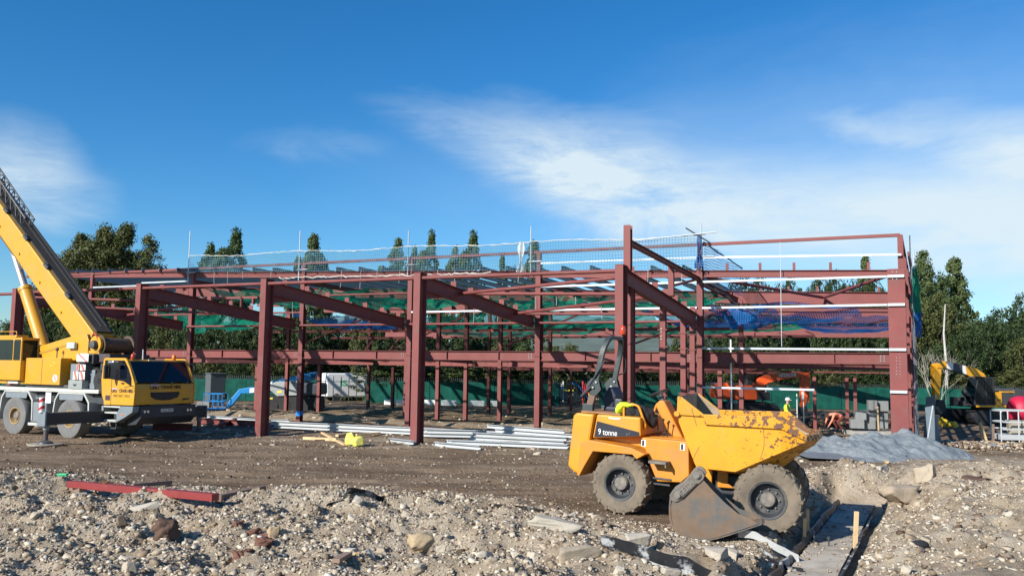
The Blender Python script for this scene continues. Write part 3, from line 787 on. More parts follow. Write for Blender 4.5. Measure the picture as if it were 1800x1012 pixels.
# eaves tubes and plan bracing of the low bay
for a, b_ in zip(FU[:-1], FU[1:]):
    member('eaves_tube', (a + .14, .12, 5.66), (b_ - .14, .12, 5.66), .13, .13, kind='t')
    member('valley_tube', (a + .2, IW - .18, 4.62), (b_ + .05, IW - .18, 4.62), .11, .11, kind='t')
member('eaves_tube', (-30, .12, 5.62), (FU[0] - .14, .12, 5.62), .13, .13, kind='t')
u0, u1 = FU[3], FU[4]
for p, q in (((u1, .5, 5.50), (u0, 3.0, 5.36)), ((u0, 3.0, 5.36), (u1, 3.3, 5.20)), ((u0, 7.9, 4.92), (u1, 3.5, 5.12)), ((u0, 7.9, 4.92), (u1, 7.8, 4.78))):
    member('bracing_tube', p, q, .125, .1, kind='t')
for p, q in (((FU[0], .5, 5.5), (FU[1], 3.2, 5.3)), ((FU[0], 6, 5.0), (FU[1], 3.2, 5.25)), ((FU[0], 3.2, 5.25), (FU[1], 6.3, 4.95))):
    member('bracing_tube', p, q, .12, .1, kind='t')
# gable end at the last low bay: raking beam on posts and wind columns
GU = 7.35
member('gable_post', (GU + .12, .5, 5.7), (GU + .12, .5, 7.12), .22, .22, up=(0, 1, 0))
rk = member('raking_beam', (GU + .1, .62, 6.62), (GU + .1, 10.4, 6.33), .16, .16)
member('gable_post', (GU + .1, 5.7, rz(5.7) + .26), (GU + .1, 5.7, 6.4), .16, .20, up=(0, 1, 0))
member('gable_brace', (GU + .1, 6.1, 5.75), (GU + .1, 9.6, 6.30), .09, .09, kind='b')
for w in (1.05, 4.75, 7.6, 9.05):
    c = member('wind_column', (GU + .06, w, GZ), (GU + .06, w, rz(w) - .26), .20, .20, up=(0, 1, 0))
    for z in (1.75, 3.45, 4.05): plate_on(c, (GU + .06, w - .11, z), (.34, .03, .04), name='rail_cleat')
    if w == 4.75: bolts(c, [(GU + .02, w - .11, z) for z in (3.72, 3.82, 3.98, 4.08)] , .022)
# second row of columns up to the parapet
for u in IU:
    c = member('column', (u, IW, GZ), (u, IW, 6.9), .26, .24, up=(0, 1, 0))
    plate_on(c, (u, IW, GZ + .02), (.36, .36, .03), name='base_plate')
    member('parapet_post', (u, IW, 6.9), (u, IW, 7.72), .18, .18, kind='b', up=(0, 1, 0))
    plate_on(c, (u, IW - .02, 3.17), (.30, .30, .02), name='stiffener')
# corner column, broad faced
CU = 14.86
cc = member('column', (CU, IW + .1, GZ - .1), (CU, IW + .1, 6.5), .52, .60, up=(0, 1, 0), lab='broad corner column', tf=.03, tw=.02)
member('parapet_post', (CU + .17, IW + .05, 6.0), (CU + .17, IW + .05, 7.74), .22, .20, kind='b', up=(0, 1, 0))
bolts(cc, [(CU + .02 * 0 + dx, IW - .165, z) for dx in (-.06, .06) for z in (2.60, 2.72, 2.84, 2.96, 3.08, 3.2)], .015)
bolts(cc, [(CU + dx, IW - .165, z) for dx in (-.12, .02) for z in (6.12, 6.38)], .02)
# parapet rail
for a, b_ in zip([-34] + IU, IU + [CU + .17]):
    member('parapet_rail', (a, IW, 7.78), (b_ - .002, IW, 7.78), .12, .12, kind='b')
def rtop(u, w): return 6.95 - .032 * u - .022 * (w - 10)
# roof beams in four frames going back
US = [-34] + IU + [CU]
for a, b_ in zip(US[:-1], US[1:]):
    pa, pb = a + (.14 if a > -34 else 0), b_ - (.14 if b_ < CU else .3)
    d = .30 if b_ < CU else .28
    m_ = member('roof_beam', (pa, IW, rtop(pa, 10) - d / 2), (pb, IW, rtop(pb, 10) - d / 2), d, .18)
    fb = member('floor_beam', (pa, IW, 3.17), (pb, IW, 3.17), .42, .20)
    for q in (.3, .72):
        uu = pa + (pb - pa) * q; b = MB()
        b.box((uu, IW - .05, 3.17), (.012, .09, .37)); b.build('stiffener', STEEL, fb)
    bolts(fb, [(pb - .18 - dx, IW - .012, z) for dx in (0, .12) for z in (3.08, 3.17, 3.26)], .02)
for w, d in ((18, .60), (26, .56)):
    for a, b_ in zip([-30, -20.3, -12.75, -6.35, .3, 7.5], [-20.3, -12.75, -6.35, .3, 7.5, CU + .1]):
        m_ = member('roof_beam', (a + .005, w, rtop(a, w) - d / 2), (b_ - .005, w, rtop(b_, w) - d / 2), d, .22)
        plate_on(m_, (b_ - .3, w - .06, rtop(b_, w) - d / 2), (.015, .1, d - .05), name='stiffener')
member('roof_beam', (7.7, 22, 5.55), (CU - .1, 22, 5.42), .52, .2)
member('roof_beam', (-20, 30, 5.62), (7.4, 30, 5.52), .34, .2)
for w_ in (13.9, 21.4, 29.6):
    for a, b_ in zip([-20.3, -12.75, -6.35, .3], [-12.75, -6.35, .3, 7.5]):
        member('secondary_beam', (a + .12, w_, 6.18 - .02 * a - .05 * (w_ - 13.9)), (b_ - .12, w_, 6.18 - .02 * b_ - .05 * (w_ - 13.9)), .22, .12)
for a, b_ in zip([-20.3, -12.75, -6.35, .3], [-12.75, -6.35, .3, 7.5]):
    member('bracing_tube', (a + .1, 16.5, 3.1), (b_ - .1, 16.5, 5.6), .10, .1, kind='t'); member('secondary_beam', (a + .12, 16.5, 4.62), (b_ - .12, 16.5, 4.62), .14, .10)
# lattice girder
for a, b_ in ((-20.3, -6.35), (-6.35, 7.5), (7.5, CU + .1)):
    b_ -= .02
    ch = member('girder_chord', (a, 34, 4.93), (b_, 34, 4.90), .16, .16, kind='b')
    member('girder_chord', (a, 34, 5.84), (b_, 34, 5.80), .14, .14, kind='b')
    n = int((b_ - a) / 1.75)
    for i in range(n):
        x0, x1 = a + (b_ - a) * i / n, a + (b_ - a) * (i + 1) / n
        if i: member('girder_web', (x0, 34, 4.99), (x0, 34, 5.76), .09, .09, kind='b', up=(0, 1, 0))
        p, q = ((x0, 34, 5.0), (x1, 34, 5.75)) if i % 2 else ((x0, 34, 5.75), (x1, 34, 5.0))
        member('girder_web', p, q, .10, .08, kind='b', up=(0, 1, 0))
for a, b_ in ((-28, -12.75), (-12.75, 0.3), (.3, CU)):
    member('roof_beam', (a, 40.5, 5.55), (b_ - .02, 40.5, 5.50), .80, .24)
# purlins on top of the roof frames; their near ends stick out over the first beam
u = -33.4; k = 0
while u < 7.2:
    if all(abs(u - c) > .16 for c in IU):
        dz = .11
        member('purlin', (u, IW - .22, rtop(u, 10) + dz), (u, 34.2, rtop(u, 34) + dz), .22, .07, GALV_SHADE, 'z')
    u += 1.34; k += 1
for u in (8.6, 9.9, 11.2, 12.55, 13.9):
    member('purlin_cleat', (u, 10, rtop(u, 10)), (u, 10, rtop(u, 10) + .30), .05, .10, kind='b', up=(0, 1, 0))
    member('purlin_cleat', (u, 18, rtop(u, 18)), (u, 18, rtop(u, 18) + .26), .05, .10, kind='b', up=(0, 1, 0))
# plan bracing of the right bay
member('bracing_tube', (7.8, 10.2, 6.42), (11.5, 17.8, 6.12), .14, .1, kind='t')
member('bracing_tube', (14.5, 10.3, 6.28), (11.5, 17.8, 6.12), .14, .1, kind='t')
# floor beams and columns further back
for a, b_ in zip([-30, -20.3, -12.75, -6.35, .3, 7.5], [-20.3, -12.75, -6.35, .3, 7.5, CU - .25]):
    member('floor_beam', (a + .1, 16.5, 2.84 if a < 7 else 2.88), (b_ - .1, 16.5, 2.84 if a < 7 else 2.88), .30 if a < 7 else .24, .18)
for a, b_ in ((-12.75, .3), (.3, 7.5)):
    member('floor_beam', (a + .1, 23, 2.80), (b_ - .1, 23, 2.80), .32, .18)
    member('floor_beam', (a + .1, 30, 2.60), (b_ - .1, 30, 2.60), .26, .16)
def back_col(u, w, z1, s=.20):
    c = member('column', (u, w, GZ - .1), (u, w, z1), s, s, up=(0, 1, 0)); return c
for u, z1 in ((-10.6, 6.2), (-8.55, 6.2), (-6.8, 6.1), (-4.75, 6.1), (-2.4, 6.1), (-16.6, 2.65), (-19.0, 6.2), (-21.3, 2.65), (6.9, 2.65), (7.9, 6.0)): back_col(u, 16.5, z1)
for u, z1 in ((-8.7, 6.0), (-7.3, 6.0), (-4.6, 6.0), (-13.6, 2.6), (-15.7, 2.6), (-17.6, 6.0), (2.2, 6.0), (.3, 6.0), (4.6, 2.6)): back_col(u, 23, z1, .18)
for u, z1 in ((11.0, 2.4), (12.43, 2.4), (12.78, 2.4)): back_col(u, 18, z1, .15)
member('floor_beam', (7.7, 18, 2.64), (CU - .3, 18, 2.64), .07, .08)
for u in (-6, -2, 2): back_col(u, 30, 2.45, .14)
for u0_, z in ((-16.2, 4.1), (-14.4, 4.1)): member('knee_brace', (u0_, 20, 3.2), (u0_ + 1.0, 20, 4.3), .10, .10, kind='b')
member('strut', (-18.5, 20, 4.36), (-11, 20, 4.36), .14, .12, kind='b')
member('strut', (-20, 10.2, 5.30), (-12.9, 10.2, 5.30), .10, .10, kind='t')
member('strut', (-12.6, 10.2, 6.14), (-6.5, 10.2, 6.14), .10, .10, kind='t')
member('strut', (-20.1, 10.2, 6.16), (-15.9, 10.2, 6.14), .12, .12, kind='b')
member('strut', (-27, 10.2, 5.3), (-20.5, 10.2, 5.3), .11, .11, kind='t')
for u in (-19, -18, -17.0, -16.2): member('hanger', (u, 10.2, 5.78 if u != -17 else 5.5), (u, 10.2, 6.09), .16, .10, kind='b', up=(0, 1, 0))
# longitudinal beams between frames (seen end-on going back)
for u in (-20.3, -12.75, -6.35, .3, 7.5):
    member('tie_beam', (u, 10.14, 3.1), (u, 16.4, 2.95), .26, .16)
    member('tie_beam', (u, 10.14, 6.45 - .03 * u), (u, 17.88, 6.3 - .03 * u), .22, .14)
# galvanised rails of the second row
def grail(u0, u1, z0, z1=None, w=IW - .17, h=.08):
    return member('side_rail', (u0, w, z0), (u1, w, z1 if z1 is not None else z0), h, .07, GALV, 'b')
grail(.45, 7.4, 7.26, 7.22); grail(7.62, CU + .2, 7.22, 7.02)
grail(.45, 4.3, 6.22); grail(4.32, 7.4, 6.22); grail(7.62, CU - .32, 6.22)
grail(-6.2, -1.0, 5.2); grail(.45, 5.9, 5.18); grail(6.0, 7.4, 5.18); grail(7.62, CU - .32, 5.16)
grail(7.62, CU - .32, 3.53, 3.5); grail(7.62, 11.9, 1.96)
for z in (6.22, 5.16, 3.5, 1.95):
    member('side_rail', (CU - .3, IW - .22, z), (CU + .28, IW - .22, z), .10, .07, GALV, 'b')
grail(-24.0, -20.5, 7.1); grail(-27.9, -24.2, 6.95)
member('sag_rod', (10.72, IW - .2, 3.6), (10.72, IW - .2, 7.7), .03, .03, GALV, 't')
member('temporary_prop', (8.62, IW + .5, .9), (8.62, IW + .5, 3.9), .07, .07, WHITE, 't')
member('sag_rod', (11.4, IW + .6, -.2), (11.4, IW + .6, 1.9), .04, .04, GALV, 't')
# right-hand side of the frame, going back from the corner column
RU = 15.05
for w in (15.5, 20, 24.5, 29, 34):
    member('column', (RU, w, GZ), (RU, w, 6.4), .25, .25, up=(0, 1, 0))
    member('parapet_post', (RU, w, 6.4), (RU, w, 7.74), .16, .16, kind='b', up=(0, 1, 0))
member('parapet_rail', (RU, 10.25, 7.78), (RU, 34, 7.78), .12, .12, kind='b')
for z, h in ((6.3, .3), (3.17, .42)): member('edge_beam', (RU - .05, 10.4, z), (RU - .05, 34, z), h, .2)
for z in (7.1, 6.2, 5.15, 3.5, 1.95):
    member('side_rail', (RU + .24, 10.3, z), (RU + .24, 34, z), .18, .06, STEEL, 'b')
for w in (12.6, 14, 17.6, 22): member('sag_rod', (RU + .30, w, -.1), (RU + .30, w, 7.2), .032, .032, GALV_SHADE, 't')
# blue marker taped round the foot of one column
b = MB(); b.bb(-12.75 - .125, -12.75 + .125, IW - .137, IW + .137, .10, .32); b.build('marker_band', BLUEPL, FR)

# ------------------------------------------------------------------ nets, poles and ropes hung on the frame
def sheet(name, P, m, label, cat, nu, nw, group=None, two=None):
    """P(i,j in 0..1) -> local frame point; UV in metres"""
    V = []; uv = []
    for j in range(nw + 1):
        for i in range(nu + 1):
            p = Vector(P(i / nu, j / nw)); V.append(wld(p.x, p.y, p.z)); uv.append(p)
    F = [(j * (nu + 1) + i, j * (nu + 1) + i + 1, (j + 1) * (nu + 1) + i + 1, (j + 1) * (nu + 1) + i) for j in range(nw) for i in range(nu)]
    me = raw_mesh(name, V, F, True)
    l = me.uv_layers.new(name='UVMap')
    ax = two or (0, 1)
    for lp in me.loops:
        q = uv[lp.vertex_index]; l.data[lp.index].uv = (q[ax[0]] + 50, q[ax[1]] + 50)
    return tag(obj(name, me, m), label, cat, group)
def sag_net(name, m, label, u0, u1, w0, w1, z, sag, seed):
    def P(a, b):
        u = u0 + (u1 - u0) * a; w = w0 + (w1 - w0) * b
        n = float(fbm(np.array([u * .7 + seed]), np.array([w * .9]), 4, seed)[0])
        edge = 1 - (2 * a - 1) ** 4 * .8
        e2 = 4 * b * (1 - b)
        return (u, w, z - sag * (.35 + .65 * e2) * edge + .5 * n * sag - .03 * u * 0)
    return sheet(name, P, m, label, 'safety net', 36, 16)
sag_net('safety_net', NET_G, 'green debris net slung below the roof purlins behind the second column from the left', -20, -13, 10.4, 17.6, 6.75, .75, 1)
sag_net('safety_net', NET_G, 'green debris net hanging high between the two left-centre columns', -12.6, -6.6, 10.6, 17.6, 6.65, .85, 2)
sag_net('safety_net', NET_G, 'green debris net hanging under the roof left of the tallest column', -6, .1, 11, 17.6, 6.35, .75, 3)
sag_net('safety_net', NET_G, 'green debris net under the roof right behind the tall column and its braces', .6, 7.4, 12, 17.6, 6.2, .65, 4)
sag_net('safety_net', NET_G, 'wide sagging green net deep in the frame left of centre', -15, -6.5, 18.4, 25.6, 5.75, .75, 5)
sag_net('safety_net', NET_G, 'wide sagging green net deep in the frame at its centre', -6.3, 2, 18.4, 25.6, 5.75, .75, 6)
sag_net('safety_net', NET_B, 'crumpled blue net deep in the frame behind the tallest column', 2.2, 9, 18.4, 25.6, 5.75, .75, 7)
sag_net('safety_net', NET_G, 'green net hung furthest back in the frame, left half', -18, -4, 26.4, 33.6, 5.55, .60, 8)
sag_net('safety_net', NET_G, 'green net hung furthest back in the frame, right half', -3.8, 9, 26.4, 33.6, 5.55, .55, 9)
sag_net('safety_net', NET_B, 'blue net at the far right of the frame behind the corner column', 9.2, 14.6, 20, 33, 5.45, .5, 10)
sag_net('safety_net', NET_B, 'bright blue net slung across the right-hand bay below its roof beam', 7.7, 13.2, 14.2, 17.6, 5.30, .40, 11)
sag_net('safety_net', NET_B, 'blue net strip hanging under the roof left of the crane', -21, -14, 18.2, 25, 5.9, .8, 12)
sag_net('safety_net', NET_G, 'green net hanging inside the frame straight above the crane cab', -27.5, -20.6, 11, 19, 5.9, 1.1, 13)
# drooping front fold of the blue net and its dark edge rope
def Pf(a, b):
    u = 7.7 + 5.6 * a; d = .70 * math.exp(-((a - .20) / .16) ** 2) + .10
    return (u, 11.2 + .25 * math.sin(a * 19) * b, 5.35 - .12 * math.sin(a * 9) - d * b)
sheet('net_fold', Pf, NET_B, 'bunched hanging fold at the front of the bright blue net', 'safety net', 50, 6, two=(0, 2))
b = MB(); b.path([wld(7.75 + 3.6 * t, 10.6 + .3 * t, 6.15 - 1.45 * (1 - (1 - t) ** 2) + .05 * math.sin(t * 40)) for t in [i / 24 for i in range(25)]], .035, 6)
tag(b.build('net_rope', CLOTH_BLACK, None, True), 'dark edge rope sagging down across the right-hand bay', 'rope')
# net fence along the roof edge
def Pe(a, b):
    u = -20.4 + 28.0 * a
    z1 = 8.46 - .0 * a - .33 * a + .10 * math.sin(a * 3.9 * math.pi) ** 2 * -1
    return (u, IW - .28 + .05 * math.sin(a * 60 + b * 3), 6.95 - .030 * u + (z1 - (6.95 - .030 * u)) * b)
sheet('edge_net', Pe, NET_EDGE, 'fine see-through net stretched along the roof edge between the scaffold poles', 'edge net', 160, 8, two=(0, 2))
def rope(name, pts, r, label, m=ROPE_W, n=6):
    b = MB(); b.path(pts, r, n); return tag(b.build(name, m, None, True), label, 'rope')
N_ = 160
def rr_(i, s): return float(fbm(np.array([i * .37]), np.array([s * 1.0]), 3, s)[0])
rope('net_rope', [wld(-20.4 + 28.2 * i / N_, IW - .28 + .05 * rr_(i, 2), Pe(i / N_, 1)[2] + .03 + .05 * rr_(i * 2, 3)) for i in range(N_ + 1)], [.012 + .016 * abs(rr_(i * 1.7, 5)) * 2 for i in range(N_ + 1)], 'white knotted head rope along the top of the roof edge net')
rope('net_rope', [wld(-14.2 + 12.2 * i / 90, IW - .22 + .04 * rr_(i, 7), 7.0 - .012 * i / 90 * 12 + .09 * rr_(i * 2.2, 8) + .05) for i in range(91)], [.016 + .024 * abs(rr_(i * 1.3, 9)) * 2 for i in range(91)], 'bunched white net rope lying along the edge of the roof beam at the centre')
b = MB()
for i in range(26):
    u = -20.0 + 27.4 * (i + .5 * rnd.random()) / 26; l = rnd.uniform(.25, .8); z = 6.9 - .03 * u - rnd.choice([0, .05, 1.2, 1.6])
    b.path([wld(u, IW - .24, z + .1), wld(u + rnd.uniform(-.03, .03), IW - .24, z - l * .5), wld(u + rnd.uniform(-.05, .05), IW - .24, z - l)], .010, 4)
o = b.build('net_ties', ROPE_W, None, True); o['kind'] = 'stuff'; tag(o, 'loose white net ties dangling from the roof edge', 'net ties')
for k, (u, z0, z1, lb) in enumerate([(-20.5, 7.0, 9.85, 'scaffold pole clamped to the roof edge at the left end of the net'), (-12.95, 6.9, 9.45, 'scaffold pole standing on the roof edge, second from the left'),
        (-6.45, 6.9, 9.1, 'scaffold pole standing on the roof edge above the left-centre column'), (-.03, 6.8, 8.95, 'scaffold pole standing on the roof edge with a net bunched at its foot'), (7.6, 6.7, 8.62, 'scaffold pole at the right end of the roof edge net')]):
    t = thing('scaffold_pole', lb, 'scaffold pole', tuple(wld(u, IW - .2, z0)), -YAW, 'scaffold poles along the roof edge')
    b = MB(); b.tube((0, 0, 0), (0, 0, z1 - z0), .027, 8); b.build('tube', GALV, t, True)
    b = MB(); b.tube((-.1, -.03, .55), (.55, -.03, .55), .024, 8); b.build('bracket_tube', GALV, t, True)
    b = MB(); b.box((0, -.02, .55), (.1, .1, .1)); b.build('clamp', MIDGREY, t, bevel=.01)
t = thing('scaffold_pole', 'dark scaffold tube leaning across the right end of the roof edge net', 'scaffold pole', tuple(wld(7.0, IW - .34, 8.45)), -YAW)
b = MB(); b.tube((0, 0, 0), (1.02, .05, -.68), .03, 8); b.build('tube', DARKGREY, t, True)
b = MB(); b.tube((-2.6, -.02, -.44), (1.25, -.02, -.24), .026, 8); b.build('bracket_tube', GALV, t, True)
# blue net running back from the scaffold pole at the right
def Pb(a, b):
    w = IW - .1 + 8.2 * a; return (7.68 + .05 * math.sin(a * 21), w, 6.62 - .02 * w + (1.42 + .1 * math.sin(a * 7)) * b)
sheet('edge_net', Pb, NET_EDGE_B, 'blue see-through net running back from the roof corner pole', 'edge net', 60, 8, two=(1, 2))
rope('net_rope', [wld(7.68, IW - .1 + 8.2 * i / 30, 8.05 - .02 * 8.2 * i / 30 - .2 + .04 * rr_(i, 4)) for i in range(31)], .03, 'dark head rope of the blue roof net running back from the corner pole', CLOTH_BLACK)
def Pk(a, b):
    return (7.55 + .30 * (a - .5) * (1 + .6 * math.sin(b * 9)) * (.4 + b * .5), IW - .38 + .10 * math.sin(a * 12 + b * 4), 8.1 - 1.35 * b)
sheet('net_bundle', Pk, NET_B, 'blue net bunched round the scaffold pole at the roof corner', 'net bundle', 14, 16, two=(0, 2))
def Pw(a, b):
    return (-.45 + .28 * (a - .5) * (1 + .5 * math.sin(b * 8)), IW - .33 + .08 * math.sin(a * 10 + b * 4), 8.25 - 1.35 * b - .1 * math.sin(b * 3))
sheet('net_bundle', Pw, netmat('white_net', (.7, .72, .68), .06, .35, .3), 'white netting bunched and hanging beside the pole at the centre of the roof edge', 'net bundle', 12, 16, two=(0, 2))
def Ph(m, nm, lb, w0, w1, z0, z1, s):
    def P(a, b): return (15.42 + (.10 + .14 * b) * math.sin(a * 15 + b * 5 + s), w0 + (w1 - w0) * a, z0 + (z1 - z0) * b * (.72 + .28 * math.sin(a * 7 + s)) + .2 * math.sin(a * 4 + s) * b)
    sheet(nm, P, m, lb, 'net bundle', 18, 10, two=(1, 2))
Ph(netmat('green_bundle', (.008, .22, .11), .07, .65, .3), 'net_bundle', 'green netting hung over the right side of the frame beyond the corner column', 16.5, 19.5, 7.3, 5.1, 0)
Ph(netmat('blue_bundle', (.015, .12, .36), .07, .65, .3), 'net_bundle', 'blue netting hanging lowest on the right side of the frame beyond the corner column', 18.0, 21.5, 6.6, 4.5, 2)
b = MB(); b.tube(wld(15.4, 17.2, 6.6), wld(15.4, 17.2, 8.1), .03); tag(b.build('scaffold_pole', GALV, None, True), 'pale pole standing beside the green netting on the right side of the frame', 'scaffold pole')
b = MB(); b.tube(wld(15.25, 18, 6.6), wld(15.25, 18, 8.9), .025); tag(b.build('scaffold_pole', DARKGREY, None, True), 'tall thin dark pole above the right side of the frame', 'scaffold pole')

# ------------------------------------------------------------------ site dumper
def wheel(parent, c, R_, w, side, tyre_m, rim_m, hub_m, rr=.53, lugs=0, dish=.55, hubr=.17, hublen=.45, bolts_n=8, name='wheel'):
    """side -1: outer face towards local -y"""
    rr = R_ * rr; h = w / 2
    b = MB()
    prof = [(rr, -h * .82), (R_ * .70, -h * .97), (R_ * .84, -h), (R_ * .95, -h * .93), (R_ * .99, -h * .70), (R_, -h * .3), (R_, h * .3), (R_ * .99, h * .70), (R_ * .95, h * .93), (R_ * .84, h), (R_ * .70, h * .97), (rr, h * .82), (rr - .012, h * .7), (rr - .012, -h * .7)]
    b.lathe(prof, (0, 0, 0), 44, 'y', True)
    for i in range(lugs):
        for s in (-1, 1):
            a = 2 * math.pi * (i + (.5 if s > 0 else 0)) / lugs
            M = Matrix.Rotation(-a, 4, 'Y')
            # a bent bar from the centre line to the shoulder
            q = [(0.0, 0.0), (.55, .10), (.98, .13)]
            for (t0, g0), (t1, g1), r0, r1 in ((q[0], q[1], 1.0, 1.0), (q[1], q[2], 1.0, .955)):
                P = []
                for (t, g, rad) in ((t0, g0, r0), (t1, g1, r1)):
                    for dg in (-.042, .042):
                        for ex in (-.015, .026):
                            an = (g + dg) ; rad_ = R_ * rad + ex
                            P.append(M @ Vector((rad_ * math.sin(an), s * t * h, rad_ * math.cos(an))))
                b.add(P, [(0, 1, 3, 2), (4, 6, 7, 5), (0, 4, 5, 1), (2, 3, 7, 6), (1, 5, 7, 3), (0, 2, 6, 4)])
            P = []      # shoulder block running down the side wall
            for (rad, t) in ((.985, .96), (.86, 1.03)):
                for dg in (-.045, .045):
                    for e in (-.03, .012):
                        an = .13 + dg + (.02 if rad < .9 else 0)
                        P.append(M @ Vector(((R_ * rad + (e * .7 if rad > .9 else 0)) * math.sin(an), s * (h * t + (-.012 if rad > .9 else e * .5)), (R_ * rad + (e if rad > .9 else 0)) * math.cos(an))))
            b.add(P, [(0, 1, 3, 2), (4, 6, 7, 5), (0, 4, 5, 1), (2, 3, 7, 6), (1, 5, 7, 3), (0, 2, 6, 4)])
    t = b.build(name, tyre_m, parent, True); t.location = c
    b = MB(); s = side; d = h * .82
    b.lathe([(rr + .015, s * d), (rr + .015, s * (d + .02)), (rr - .02, s * (d + .015)), (rr - .03, s * d * .8), (rr - .06, s * d * (1 - dish)), (hubr * 1.2, s * d * (1 - dish) * .9), (hubr * .5, s * d * (1 - dish))], (0, 0, 0), 36, 'y', caps=False)
    b.lathe([(rr - .01, -s * d), (.05, -s * d * .6)], (0, 0, 0), 28, 'y', caps=False)
    b.build('rim', rim_m, t, True)
    b = MB(); y0 = s * d * (1 - dish); y1 = s * (d * (1 - dish) + hublen * w * .5)
    b.lathe([(hubr, y0), (hubr * .95, y1 - s * .02), (hubr * .82, y1), (.01, y1 + s * .004)], (0, 0, 0), 20, 'y')
    for i in range(bolts_n):
        a = 2 * math.pi * i / bolts_n; q = hubr * 1.32
        b.tube((q * math.cos(a), y0, q * math.sin(a)), (q * math.cos(a), y0 + s * .035, q * math.sin(a)), .016, 6)
    b.build('hub', hub_m, t, True)
    return t

def rustmat(name, base, rust, lo, hi, sx):
    """worn paint: chips grow denser towards the tipping end (local +x)"""
    m = bpy.data.materials.new(name); m.use_nodes = True
    nt = m.node_tree; N = nt.nodes; L = nt.links; b = N['Principled BSDF']; b.inputs['Coat Weight'].default_value = .1
    tc = N.new('ShaderNodeTexCoord')
    def noise(s, d=7, r=.65, dist=0.):
        n = N.new('ShaderNodeTexNoise'); L.new(tc.outputs['Object'], n.inputs['Vector']); n.inputs['Scale'].default_value = s
        n.inputs['Detail'].default_value = d; n.inputs['Roughness'].default_value = r; n.inputs['Distortion'].default_value = dist; return n.outputs[0]
    def m2(op, a, c, cl=False):
        n = N.new('ShaderNodeMath'); n.operation = op; n.use_clamp = cl
        for i, v in enumerate((a, c)):
            if isinstance(v, (int, float)): n.inputs[i].default_value = v
            else: L.new(v, n.inputs[i])
        return n.outputs[0]
    sp = N.new('ShaderNodeSeparateXYZ'); L.new(tc.outputs['Object'], sp.inputs[0])
    thr = N.new('ShaderNodeMapRange'); L.new(sp.outputs[0], thr.inputs[0]); thr.inputs[1].default_value = -1.4; thr.inputs[2].default_value = .6
    thr.inputs[3].default_value = lo; thr.inputs[4].default_value = hi
    chips = m2('GREATER_THAN', m2('ADD', m2('MULTIPLY', noise(11, 4, .5, .4), .72), m2('MULTIPLY', noise(34, 3, .5), .28)), thr.outputs[0])
    # scratches: thin dark lines drawn along a swirled field
    w = N.new('ShaderNodeTexWave'); w.inputs['Scale'].default_value = .55; w.inputs['Distortion'].default_value = 9; w.inputs['Detail'].default_value = 2.5; w.inputs['Detail Scale'].default_value = .8
    L.new(tc.outputs['Object'], w.inputs['Vector'])
    scr = m2('MULTIPLY', m2('GREATER_THAN', w.outputs['Fac'], .9985), m2('GREATER_THAN', noise(1.3, 4), .53))
    f = m2('MAXIMUM', chips, m2('MULTIPLY', scr, .85))
    v = N.new('ShaderNodeHueSaturation'); v.inputs['Color'].default_value = base + (1,)
    mr = N.new('ShaderNodeMapRange'); L.new(noise(2.2), mr.inputs[0]); mr.inputs[1].default_value = .25; mr.inputs[2].default_value = .75; mr.inputs[3].default_value = .88; mr.inputs[4].default_value = 1.1
    L.new(mr.outputs[0], v.inputs['Value'])
    rc = N.new('ShaderNodeValToRGB'); L.new(noise(9), rc.inputs[0]); e = rc.color_ramp.elements
    e[0].position = .3; e[0].color = tuple(x * .6 for x in rust) + (1,); e[1].position = .7; e[1].color = rust + (1,)
    mx = N.new('ShaderNodeMix'); mx.data_type = 'RGBA'; L.new(f, mx.inputs['Factor']); L.new(v.outputs[0], mx.inputs['A']); L.new(rc.outputs[0], mx.inputs['B'])
    du = N.new('ShaderNodeMix'); du.data_type = 'RGBA'; du.inputs['B'].default_value = (.38, .24, .10, 1)
    L.new(m2('MULTIPLY', m2('SUBTRACT', noise(3.1, 8, .7), .52), 1.6, True), du.inputs['Factor']); L.new(mx.outputs['Result'], du.inputs['A'])
    L.new(du.outputs['Result'], b.inputs['Base Color'])
    rg = N.new('ShaderNodeMapRange'); L.new(f, rg.inputs[0]); rg.inputs[3].default_value = .45; rg.inputs[4].default_value = .85; L.new(rg.outputs[0], b.inputs['Roughness'])
    bp = N.new('ShaderNodeBump'); bp.inputs['Strength'].default_value = .35; bp.inputs['Distance'].default_value = .01; bp.invert = True; L.new(f, bp.inputs['Height']); L.new(bp.outputs[0], b.inputs['Normal'])
    return m
SKIP = rustmat('skip_paint', (.70, .31, .008), (.20, .085, .042), .66, .555, 1)
SKIP_RIM = rustmat('skip_rim_paint', (.66, .29, .010), (.20, .10, .06), .61, .46, 1)
SKIP_IN = mat('skip_inside', (.33, .26, .17), .9, var=.2, vs=3, dirt=(.20, .13, .09), damt=.3, ds=2, bump=.3, bs=20)
SKIP_UNDER = mat('skip_underside', (.20, .10, .045), .8, var=.25, vs=4, dirt=(.10, .06, .04), damt=.4, ds=2)

TH, TF, PI_ = R(28), R(21), .042
def unit_matrix(o, th, pitch):
    h = Vector((math.cos(th) * math.cos(pitch), -math.sin(th) * math.cos(pitch), -math.sin(pitch))); n = Vector((math.sin(th), math.cos(th), 0)); u = h.cross(n)
    M = Matrix((h, n, u)).transposed().to_4x4(); M.translation = o; return M
M_R = unit_matrix((2.516, 17.331, 0), TH, PI_); M_F = unit_matrix((4.754, 16.127, -.112), TF, PI_)
DU = thing('site_dumper', 'yellow nine tonne articulated site dumper with a rust-chipped skip', 'dumper'); DU.matrix_world = M_R
REL = M_R.inverted() @ M_F
def rear(o): return o
def front(o):
    o.matrix_basis = REL @ o.matrix_basis
    return o
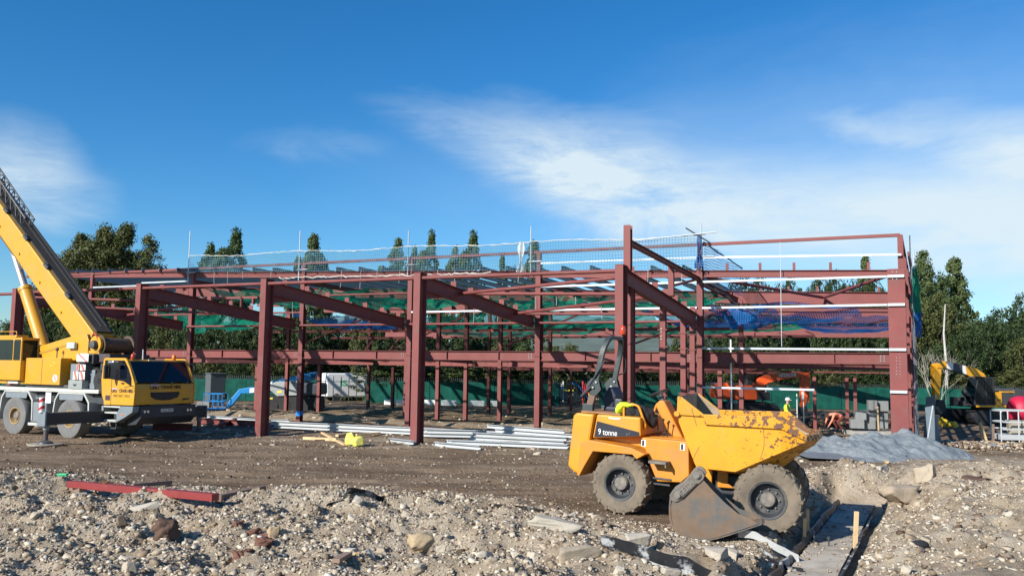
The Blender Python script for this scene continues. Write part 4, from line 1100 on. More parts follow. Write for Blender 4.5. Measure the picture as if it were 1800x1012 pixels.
# --- rear unit
for y, s in ((-.89, -1), (.89, 1)):
    wheel(DU, (0, y, .545), .545, .44, s, TYRE, RIM, HUB, lugs=18, dish=.75, hubr=.135, hublen=.42)
b = MB(); b.prism([(-.60, 1.765), (.275, 1.77), (.300, 1.421), (-.672, 1.30)], -.86, .86); cover = b.build('engine_cover', DUMP_Y, DU, bevel=.035)
b = MB(); b.prism([(-.625, 1.762), (-1.0, 1.765), (-1.06, 1.70), (-1.13, .74), (-1.0, .64), (-.80, .58), (-.69, 1.295)], -.93, .93); b.build('rear_panel', DUMP_Y, DU, bevel=.04)
b = MB(); b.prism([(-.70, 1.29), (.30, 1.412), (1.215, 1.416), (1.245, .80), (1.09, .668), (.60, .63), (.44, .70), (.40, 1.02), (.28, 1.10), (-.55, 1.10)], -.60, .60); b.build('chassis', DUMP_Y, DU, bevel=.015)
b = MB(); b.prism([(.32, 1.408), (1.205, 1.41), (1.235, .81), (1.09, .672), (.64, .64), (.47, .98)], -.86, -.604); b.build('side_panel', DUMP_O, DU, bevel=.015)
b = MB(); b.prism([(.32, 1.408), (1.205, 1.41), (1.235, .81), (1.09, .672), (.64, .64), (.47, .98)], .604, .86); b.build('side_panel', DUMP_O, DU, bevel=.015)
for y0, y1 in ((-1.12, -.62), (.62, 1.12)):
    b = MB(); b.prism([(-.80, 1.235), (-.62, 1.29), (.22, 1.225), (.48, 1.13), (.32, 1.03), (.24, 1.105), (-.54, 1.09), (-.70, .80), (-.80, .60), (-.84, .62)], y0, y1)
    b.build('mudguard', DUMP_O, DU, bevel=.012)
b = MB(); b.bb(-.55, .45, -.58, .58, .45, 1.02); b.build('axle_housing', DARKGREY, DU, bevel=.05)
b = MB(); b.tube((0, -.75, .545), (0, .75, .545), .13, 14); b.build('axle', DARKGREY, DU, True)
b = MB(); b.bb(.55, .88, -1.13, -.86, .985, 1.03); b.bb(.86, .885, -1.12, -.88, .93, .985); step = b.build('step', HUB, DU, bevel=.006)
b = MB(); b.box((.66, -.60 - .28, .70), (.5, .012, .03)); b.box((.66, -.60 - .28, .60), (.46, .012, .03)); b.build('step_rung', DARKGREY, DU)
b = MB(); b.prism([(-.585, 1.635), (.262, 1.500), (.268, 1.425), (-.632, 1.330)], -.8665, -.8605); badge = b.build('badge', mat('badge_black', (.015, .018, .03), .4, dirt=(.2, .2, .2), damt=.02, ds=6), DU)
text_part('lettering', '9 tonne', WHITE, badge, (-.36, -.870, 1.437), .155, (R(90), 0, 0), .002, .38, .0)
b = MB(); b.bb(-.35, -.12, -.868, -.861, 1.70, 1.725); b.build('decal', WHITE, DU)
for x in (.36, 1.10):
    b = MB(); b.bb(x - .045, x + .045, -.868, -.861, 1.25, 1.37); s_ = b.build('warning_sticker', WHITE, DU)
    b = MB(); b.bb(x - .03, x + .01, -.873, -.8685, 1.26, 1.36); b.build('print', BLACK, s_)
b = MB()
for x, z in ((-.68, 1.16), (-.75, 1.02), (-.72, .88)): b.tube((x, -.93, z), (x, -.945, z), .022, 8)
o = b.build('bolt_heads', DARKGREY, DU); o['kind'] = 'stuff'
# operator's place
b = MB(); b.prism([(.33, 1.97), (.40, 2.08), (.50, 2.085), (.90, 1.40), (.72, 1.40), (.60, 1.50)], -.20, .20); b.build('steering_console', DUMP_O, DU, bevel=.03)
b = MB(); b.tube((.43, 0, 2.05), (.36, 0, 2.19), .045, 12); col_ = b.build('steering_column', DARKGREY, DU, True)
sw = MB(); sw.path([(0.20 * math.cos(a), .20 * math.sin(a), 0) for a in [2 * math.pi * i / 24 for i in range(24)]], .017, 8, True)
for k in range(3):
    a = 2 * math.pi * k / 3; sw.bar((0, 0, -.03), (.19 * math.cos(a), .19 * math.sin(a), 0), .03, .012)
o = sw.build('steering_wheel', BLACK, DU, True); o.location = (.345, 0, 2.22); o.rotation_euler = (0, R(-24), 0)
def bent(pts, r, name, m, parent, n=10):
    b = MB(); b.path(pts, r, n); return b.build(name, m, parent, True)
def rounded(P, r, k=5):
    P = [Vector(p) for p in P]; out = [P[0]]
    for i in range(1, len(P) - 1):
        a = (P[i - 1] - P[i]); c = (P[i + 1] - P[i]); q = min(r, a.length * .45, c.length * .45)
        p0 = P[i] + a.normalized() * q; p1 = P[i] + c.normalized() * q
        for j in range(k + 1):
            t = j / k; out.append(p0 * (1 - t) ** 2 + P[i] * 2 * t * (1 - t) + p1 * t * t)
    return out + [P[-1]]
bent(rounded([(-.11, -.70, 1.74), (-.12, -.70, 1.98), (.17, -.70, 1.99), (.33, -.70, 1.60), (.27, -.70, 1.53)], .09), .024, 'guard_rail', DUMP_Y, DU)
bent(rounded([(.02, .62, 1.74), (.10, .62, 2.0), (.36, .62, 1.98), (.52, .62, 1.42)], .09), .024, 'guard_rail', DUMP_O, DU)
for (x0, x1, h_) in ((.46, .42, .40), (.56, .55, .33), (.63, .66, .30)):
    b = MB(); b.tube((x0, -.32, 1.40), (x1, -.34, 1.40 + h_), .011, 6); b.ball((x1, -.34, 1.40 + h_), .026, 8, 5); b.build('lever', BLACK, DU, True)
b = MB(); b.bb(-.72, -.18, -.26, .26, 1.775, 1.90); seat = b.build('seat', NAVY, DU, bevel=.05)
b = MB(); b.prism([(-.72, 1.86), (-.52, 1.86), (-.46, 2.10), (-.56, 2.27), (-.64, 2.27), (-.74, 2.08)], -.23, .23); b.build('seat_back', NAVY, DU, bevel=.05)
for y in (-.30,):
    b = MB(); b.bb(-.46, -.30, y - .04, y + .04, 1.78, 2.06); b.build('arm_rest', DARKGREY, DU, bevel=.03)
b = MB(); b.prism([(-.95, 1.775), (-.15, 1.775), (-.15, 1.80), (-.95, 1.80)], -.80, .80); b.build('cover_plate', mat('rusty_plate', (.33, .17, .09), .8, var=.25, vs=5, dirt=(.5, .28, .05), damt=.3, ds=4), DU)
# roll bar: a hoop leaning forwards, hinged on two stubs
STUB = mat('worn_brown_steel', (.17, .105, .075), .7, .2, var=.2, vs=6)
ROPS = mat('roll_bar_grey', (.034, .045, .047), .5, .1, var=.15, vs=3, dirt=(.2, .17, .13), damt=.15, ds=3)
for y in (-.55, .42):
    b = MB(); b.bb(-1.02, -.80, y - .05, y + .05, 1.767, 1.86 if y > 0 else 1.93); b.build('roll_bar_foot', ROPS, DU, bevel=.01)
    b = MB(); b.prism([(-.97, 1.80), (-.83, 1.80), (-.73, 2.20), (-.86, 2.24)], y - .045, y + .045); b.build('roll_bar_stub', STUB, DU, bevel=.012)
    b = MB(); b.prism([(-.96, 2.30), (-.88, 2.12), (-.74, 2.10), (-.64, 2.22), (-.70, 2.40), (-.84, 2.44)], y - .06, y - .046); b.prism([(-.96, 2.30), (-.88, 2.12), (-.74, 2.10), (-.64, 2.22), (-.70, 2.40), (-.84, 2.44)], y + .046, y + .06)
    h_ = b.build('hinge_plate', ROPS, DU)
    b = MB(); b.tube((-.80, y - .10, 2.26), (-.80, y + .10, 2.26), .025, 8); b.tube((-.74, y - .09, 2.36), (-.74, y + .09, 2.36), .02, 8); b.build('hinge_pin', SILVER, h_)
hoop = rounded([(-.79, -.55, 2.22), (-.66, -.55, 2.98), (-.60, -.40, 3.24), (-.60, .27, 3.24), (-.66, .42, 2.98), (-.79, .42, 2.22)], .22, 6)
b = MB()
n_ = len(hoop); V = []; ax = Vector((1, 0, 0))
for i, p in enumerate(hoop):
    d = (hoop[min(i + 1, n_ - 1)] - hoop[max(i - 1, 0)]).normalized()
    a = (ax - d * ax.dot(d)).normalized(); c = d.cross(a).normalized()
    V += [p + a * sx * .052 + c * sy * .036 for sx, sy in ((-1, -1), (1, -1), (1, 1), (-1, 1))]
F = []
for i in range(n_ - 1): F += [(i * 4 + j, i * 4 + (j + 1) % 4, i * 4 + 4 + (j + 1) % 4, i * 4 + 4 + j) for j in range(4)]
b.add(V, F + [(3, 2, 1, 0), tuple(range(n_ * 4 - 4, n_ * 4))]); b.build('roll_bar', ROPS, DU, bevel=.008)
b = MB(); b.tube((-.98, -.62, 2.13), (-.57, -.62, 2.80), .016, 8); b.tube((-1.02, -.64, 2.08), (-.80, -.64, 2.30), .024, 8); b.build('gas_strut', DARKGREY, DU, True)
bent(rounded([(-.64, .48, 2.95), (-.56, .50, 2.8), (-.58, .52, 2.55), (-.72, .50, 2.50)], .08), .012, 'cable', BLACK, DU, 6)
b = MB(); b.tube((-.62, .40, 3.22), (-.62, .40, 3.33), .018, 8); st = b.build('beacon_stalk', BLACK, DU, True)
b = MB(); b.lathe([(.062, 3.33), (.068, 3.38), (.062, 3.44), (.05, 3.49), (.025, 3.515)], (-.62, .40, 0), 16, 'z'); b.build('beacon', LAMP_R, DU, True)
# --- front unit (steered a few degrees off the rear one)
for y, s in ((-.89, -1), (.89, 1)):
    front(wheel(DU, (0, y, .575), .575, .44, s, TYRE, RIM, HUB, lugs=18, dish=.75, hubr=.135, hublen=.42))
half = {   # station: (x, y, z) from rim to keel
 'A': [(-1.604, 1.0, 2.222), (-1.566, 1.0, 1.768), (-1.25, 1.0, 1.05), (-1.13, .55, .985)],
 'B': [(-1.137, 1.0, 1.938), (-1.10, 1.0, 1.775), (-1.084, 1.0, 1.0), (-1.0, .55, .93)],
 'C': [(-.5, 1.0, 1.962), (-.5, 1.0, 1.787), (-.563, 1.0, .993), (-.56, .52, .90)],
 'D': [(.193, 1.0, 1.998), (.18, 1.0, 1.80), (.18, 1.0, 1.385), (.12, .45, 1.03)],
 'E': [(.565, .93, 1.700), (.58, .93, 1.612), (.586, .93, 1.596), (.50, .42, 1.36)],
 'F': [(.760, .40, 1.735), (.79, .40, 1.650), (.795, .40, 1.632), (.70, .25, 1.50)]}
V = []; idx = {}
for s in (-1, 1):
    for k, pts in half.items():
        for j, (x, y, z) in enumerate(pts): idx[(s, k, j)] = len(V); V.append((x, s * y, z))
F = []; ks = list(half); RIMF = []
for s in (-1, 1):
    for a, c in zip(ks[:-1], ks[1:]):
        for j in range(3):
            f = [idx[(s, a, j)], idx[(s, c, j)], idx[(s, c, j + 1)], idx[(s, a, j + 1)]]
            if s > 0: f = f[::-1]
            if j == 0 and a in 'BCDE': continue
            F.append(tuple(f))
for a, c in zip(ks[:-1], ks[1:]): F.append((idx[(-1, a, 3)], idx[(-1, c, 3)], idx[(1, c, 3)], idx[(1, a, 3)]))
F.append(tuple([idx[(-1, 'A', j)] for j in range(4)] + [idx[(1, 'A', j)] for j in (3, 2, 1)] + [idx[(1, 'A', 0)]]))
F.append((idx[(-1, 'F', 1)], idx[(1, 'F', 1)], idx[(1, 'F', 3)], idx[(-1, 'F', 3)]))
bm = bmesh.new(); vs = [bm.verts.new(v) for v in V]
for f in F:
    try: bm.faces.new([vs[i] for i in f])
    except ValueError: pass
bmesh.ops.recalc_face_normals(bm, faces=bm.faces)
me = bpy.data.meshes.new('skip'); bm.to_mesh(me); bm.free()
for m_ in (SKIP, SKIP_IN, SKIP_UNDER): me.materials.append(m_)
skip = obj('skip', me, None, DU); so = skip.modifiers.new('shell', 'SOLIDIFY'); so.thickness = .035; so.offset = -1; so.material_offset = 1; so.material_offset_rim = 0
for p in me.polygons:
    if p.normal.z < -.35 and abs(p.center.y) < .95: p.material_index = 0
front(skip)
b = MB()
for s in (-1, 1):
    e = .05
    sec = []
    for k, dy in (('B', e), ('C', e), ('D', e), ('E', e * .8), ('F', .02)):
        (x0, y0, z0), (x1, y1, z1) = half[k][0], half[k][1]
        ox = .03 if k in 'EF' else 0
        sec.append([(x0 + ox, s * (y0 + dy), z0 + .004), (x1 + ox, s * (y1 + dy), z1 - .012), (x1 - ox * .3, s * (y1 - .03), z1 - .012), (x0 - ox * .3 - (.02 if k in 'EF' else 0), s * (y0 - .035), z0 + .004)])
    n = len(b.V); VV = [v for q in sec for v in q]
    FF = []
    for i in range(len(sec) - 1): FF += [(i * 4 + j, i * 4 + (j + 1) % 4, i * 4 + 4 + (j + 1) % 4, i * 4 + 4 + j) for j in range(4)]
    b.add(VV, FF + [(0, 1, 2, 3), tuple(range(len(VV) - 4, len(VV)))])
(x0, y0, z0), (x1, y1, z1) = half['F'][0], half['F'][1]
b.add([(x0 + .03, -y0, z0), (x1 + .03, -y1, z1 - .012), (x1 - .05, -y1, z1 - .012), (x0 - .05, -y0, z0), (x0 + .03, y0, z0), (x1 + .03, y1, z1 - .012), (x1 - .05, y1, z1 - .012), (x0 - .05, y0, z0)],
      [(0, 1, 5, 4), (1, 2, 6, 5), (2, 3, 7, 6), (3, 0, 4, 7)])
front(b.build('skip_rim', SKIP_RIM, DU, bevel=.01))
for s in (-1, 1):
    b = MB(); b.prism([(-1.60, 2.218), (-1.53, 2.224), (-1.13, 1.945), (-1.13, 1.90), (-1.60, 1.90)], s * .995, s * 1.04); front(b.build('skip_wing', SKIP_RIM, DU, bevel=.008))
    b = MB(); b.tube((-1.60, s * 1.06, 1.92), (-1.60, s * .99, 1.92), .05, 12); front(b.build('lifting_eye', SKIP_RIM, DU, True))
for s in (-1, 1):
    b = MB(); b.prism([(-1.33, 1.02), (-1.02, .985), (-1.02, .62), (-1.12, .53), (-1.25, .56)], s * .40, s * .50)
    front(b.build('front_chassis', DUMP_Y, DU, bevel=.02))
b = MB(); b.bb(-1.0, .25, -.38, .38, .50, .86); front(b.build('front_frame', DARKGREY, DU, bevel=.04))
b = MB(); b.prism([(-.93, .97), (-.74, .97), (-.74, .72), (-.62, .64), (-.92, .63)], -.50, -.42); front(b.build('ram_bracket', DUMP_O, DU, bevel=.015))
b = MB(); b.tube((0, -.75, .575), (0, .75, .575), .14, 14); front(b.build('axle', DARKGREY, DU, True))
b = MB(); b.tube((-.98, -.25, .72), (.05, -.25, 1.0), .06, 10); b.tube((-.98, .25, .72), (.05, .25, 1.0), .06, 10); front(b.build('tipping_ram', SILVER, DU, True))
b = MB(); b.lathe([(.16, .45), (.17, .5), (.17, .95), (.12, 1.0)], (1.33, 0, 0), 18, 'z'); b.build('pivot', DARKGREY, DU, True)
bent(rounded([(1.15, -.3, 1.05), (1.40, -.42, 1.12), (1.62, -.3, .95)], .15), .022, 'hydraulic_hose', BLACK, DU, 8)
bent(rounded([(1.15, -.22, 1.15), (1.38, -.36, 1.28), (1.66, -.26, 1.05)], .15), .022, 'hydraulic_hose', BLACK, DU, 8)
# jacket thrown over the rail
def drape(name, m, label, pts, parent_M, seed, th=.05):
    bm = bmesh.new(); r2 = random.Random(seed)
    for (x, y, z, rx, ry, rz_) in pts:
        Mx = Matrix.Translation((x, y, z)) @ Matrix.Diagonal((rx, ry, rz_, 1))
        bmesh.ops.create_icosphere(bm, subdivisions=3, radius=1, matrix=Mx)
    me = bpy.data.meshes.new(name); bm.to_mesh(me); bm.free()
    o = obj(name, me, m)
    rm = o.modifiers.new('remesh', 'REMESH'); rm.mode = 'VOXEL'; rm.voxel_size = .022; rm.use_smooth_shade = True
    tx = bpy.data.textures.new('cloth_folds', 'CLOUDS'); tx.noise_scale = .11
    d = o.modifiers.new('folds', 'DISPLACE'); d.texture = tx; d.strength = .07; d.mid_level = .5
    o.matrix_world = parent_M
    return tag(o, label, 'jacket')
drape('jacket', CLOTH_BLACK, 'black jacket bundled on the dumper beside the seat inside the yellow guard rail', [(-.02, -.55, 1.86, .16, .16, .13), (.14, -.52, 1.84, .17, .14, .15), (.26, -.45, 1.78, .15, .14, .15), (.05, -.42, 1.80, .22, .16, .10), (.36, -.40, 1.70, .10, .10, .14)], M_R, 2)
drape('jacket', HIVIS, 'fluorescent yellow jacket hung over the rear end of the dumper guard rail', [(-.19, -.66, 1.92, .07, .10, .10), (-.10, -.66, 1.97, .10, .10, .05), (-.24, -.66, 1.84, .05, .10, .09), (.0, -.65, 1.985, .10, .08, .035)], M_R, 4)

# ------------------------------------------------------------------ excavator bucket lying in front of the dumper
BKO = (3.204, 14.40, -.05)
BK = thing('digger_bucket', 'rusty excavator bucket standing on its heel against the dumper front wheel', 'bucket', BKO, R(-16))
outl = [(-.591, .285), (-.56, .17), (-.482, .085), (-.37, .02), (-.246, -.015), (-.03, -.022), (.16, .03), (.327, .09), (.802, .278), (.69, .355), (.489, .42), (.29, .575), (.10, .758), (-.06, .931), (-.15, .93), (-.40, .68), (-.55, .60), (-.592, .45)]
for y in (0, .55):
    b = MB(); b.prism(outl, y, y + .028); b.build('side_plate', RUSTY, BK, bevel=.006)
back = [(-.60, .60), (-.612, .45), (-.608, .28), (-.575, .16), (-.49, .068), (-.375, 0), (-.25, -.036), (-.03, -.044), (.16, .008), (.327, .066), (.83, .265)]
inn = [(x + .028 * 1.0, z + .028) for x, z in back]
b = MB(); b.prism(back + inn[::-1], -.012, .59); b.build('shell', RUSTY, BK)
b = MB(); b.prism([(.60, .225), (.90, .285), (.60, .195)], .05, .52); b.build('cutting_edge', RUSTY, BK)
ear = [(-.06, .93), (-.03, 1.0), (-.075, 1.075), (-.15, 1.105), (-.235, 1.06), (-.30, .96), (-.42, .83), (-.55, .74), (-.60, .66), (-.595, .58), (-.50, .545), (-.40, .60)]
for y in (.03, .45):
    b = MB(); b.prism(ear, y - .055, y + .02); e_ = b.build('hanger_plate', mat('hanger_steel', (.15, .135, .115), .6, .25, var=.2, vs=8, dirt=(.25, .21, .16), damt=.3, ds=6), BK, bevel=.01)
    if y < .1:
        t_ = text_part('lettering', 'GEITH', PINGREY, e_, (-.325, -.031, .785), .125, (R(90), 0, 0), .008, .30, .004); t_.rotation_euler = (R(90), R(-46), 0)
        b = MB(); b.bar((-.40, -.03, .615), (-.15, -.03, .875), .012, .012); b.build('weld_seam', BLACK, e_)
for x, z in ((-.155, 1.0), (-.462, .672)):
    b = MB(); b.tube((x, -.05, z), (x, .50, z), .062, 18); p_ = b.build('pin', PINGREY, BK, True)
    b = MB(); b.tube((x, -.075, z), (x, -.048, z), .040, 14); b.build('pin_cap', PINGREY, p_, True)

# ------------------------------------------------------------------ mobile crane
CR = thing('mobile_crane', 'yellow two-axle mobile crane on outriggers with its boom raised to the left', 'mobile crane', (-14.5517, 31.7377, -.05), R(-28.2))
def cb(name, m, *boxes, bevel=.015, parent=None):
    b = MB()
    for q in boxes: b.bb(*q)
    return b.build(name, m, parent or CR, bevel=bevel)
for x in (-.22, -3.32):
    for y, s in ((-1.06, -1), (1.06, 1)):
        wheel(CR, (x, y, .71), .70, .46, s, TYRE_C, HUB_Y, HUB, rr=.42, lugs=0, dish=.6, hubr=.16, hublen=.35, bolts_n=10)
cb('carrier_frame', DARKGREY, (-5.6, 3.0, -.55, .55, .75, 1.42), (-5.4, 1.4, -1.0, 1.0, 1.25, 1.56))
cb('deck', LTGREY, (-5.6, 1.25, -1.27, 1.27, 1.62, 1.75))
for x in (-.22, -3.32):
    for y0, y1 in ((-1.28, -.80), (.80, 1.28)):
        b = MB(); b.prism([(x - .98, .55), (x - .93, .55), (x - .80, 1.34), (x - .62, 1.57), (x + .70, 1.57), (x + .95, 1.28), (x + 1.0, .60), (x + 1.05, .60), (x + 1.02, 1.30), (x + .76, 1.615), (x - .66, 1.615), (x - .86, 1.36)], y0, y1)
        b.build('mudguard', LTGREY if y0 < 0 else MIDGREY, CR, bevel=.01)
        b = MB(); b.prism([(x - .62, 1.56), (x + .68, 1.56), (x + .62, 1.36), (x - .60, 1.36)], y0 + .02, y0 + .04); b.build('mudguard_skirt', MIDGREY, CR)
cb('fuel_tank', MIDGREY, (-2.42, -1.98, -1.25, -.75, .52, 1.24), (-1.94, -1.55, -1.25, -.75, .52, 1.27), bevel=.05)
cb('tank_step', LTGREY, (-2.5, -1.5, -1.28, -.8, .40, .50))
cb('data_plate', WHITE, (-1.58, -1.28, -1.275, -1.262, 1.22, 1.60), bevel=.004)
cb('handle_bar', MIDGREY, (-2.2, -1.75, -1.24, -1.21, 1.36, 1.41), (-2.2, -2.16, -1.24, -1.21, 1.36, 1.50))
# driver's cab
CABM = CRANE_Y
door = [(1.43, 2.80), (1.50, 2.84), (2.52, 2.845), (2.60, 2.77), (2.78, 2.50), (3.03, 2.00), (3.06, 1.80), (3.02, 1.28), (1.60, 1.27), (1.42, 1.58), (1.36, 2.12)]
b = MB(); b.prism([(1.43, 2.76), (1.52, 2.80), (2.55, 2.80), (2.80, 2.44), (2.99, 2.00), (3.02, 1.80), (2.99, 1.275), (1.62, 1.272), (1.44, 1.58), (1.40, 2.12)], -1.02, 1.24)
# cab as pillars and panels round the glass
cabp = MB()
cabp.prism([(2.80, 2.02), (3.02, 1.98), (3.05, 1.80), (3.01, 1.28), (2.80, 1.28)], -1.20, 1.22)         # front panel
cabp.prism([(1.42, 2.75), (1.50, 2.79), (2.56, 2.80), (2.62, 2.74), (2.54, 2.72), (1.50, 2.70)], -1.20, 1.22)      # roof
cabp.prism([(1.40, 2.70), (1.48, 2.70), (1.48, 1.28), (1.62, 1.28), (1.44, 1.58), (1.38, 2.12)], -1.20, 1.22)   # back wall
cabp.bb(1.5, 2.82, -1.15, 1.2, 1.26, 1.36)
cab = cabp.build('cab', CABM, CR, bevel=.02)
b = MB()
for y in (-1.20, 1.16):
    b.prism([(2.50, 2.74), (2.60, 2.76), (3.03, 2.02), (2.93, 2.00)], y, y + .055)
b.build('windscreen_pillar', CABM, CR, bevel=.01)
b = MB()
for y in (-1.262, 1.222):
    out_ = door; win = [(1.50, 2.765), (2.49, 2.76), (2.70, 2.50), (2.87, 2.17), (2.89, 1.89), (2.48, 2.06), (1.80, 2.13), (1.46, 2.18)]
    n0 = len(b.V)
win = [(1.50, 2.765), (2.49, 2.76), (2.70, 2.50), (2.87, 2.17), (2.89, 1.89), (2.48, 2.06), (1.80, 2.13), (1.46, 2.18)]
def door_mesh(y, yy):
    bm = bmesh.new()
    lo = [bm.verts.new((x, y, z)) for x, z in door]; li = [bm.verts.new((x, y, z)) for x, z in win]
    e1 = [bm.edges.new((lo[i], lo[(i + 1) % len(lo)])) for i in range(len(lo))] + [bm.edges.new((li[i], li[(i + 1) % len(li)])) for i in range(len(li))]
    r_ = bmesh.ops.triangle_fill(bm, use_beauty=True, edges=e1)
    fs = [g for g in r_['geom'] if isinstance(g, bmesh.types.BMFace)]
    ex = bmesh.ops.extrude_face_region(bm, geom=fs)
    bmesh.ops.translate(bm, vec=(0, yy - y, 0), verts=[g for g in ex['geom'] if isinstance(g, bmesh.types.BMVert)])
    bmesh.ops.recalc_face_normals(bm, faces=bm.faces)
    me = bpy.data.meshes.new('door'); bm.to_mesh(me); bm.free(); return obj('door', me, CABM, CR)
dr2 = door_mesh(1.222, 1.275); dr = door_mesh(-1.262, -1.205)
for y in (-1.235, 1.25):
    b = MB(); b.prism(win, y - .004, y + .004); b.build('door_window', GLASS_D, dr if y < 0 else dr2)
b = MB(); b.bb(1.86, 1.90, -1.275, -1.262, 1.28, 2.12); b.build('door_seam', mat('yellow_seam', (.45, .26, .02), .6), dr)
b = MB(); b.bb(1.62, 1.84, -1.276, -1.264, 1.42, 1.58); b.build('door_label', mat('dark_label', (.06, .03, .03), .6), dr)
b = MB(); b.prism([(2.585, 2.735), (2.60, 2.745), (3.00, 2.03), (2.985, 2.02)], -1.14, 1.16); b.build('windscreen', GLASS_D, CR)
b = MB(); b.bb(2.0, 2.5, .2, .9, 1.4, 2.35); b.bb(2.0, 2.5, -.9, -.3, 1.4, 2.35); b.build('cab_seat', BLACK, CR, bevel=.06)
b = MB(); b.bb(2.6, 2.95, -1.1, 1.1, 1.8, 1.97); b.build('dashboard', BLACK, CR, bevel=.03)
for y in (-.45, .25, .92):
    b = MB(); b.bar((3.035, y, 2.01), (2.99, y - .42, 2.06), .02, .015); b.ball((3.04, y, 2.0), .035, 8, 5); b.build('wiper', BLACK, CR)
g = [(-.62, 1.70), (.58, 1.70), (.60, 1.64), (.52, 1.52), (.25, 1.44), (-.10, 1.42), (-.42, 1.46), (-.60, 1.56)]
b = MB(); b.prism([(y, z) for y, z in g], 3.036, 3.052, 'x'); gr = b.build('grille', BLACK, CR)
for z in (1.49, 1.55, 1.61):
    b = MB(); b.bb(3.054, 3.060, -.5, .5, z, z + .015); b.build('grille_bar', DARKGREY, gr)
DARKLET = mat('dark_brown_lettering', (.10, .045, .012), .6)
t_ = text_part('lettering', 'CRANE HIRE', DARKLET, CR, (3.052, .22, 1.86), .17, (R(90), 0, R(90)), .003, .84, .004)
text_part('lettering', 'UBU', DARKLET, CR, (3.052, -.47, 1.845), .15, (R(90), 0, R(90)), .003, .36, .004)
b = MB(); b.bb(3.047, 3.052, -.66, -.28, 1.89, 1.97); b.build('logo_band', mat('faded_pink', (.55, .36, .36), .6), CR)
b = MB(); b.bb(3.02, 3.045, -1.18, 1.2, 1.745, 1.755); b.build('panel_seam', DARKLET, CR)
b = MB(); b.prism([(.72, 1.40), (1.02, 1.43), (1.05, 1.47), (.78, 1.47)], 3.032, 3.042, 'x'); b.build('maker_badge', BLACK, CR)
text_part('lettering', 'CRANE HIRE', DARKLET, dr, (2.62, -1.268, 1.745), .155, (R(90), 0, 0), .003, .66, .004)
text_part('lettering', 'UBU', DARKLET, dr, (2.05, -1.268, 1.73), .13, (R(90), 0, 0), .003, .26, .006)
text_part('lettering', '028 9071 7018', mat('faded_lettering', (.30, .17, .02), .6), dr, (2.42, -1.268, 1.575), .12, (R(90), 0, 0), .003, .80, .002)
b = MB(); b.bb(1.92, 2.20, -1.2665, -1.2635, 1.765, 1.83); b.build('logo_band', mat('faded_pink'  , (.55, .36, .36), .6), dr)
b = MB(); b.bb(2.40, 2.52, -1.30, -1.262, 1.98, 2.02); b.build('door_handle', BLACK, dr)
# mirrors
b = MB(); b.path(rounded([(2.15, -1.26, 2.70), (2.10, -1.55, 2.72), (2.08, -1.56, 2.15)], .1), .014, 6); ma = b.build('mirror_arm', BLACK, CR, True)
b = MB(); b.bb(1.97, 2.06, -1.68, -1.44, 2.14, 2.60); b.build('mirror', BLACK, ma, bevel=.03)
b = MB(); b.bb(2.10, 2.36, -1.62, -1.40, 2.66, 2.74); b.build('mirror', SILVER, ma, bevel=.03)
b = MB(); b.path(rounded([(2.95, -1.24, 1.92), (3.0, -1.5, 1.9), (2.85, -1.52, 1.86)], .05), .012, 6); b.build('mirror_arm', BLACK, CR, True)
b = MB(); b.path(rounded([(2.62, 1.22, 2.68), (2.78, 1.42, 2.66), (2.80, 1.44, 2.45)], .08), .016, 6); b.build('mirror_arm', DARKGREY, CR, True)
# bumper, steps, lights
b = MB(); b.prism([(2.45, 1.25), (3.10, 1.25), (3.12, .86), (2.90, .62), (2.45, .58)], -1.02, 1.30); b.build('bumper', mat('bumper_grey', (.030, .034, .040), .55, var=.15), CR, bevel=.03)
b = MB(); b.prism([(1.47, 1.23), (1.58, 1.23), (1.58, .70), (1.50, .70)], -1.29, -.85); b.prism([(2.42, 1.235), (3.04, 1.245), (3.02, 1.05), (2.62, .85), (2.25, .70), (2.25, .98)], -1.29, -1.025); b.prism([(1.55, .72), (2.25, .72), (2.25, .69), (1.55, .69)], -1.28, -.9); b.build('step_housing', MIDGREY, CR, bevel=.012)
for z in (1.20, 1.0, .74): cb('step', LTGREY, (1.585, 2.40 if z > .9 else 2.22, -1.285, -.98, z - .02, z + .03), bevel=.005)
cb('step', DARKGREY, (1.72, 2.2, -1.25, -1.0, .47, .51), bevel=.004)
cb('step_bracket', DARKGREY, (1.74, 1.77, -1.22, -1.19, .50, .70), (2.15, 2.18, -1.22, -1.19, .50, .70), bevel=0)
cb('side_marker', LAMP_O, (2.50, 2.58, -1.30, -1.29, .93, .99), bevel=.004)
for y in (-.82, .98):
    b = MB(); b.bb(3.105, 3.125, y - .15, y + .15, 1.0, 1.13); hl = b.build('headlight', DARKGREY, CR, bevel=.01)
    b = MB(); b.tube((3.12, y - .06, 1.065), (3.135, y - .06, 1.065), .045, 12); b.tube((3.12, y + .07, 1.065), (3.135, y + .07, 1.065), .045, 12); b.build('lens', SILVER, hl)
b = MB(); b.bb(3.11, 3.122, -.22, .30, 1.03, 1.14); npl = b.build('number_plate', mat('plate_white', (.62, .62, .58), .5), CR)
text_part('lettering', 'UAZ 7669', BLACK, npl, (3.124, .04, 1.085), .11, (R(90), 0, R(90)), .001, .46, .0)
for x, y, m_ in ((2.55, -1.0, LAMP_R), (2.5, .75, LAMP_O)):
    b = MB(); b.lathe([(.06, 2.80), (.07, 2.84), (.07, 2.92), (.05, 2.98), (.02, 3.0)], (x, y, 0), 14, 'z'); b.build('beacon', m_, CR, True)
b = MB(); b.tube((2.3, -.4, 2.80), (2.3, -.4, 3.15), .025, 8); b.build('exhaust_stub', SILVER, CR, True)
b = MB(); b.bb(2.56, 2.62, -.4, .2, 2.775, 2.80); b.build('roof_label', WHITE, CR)
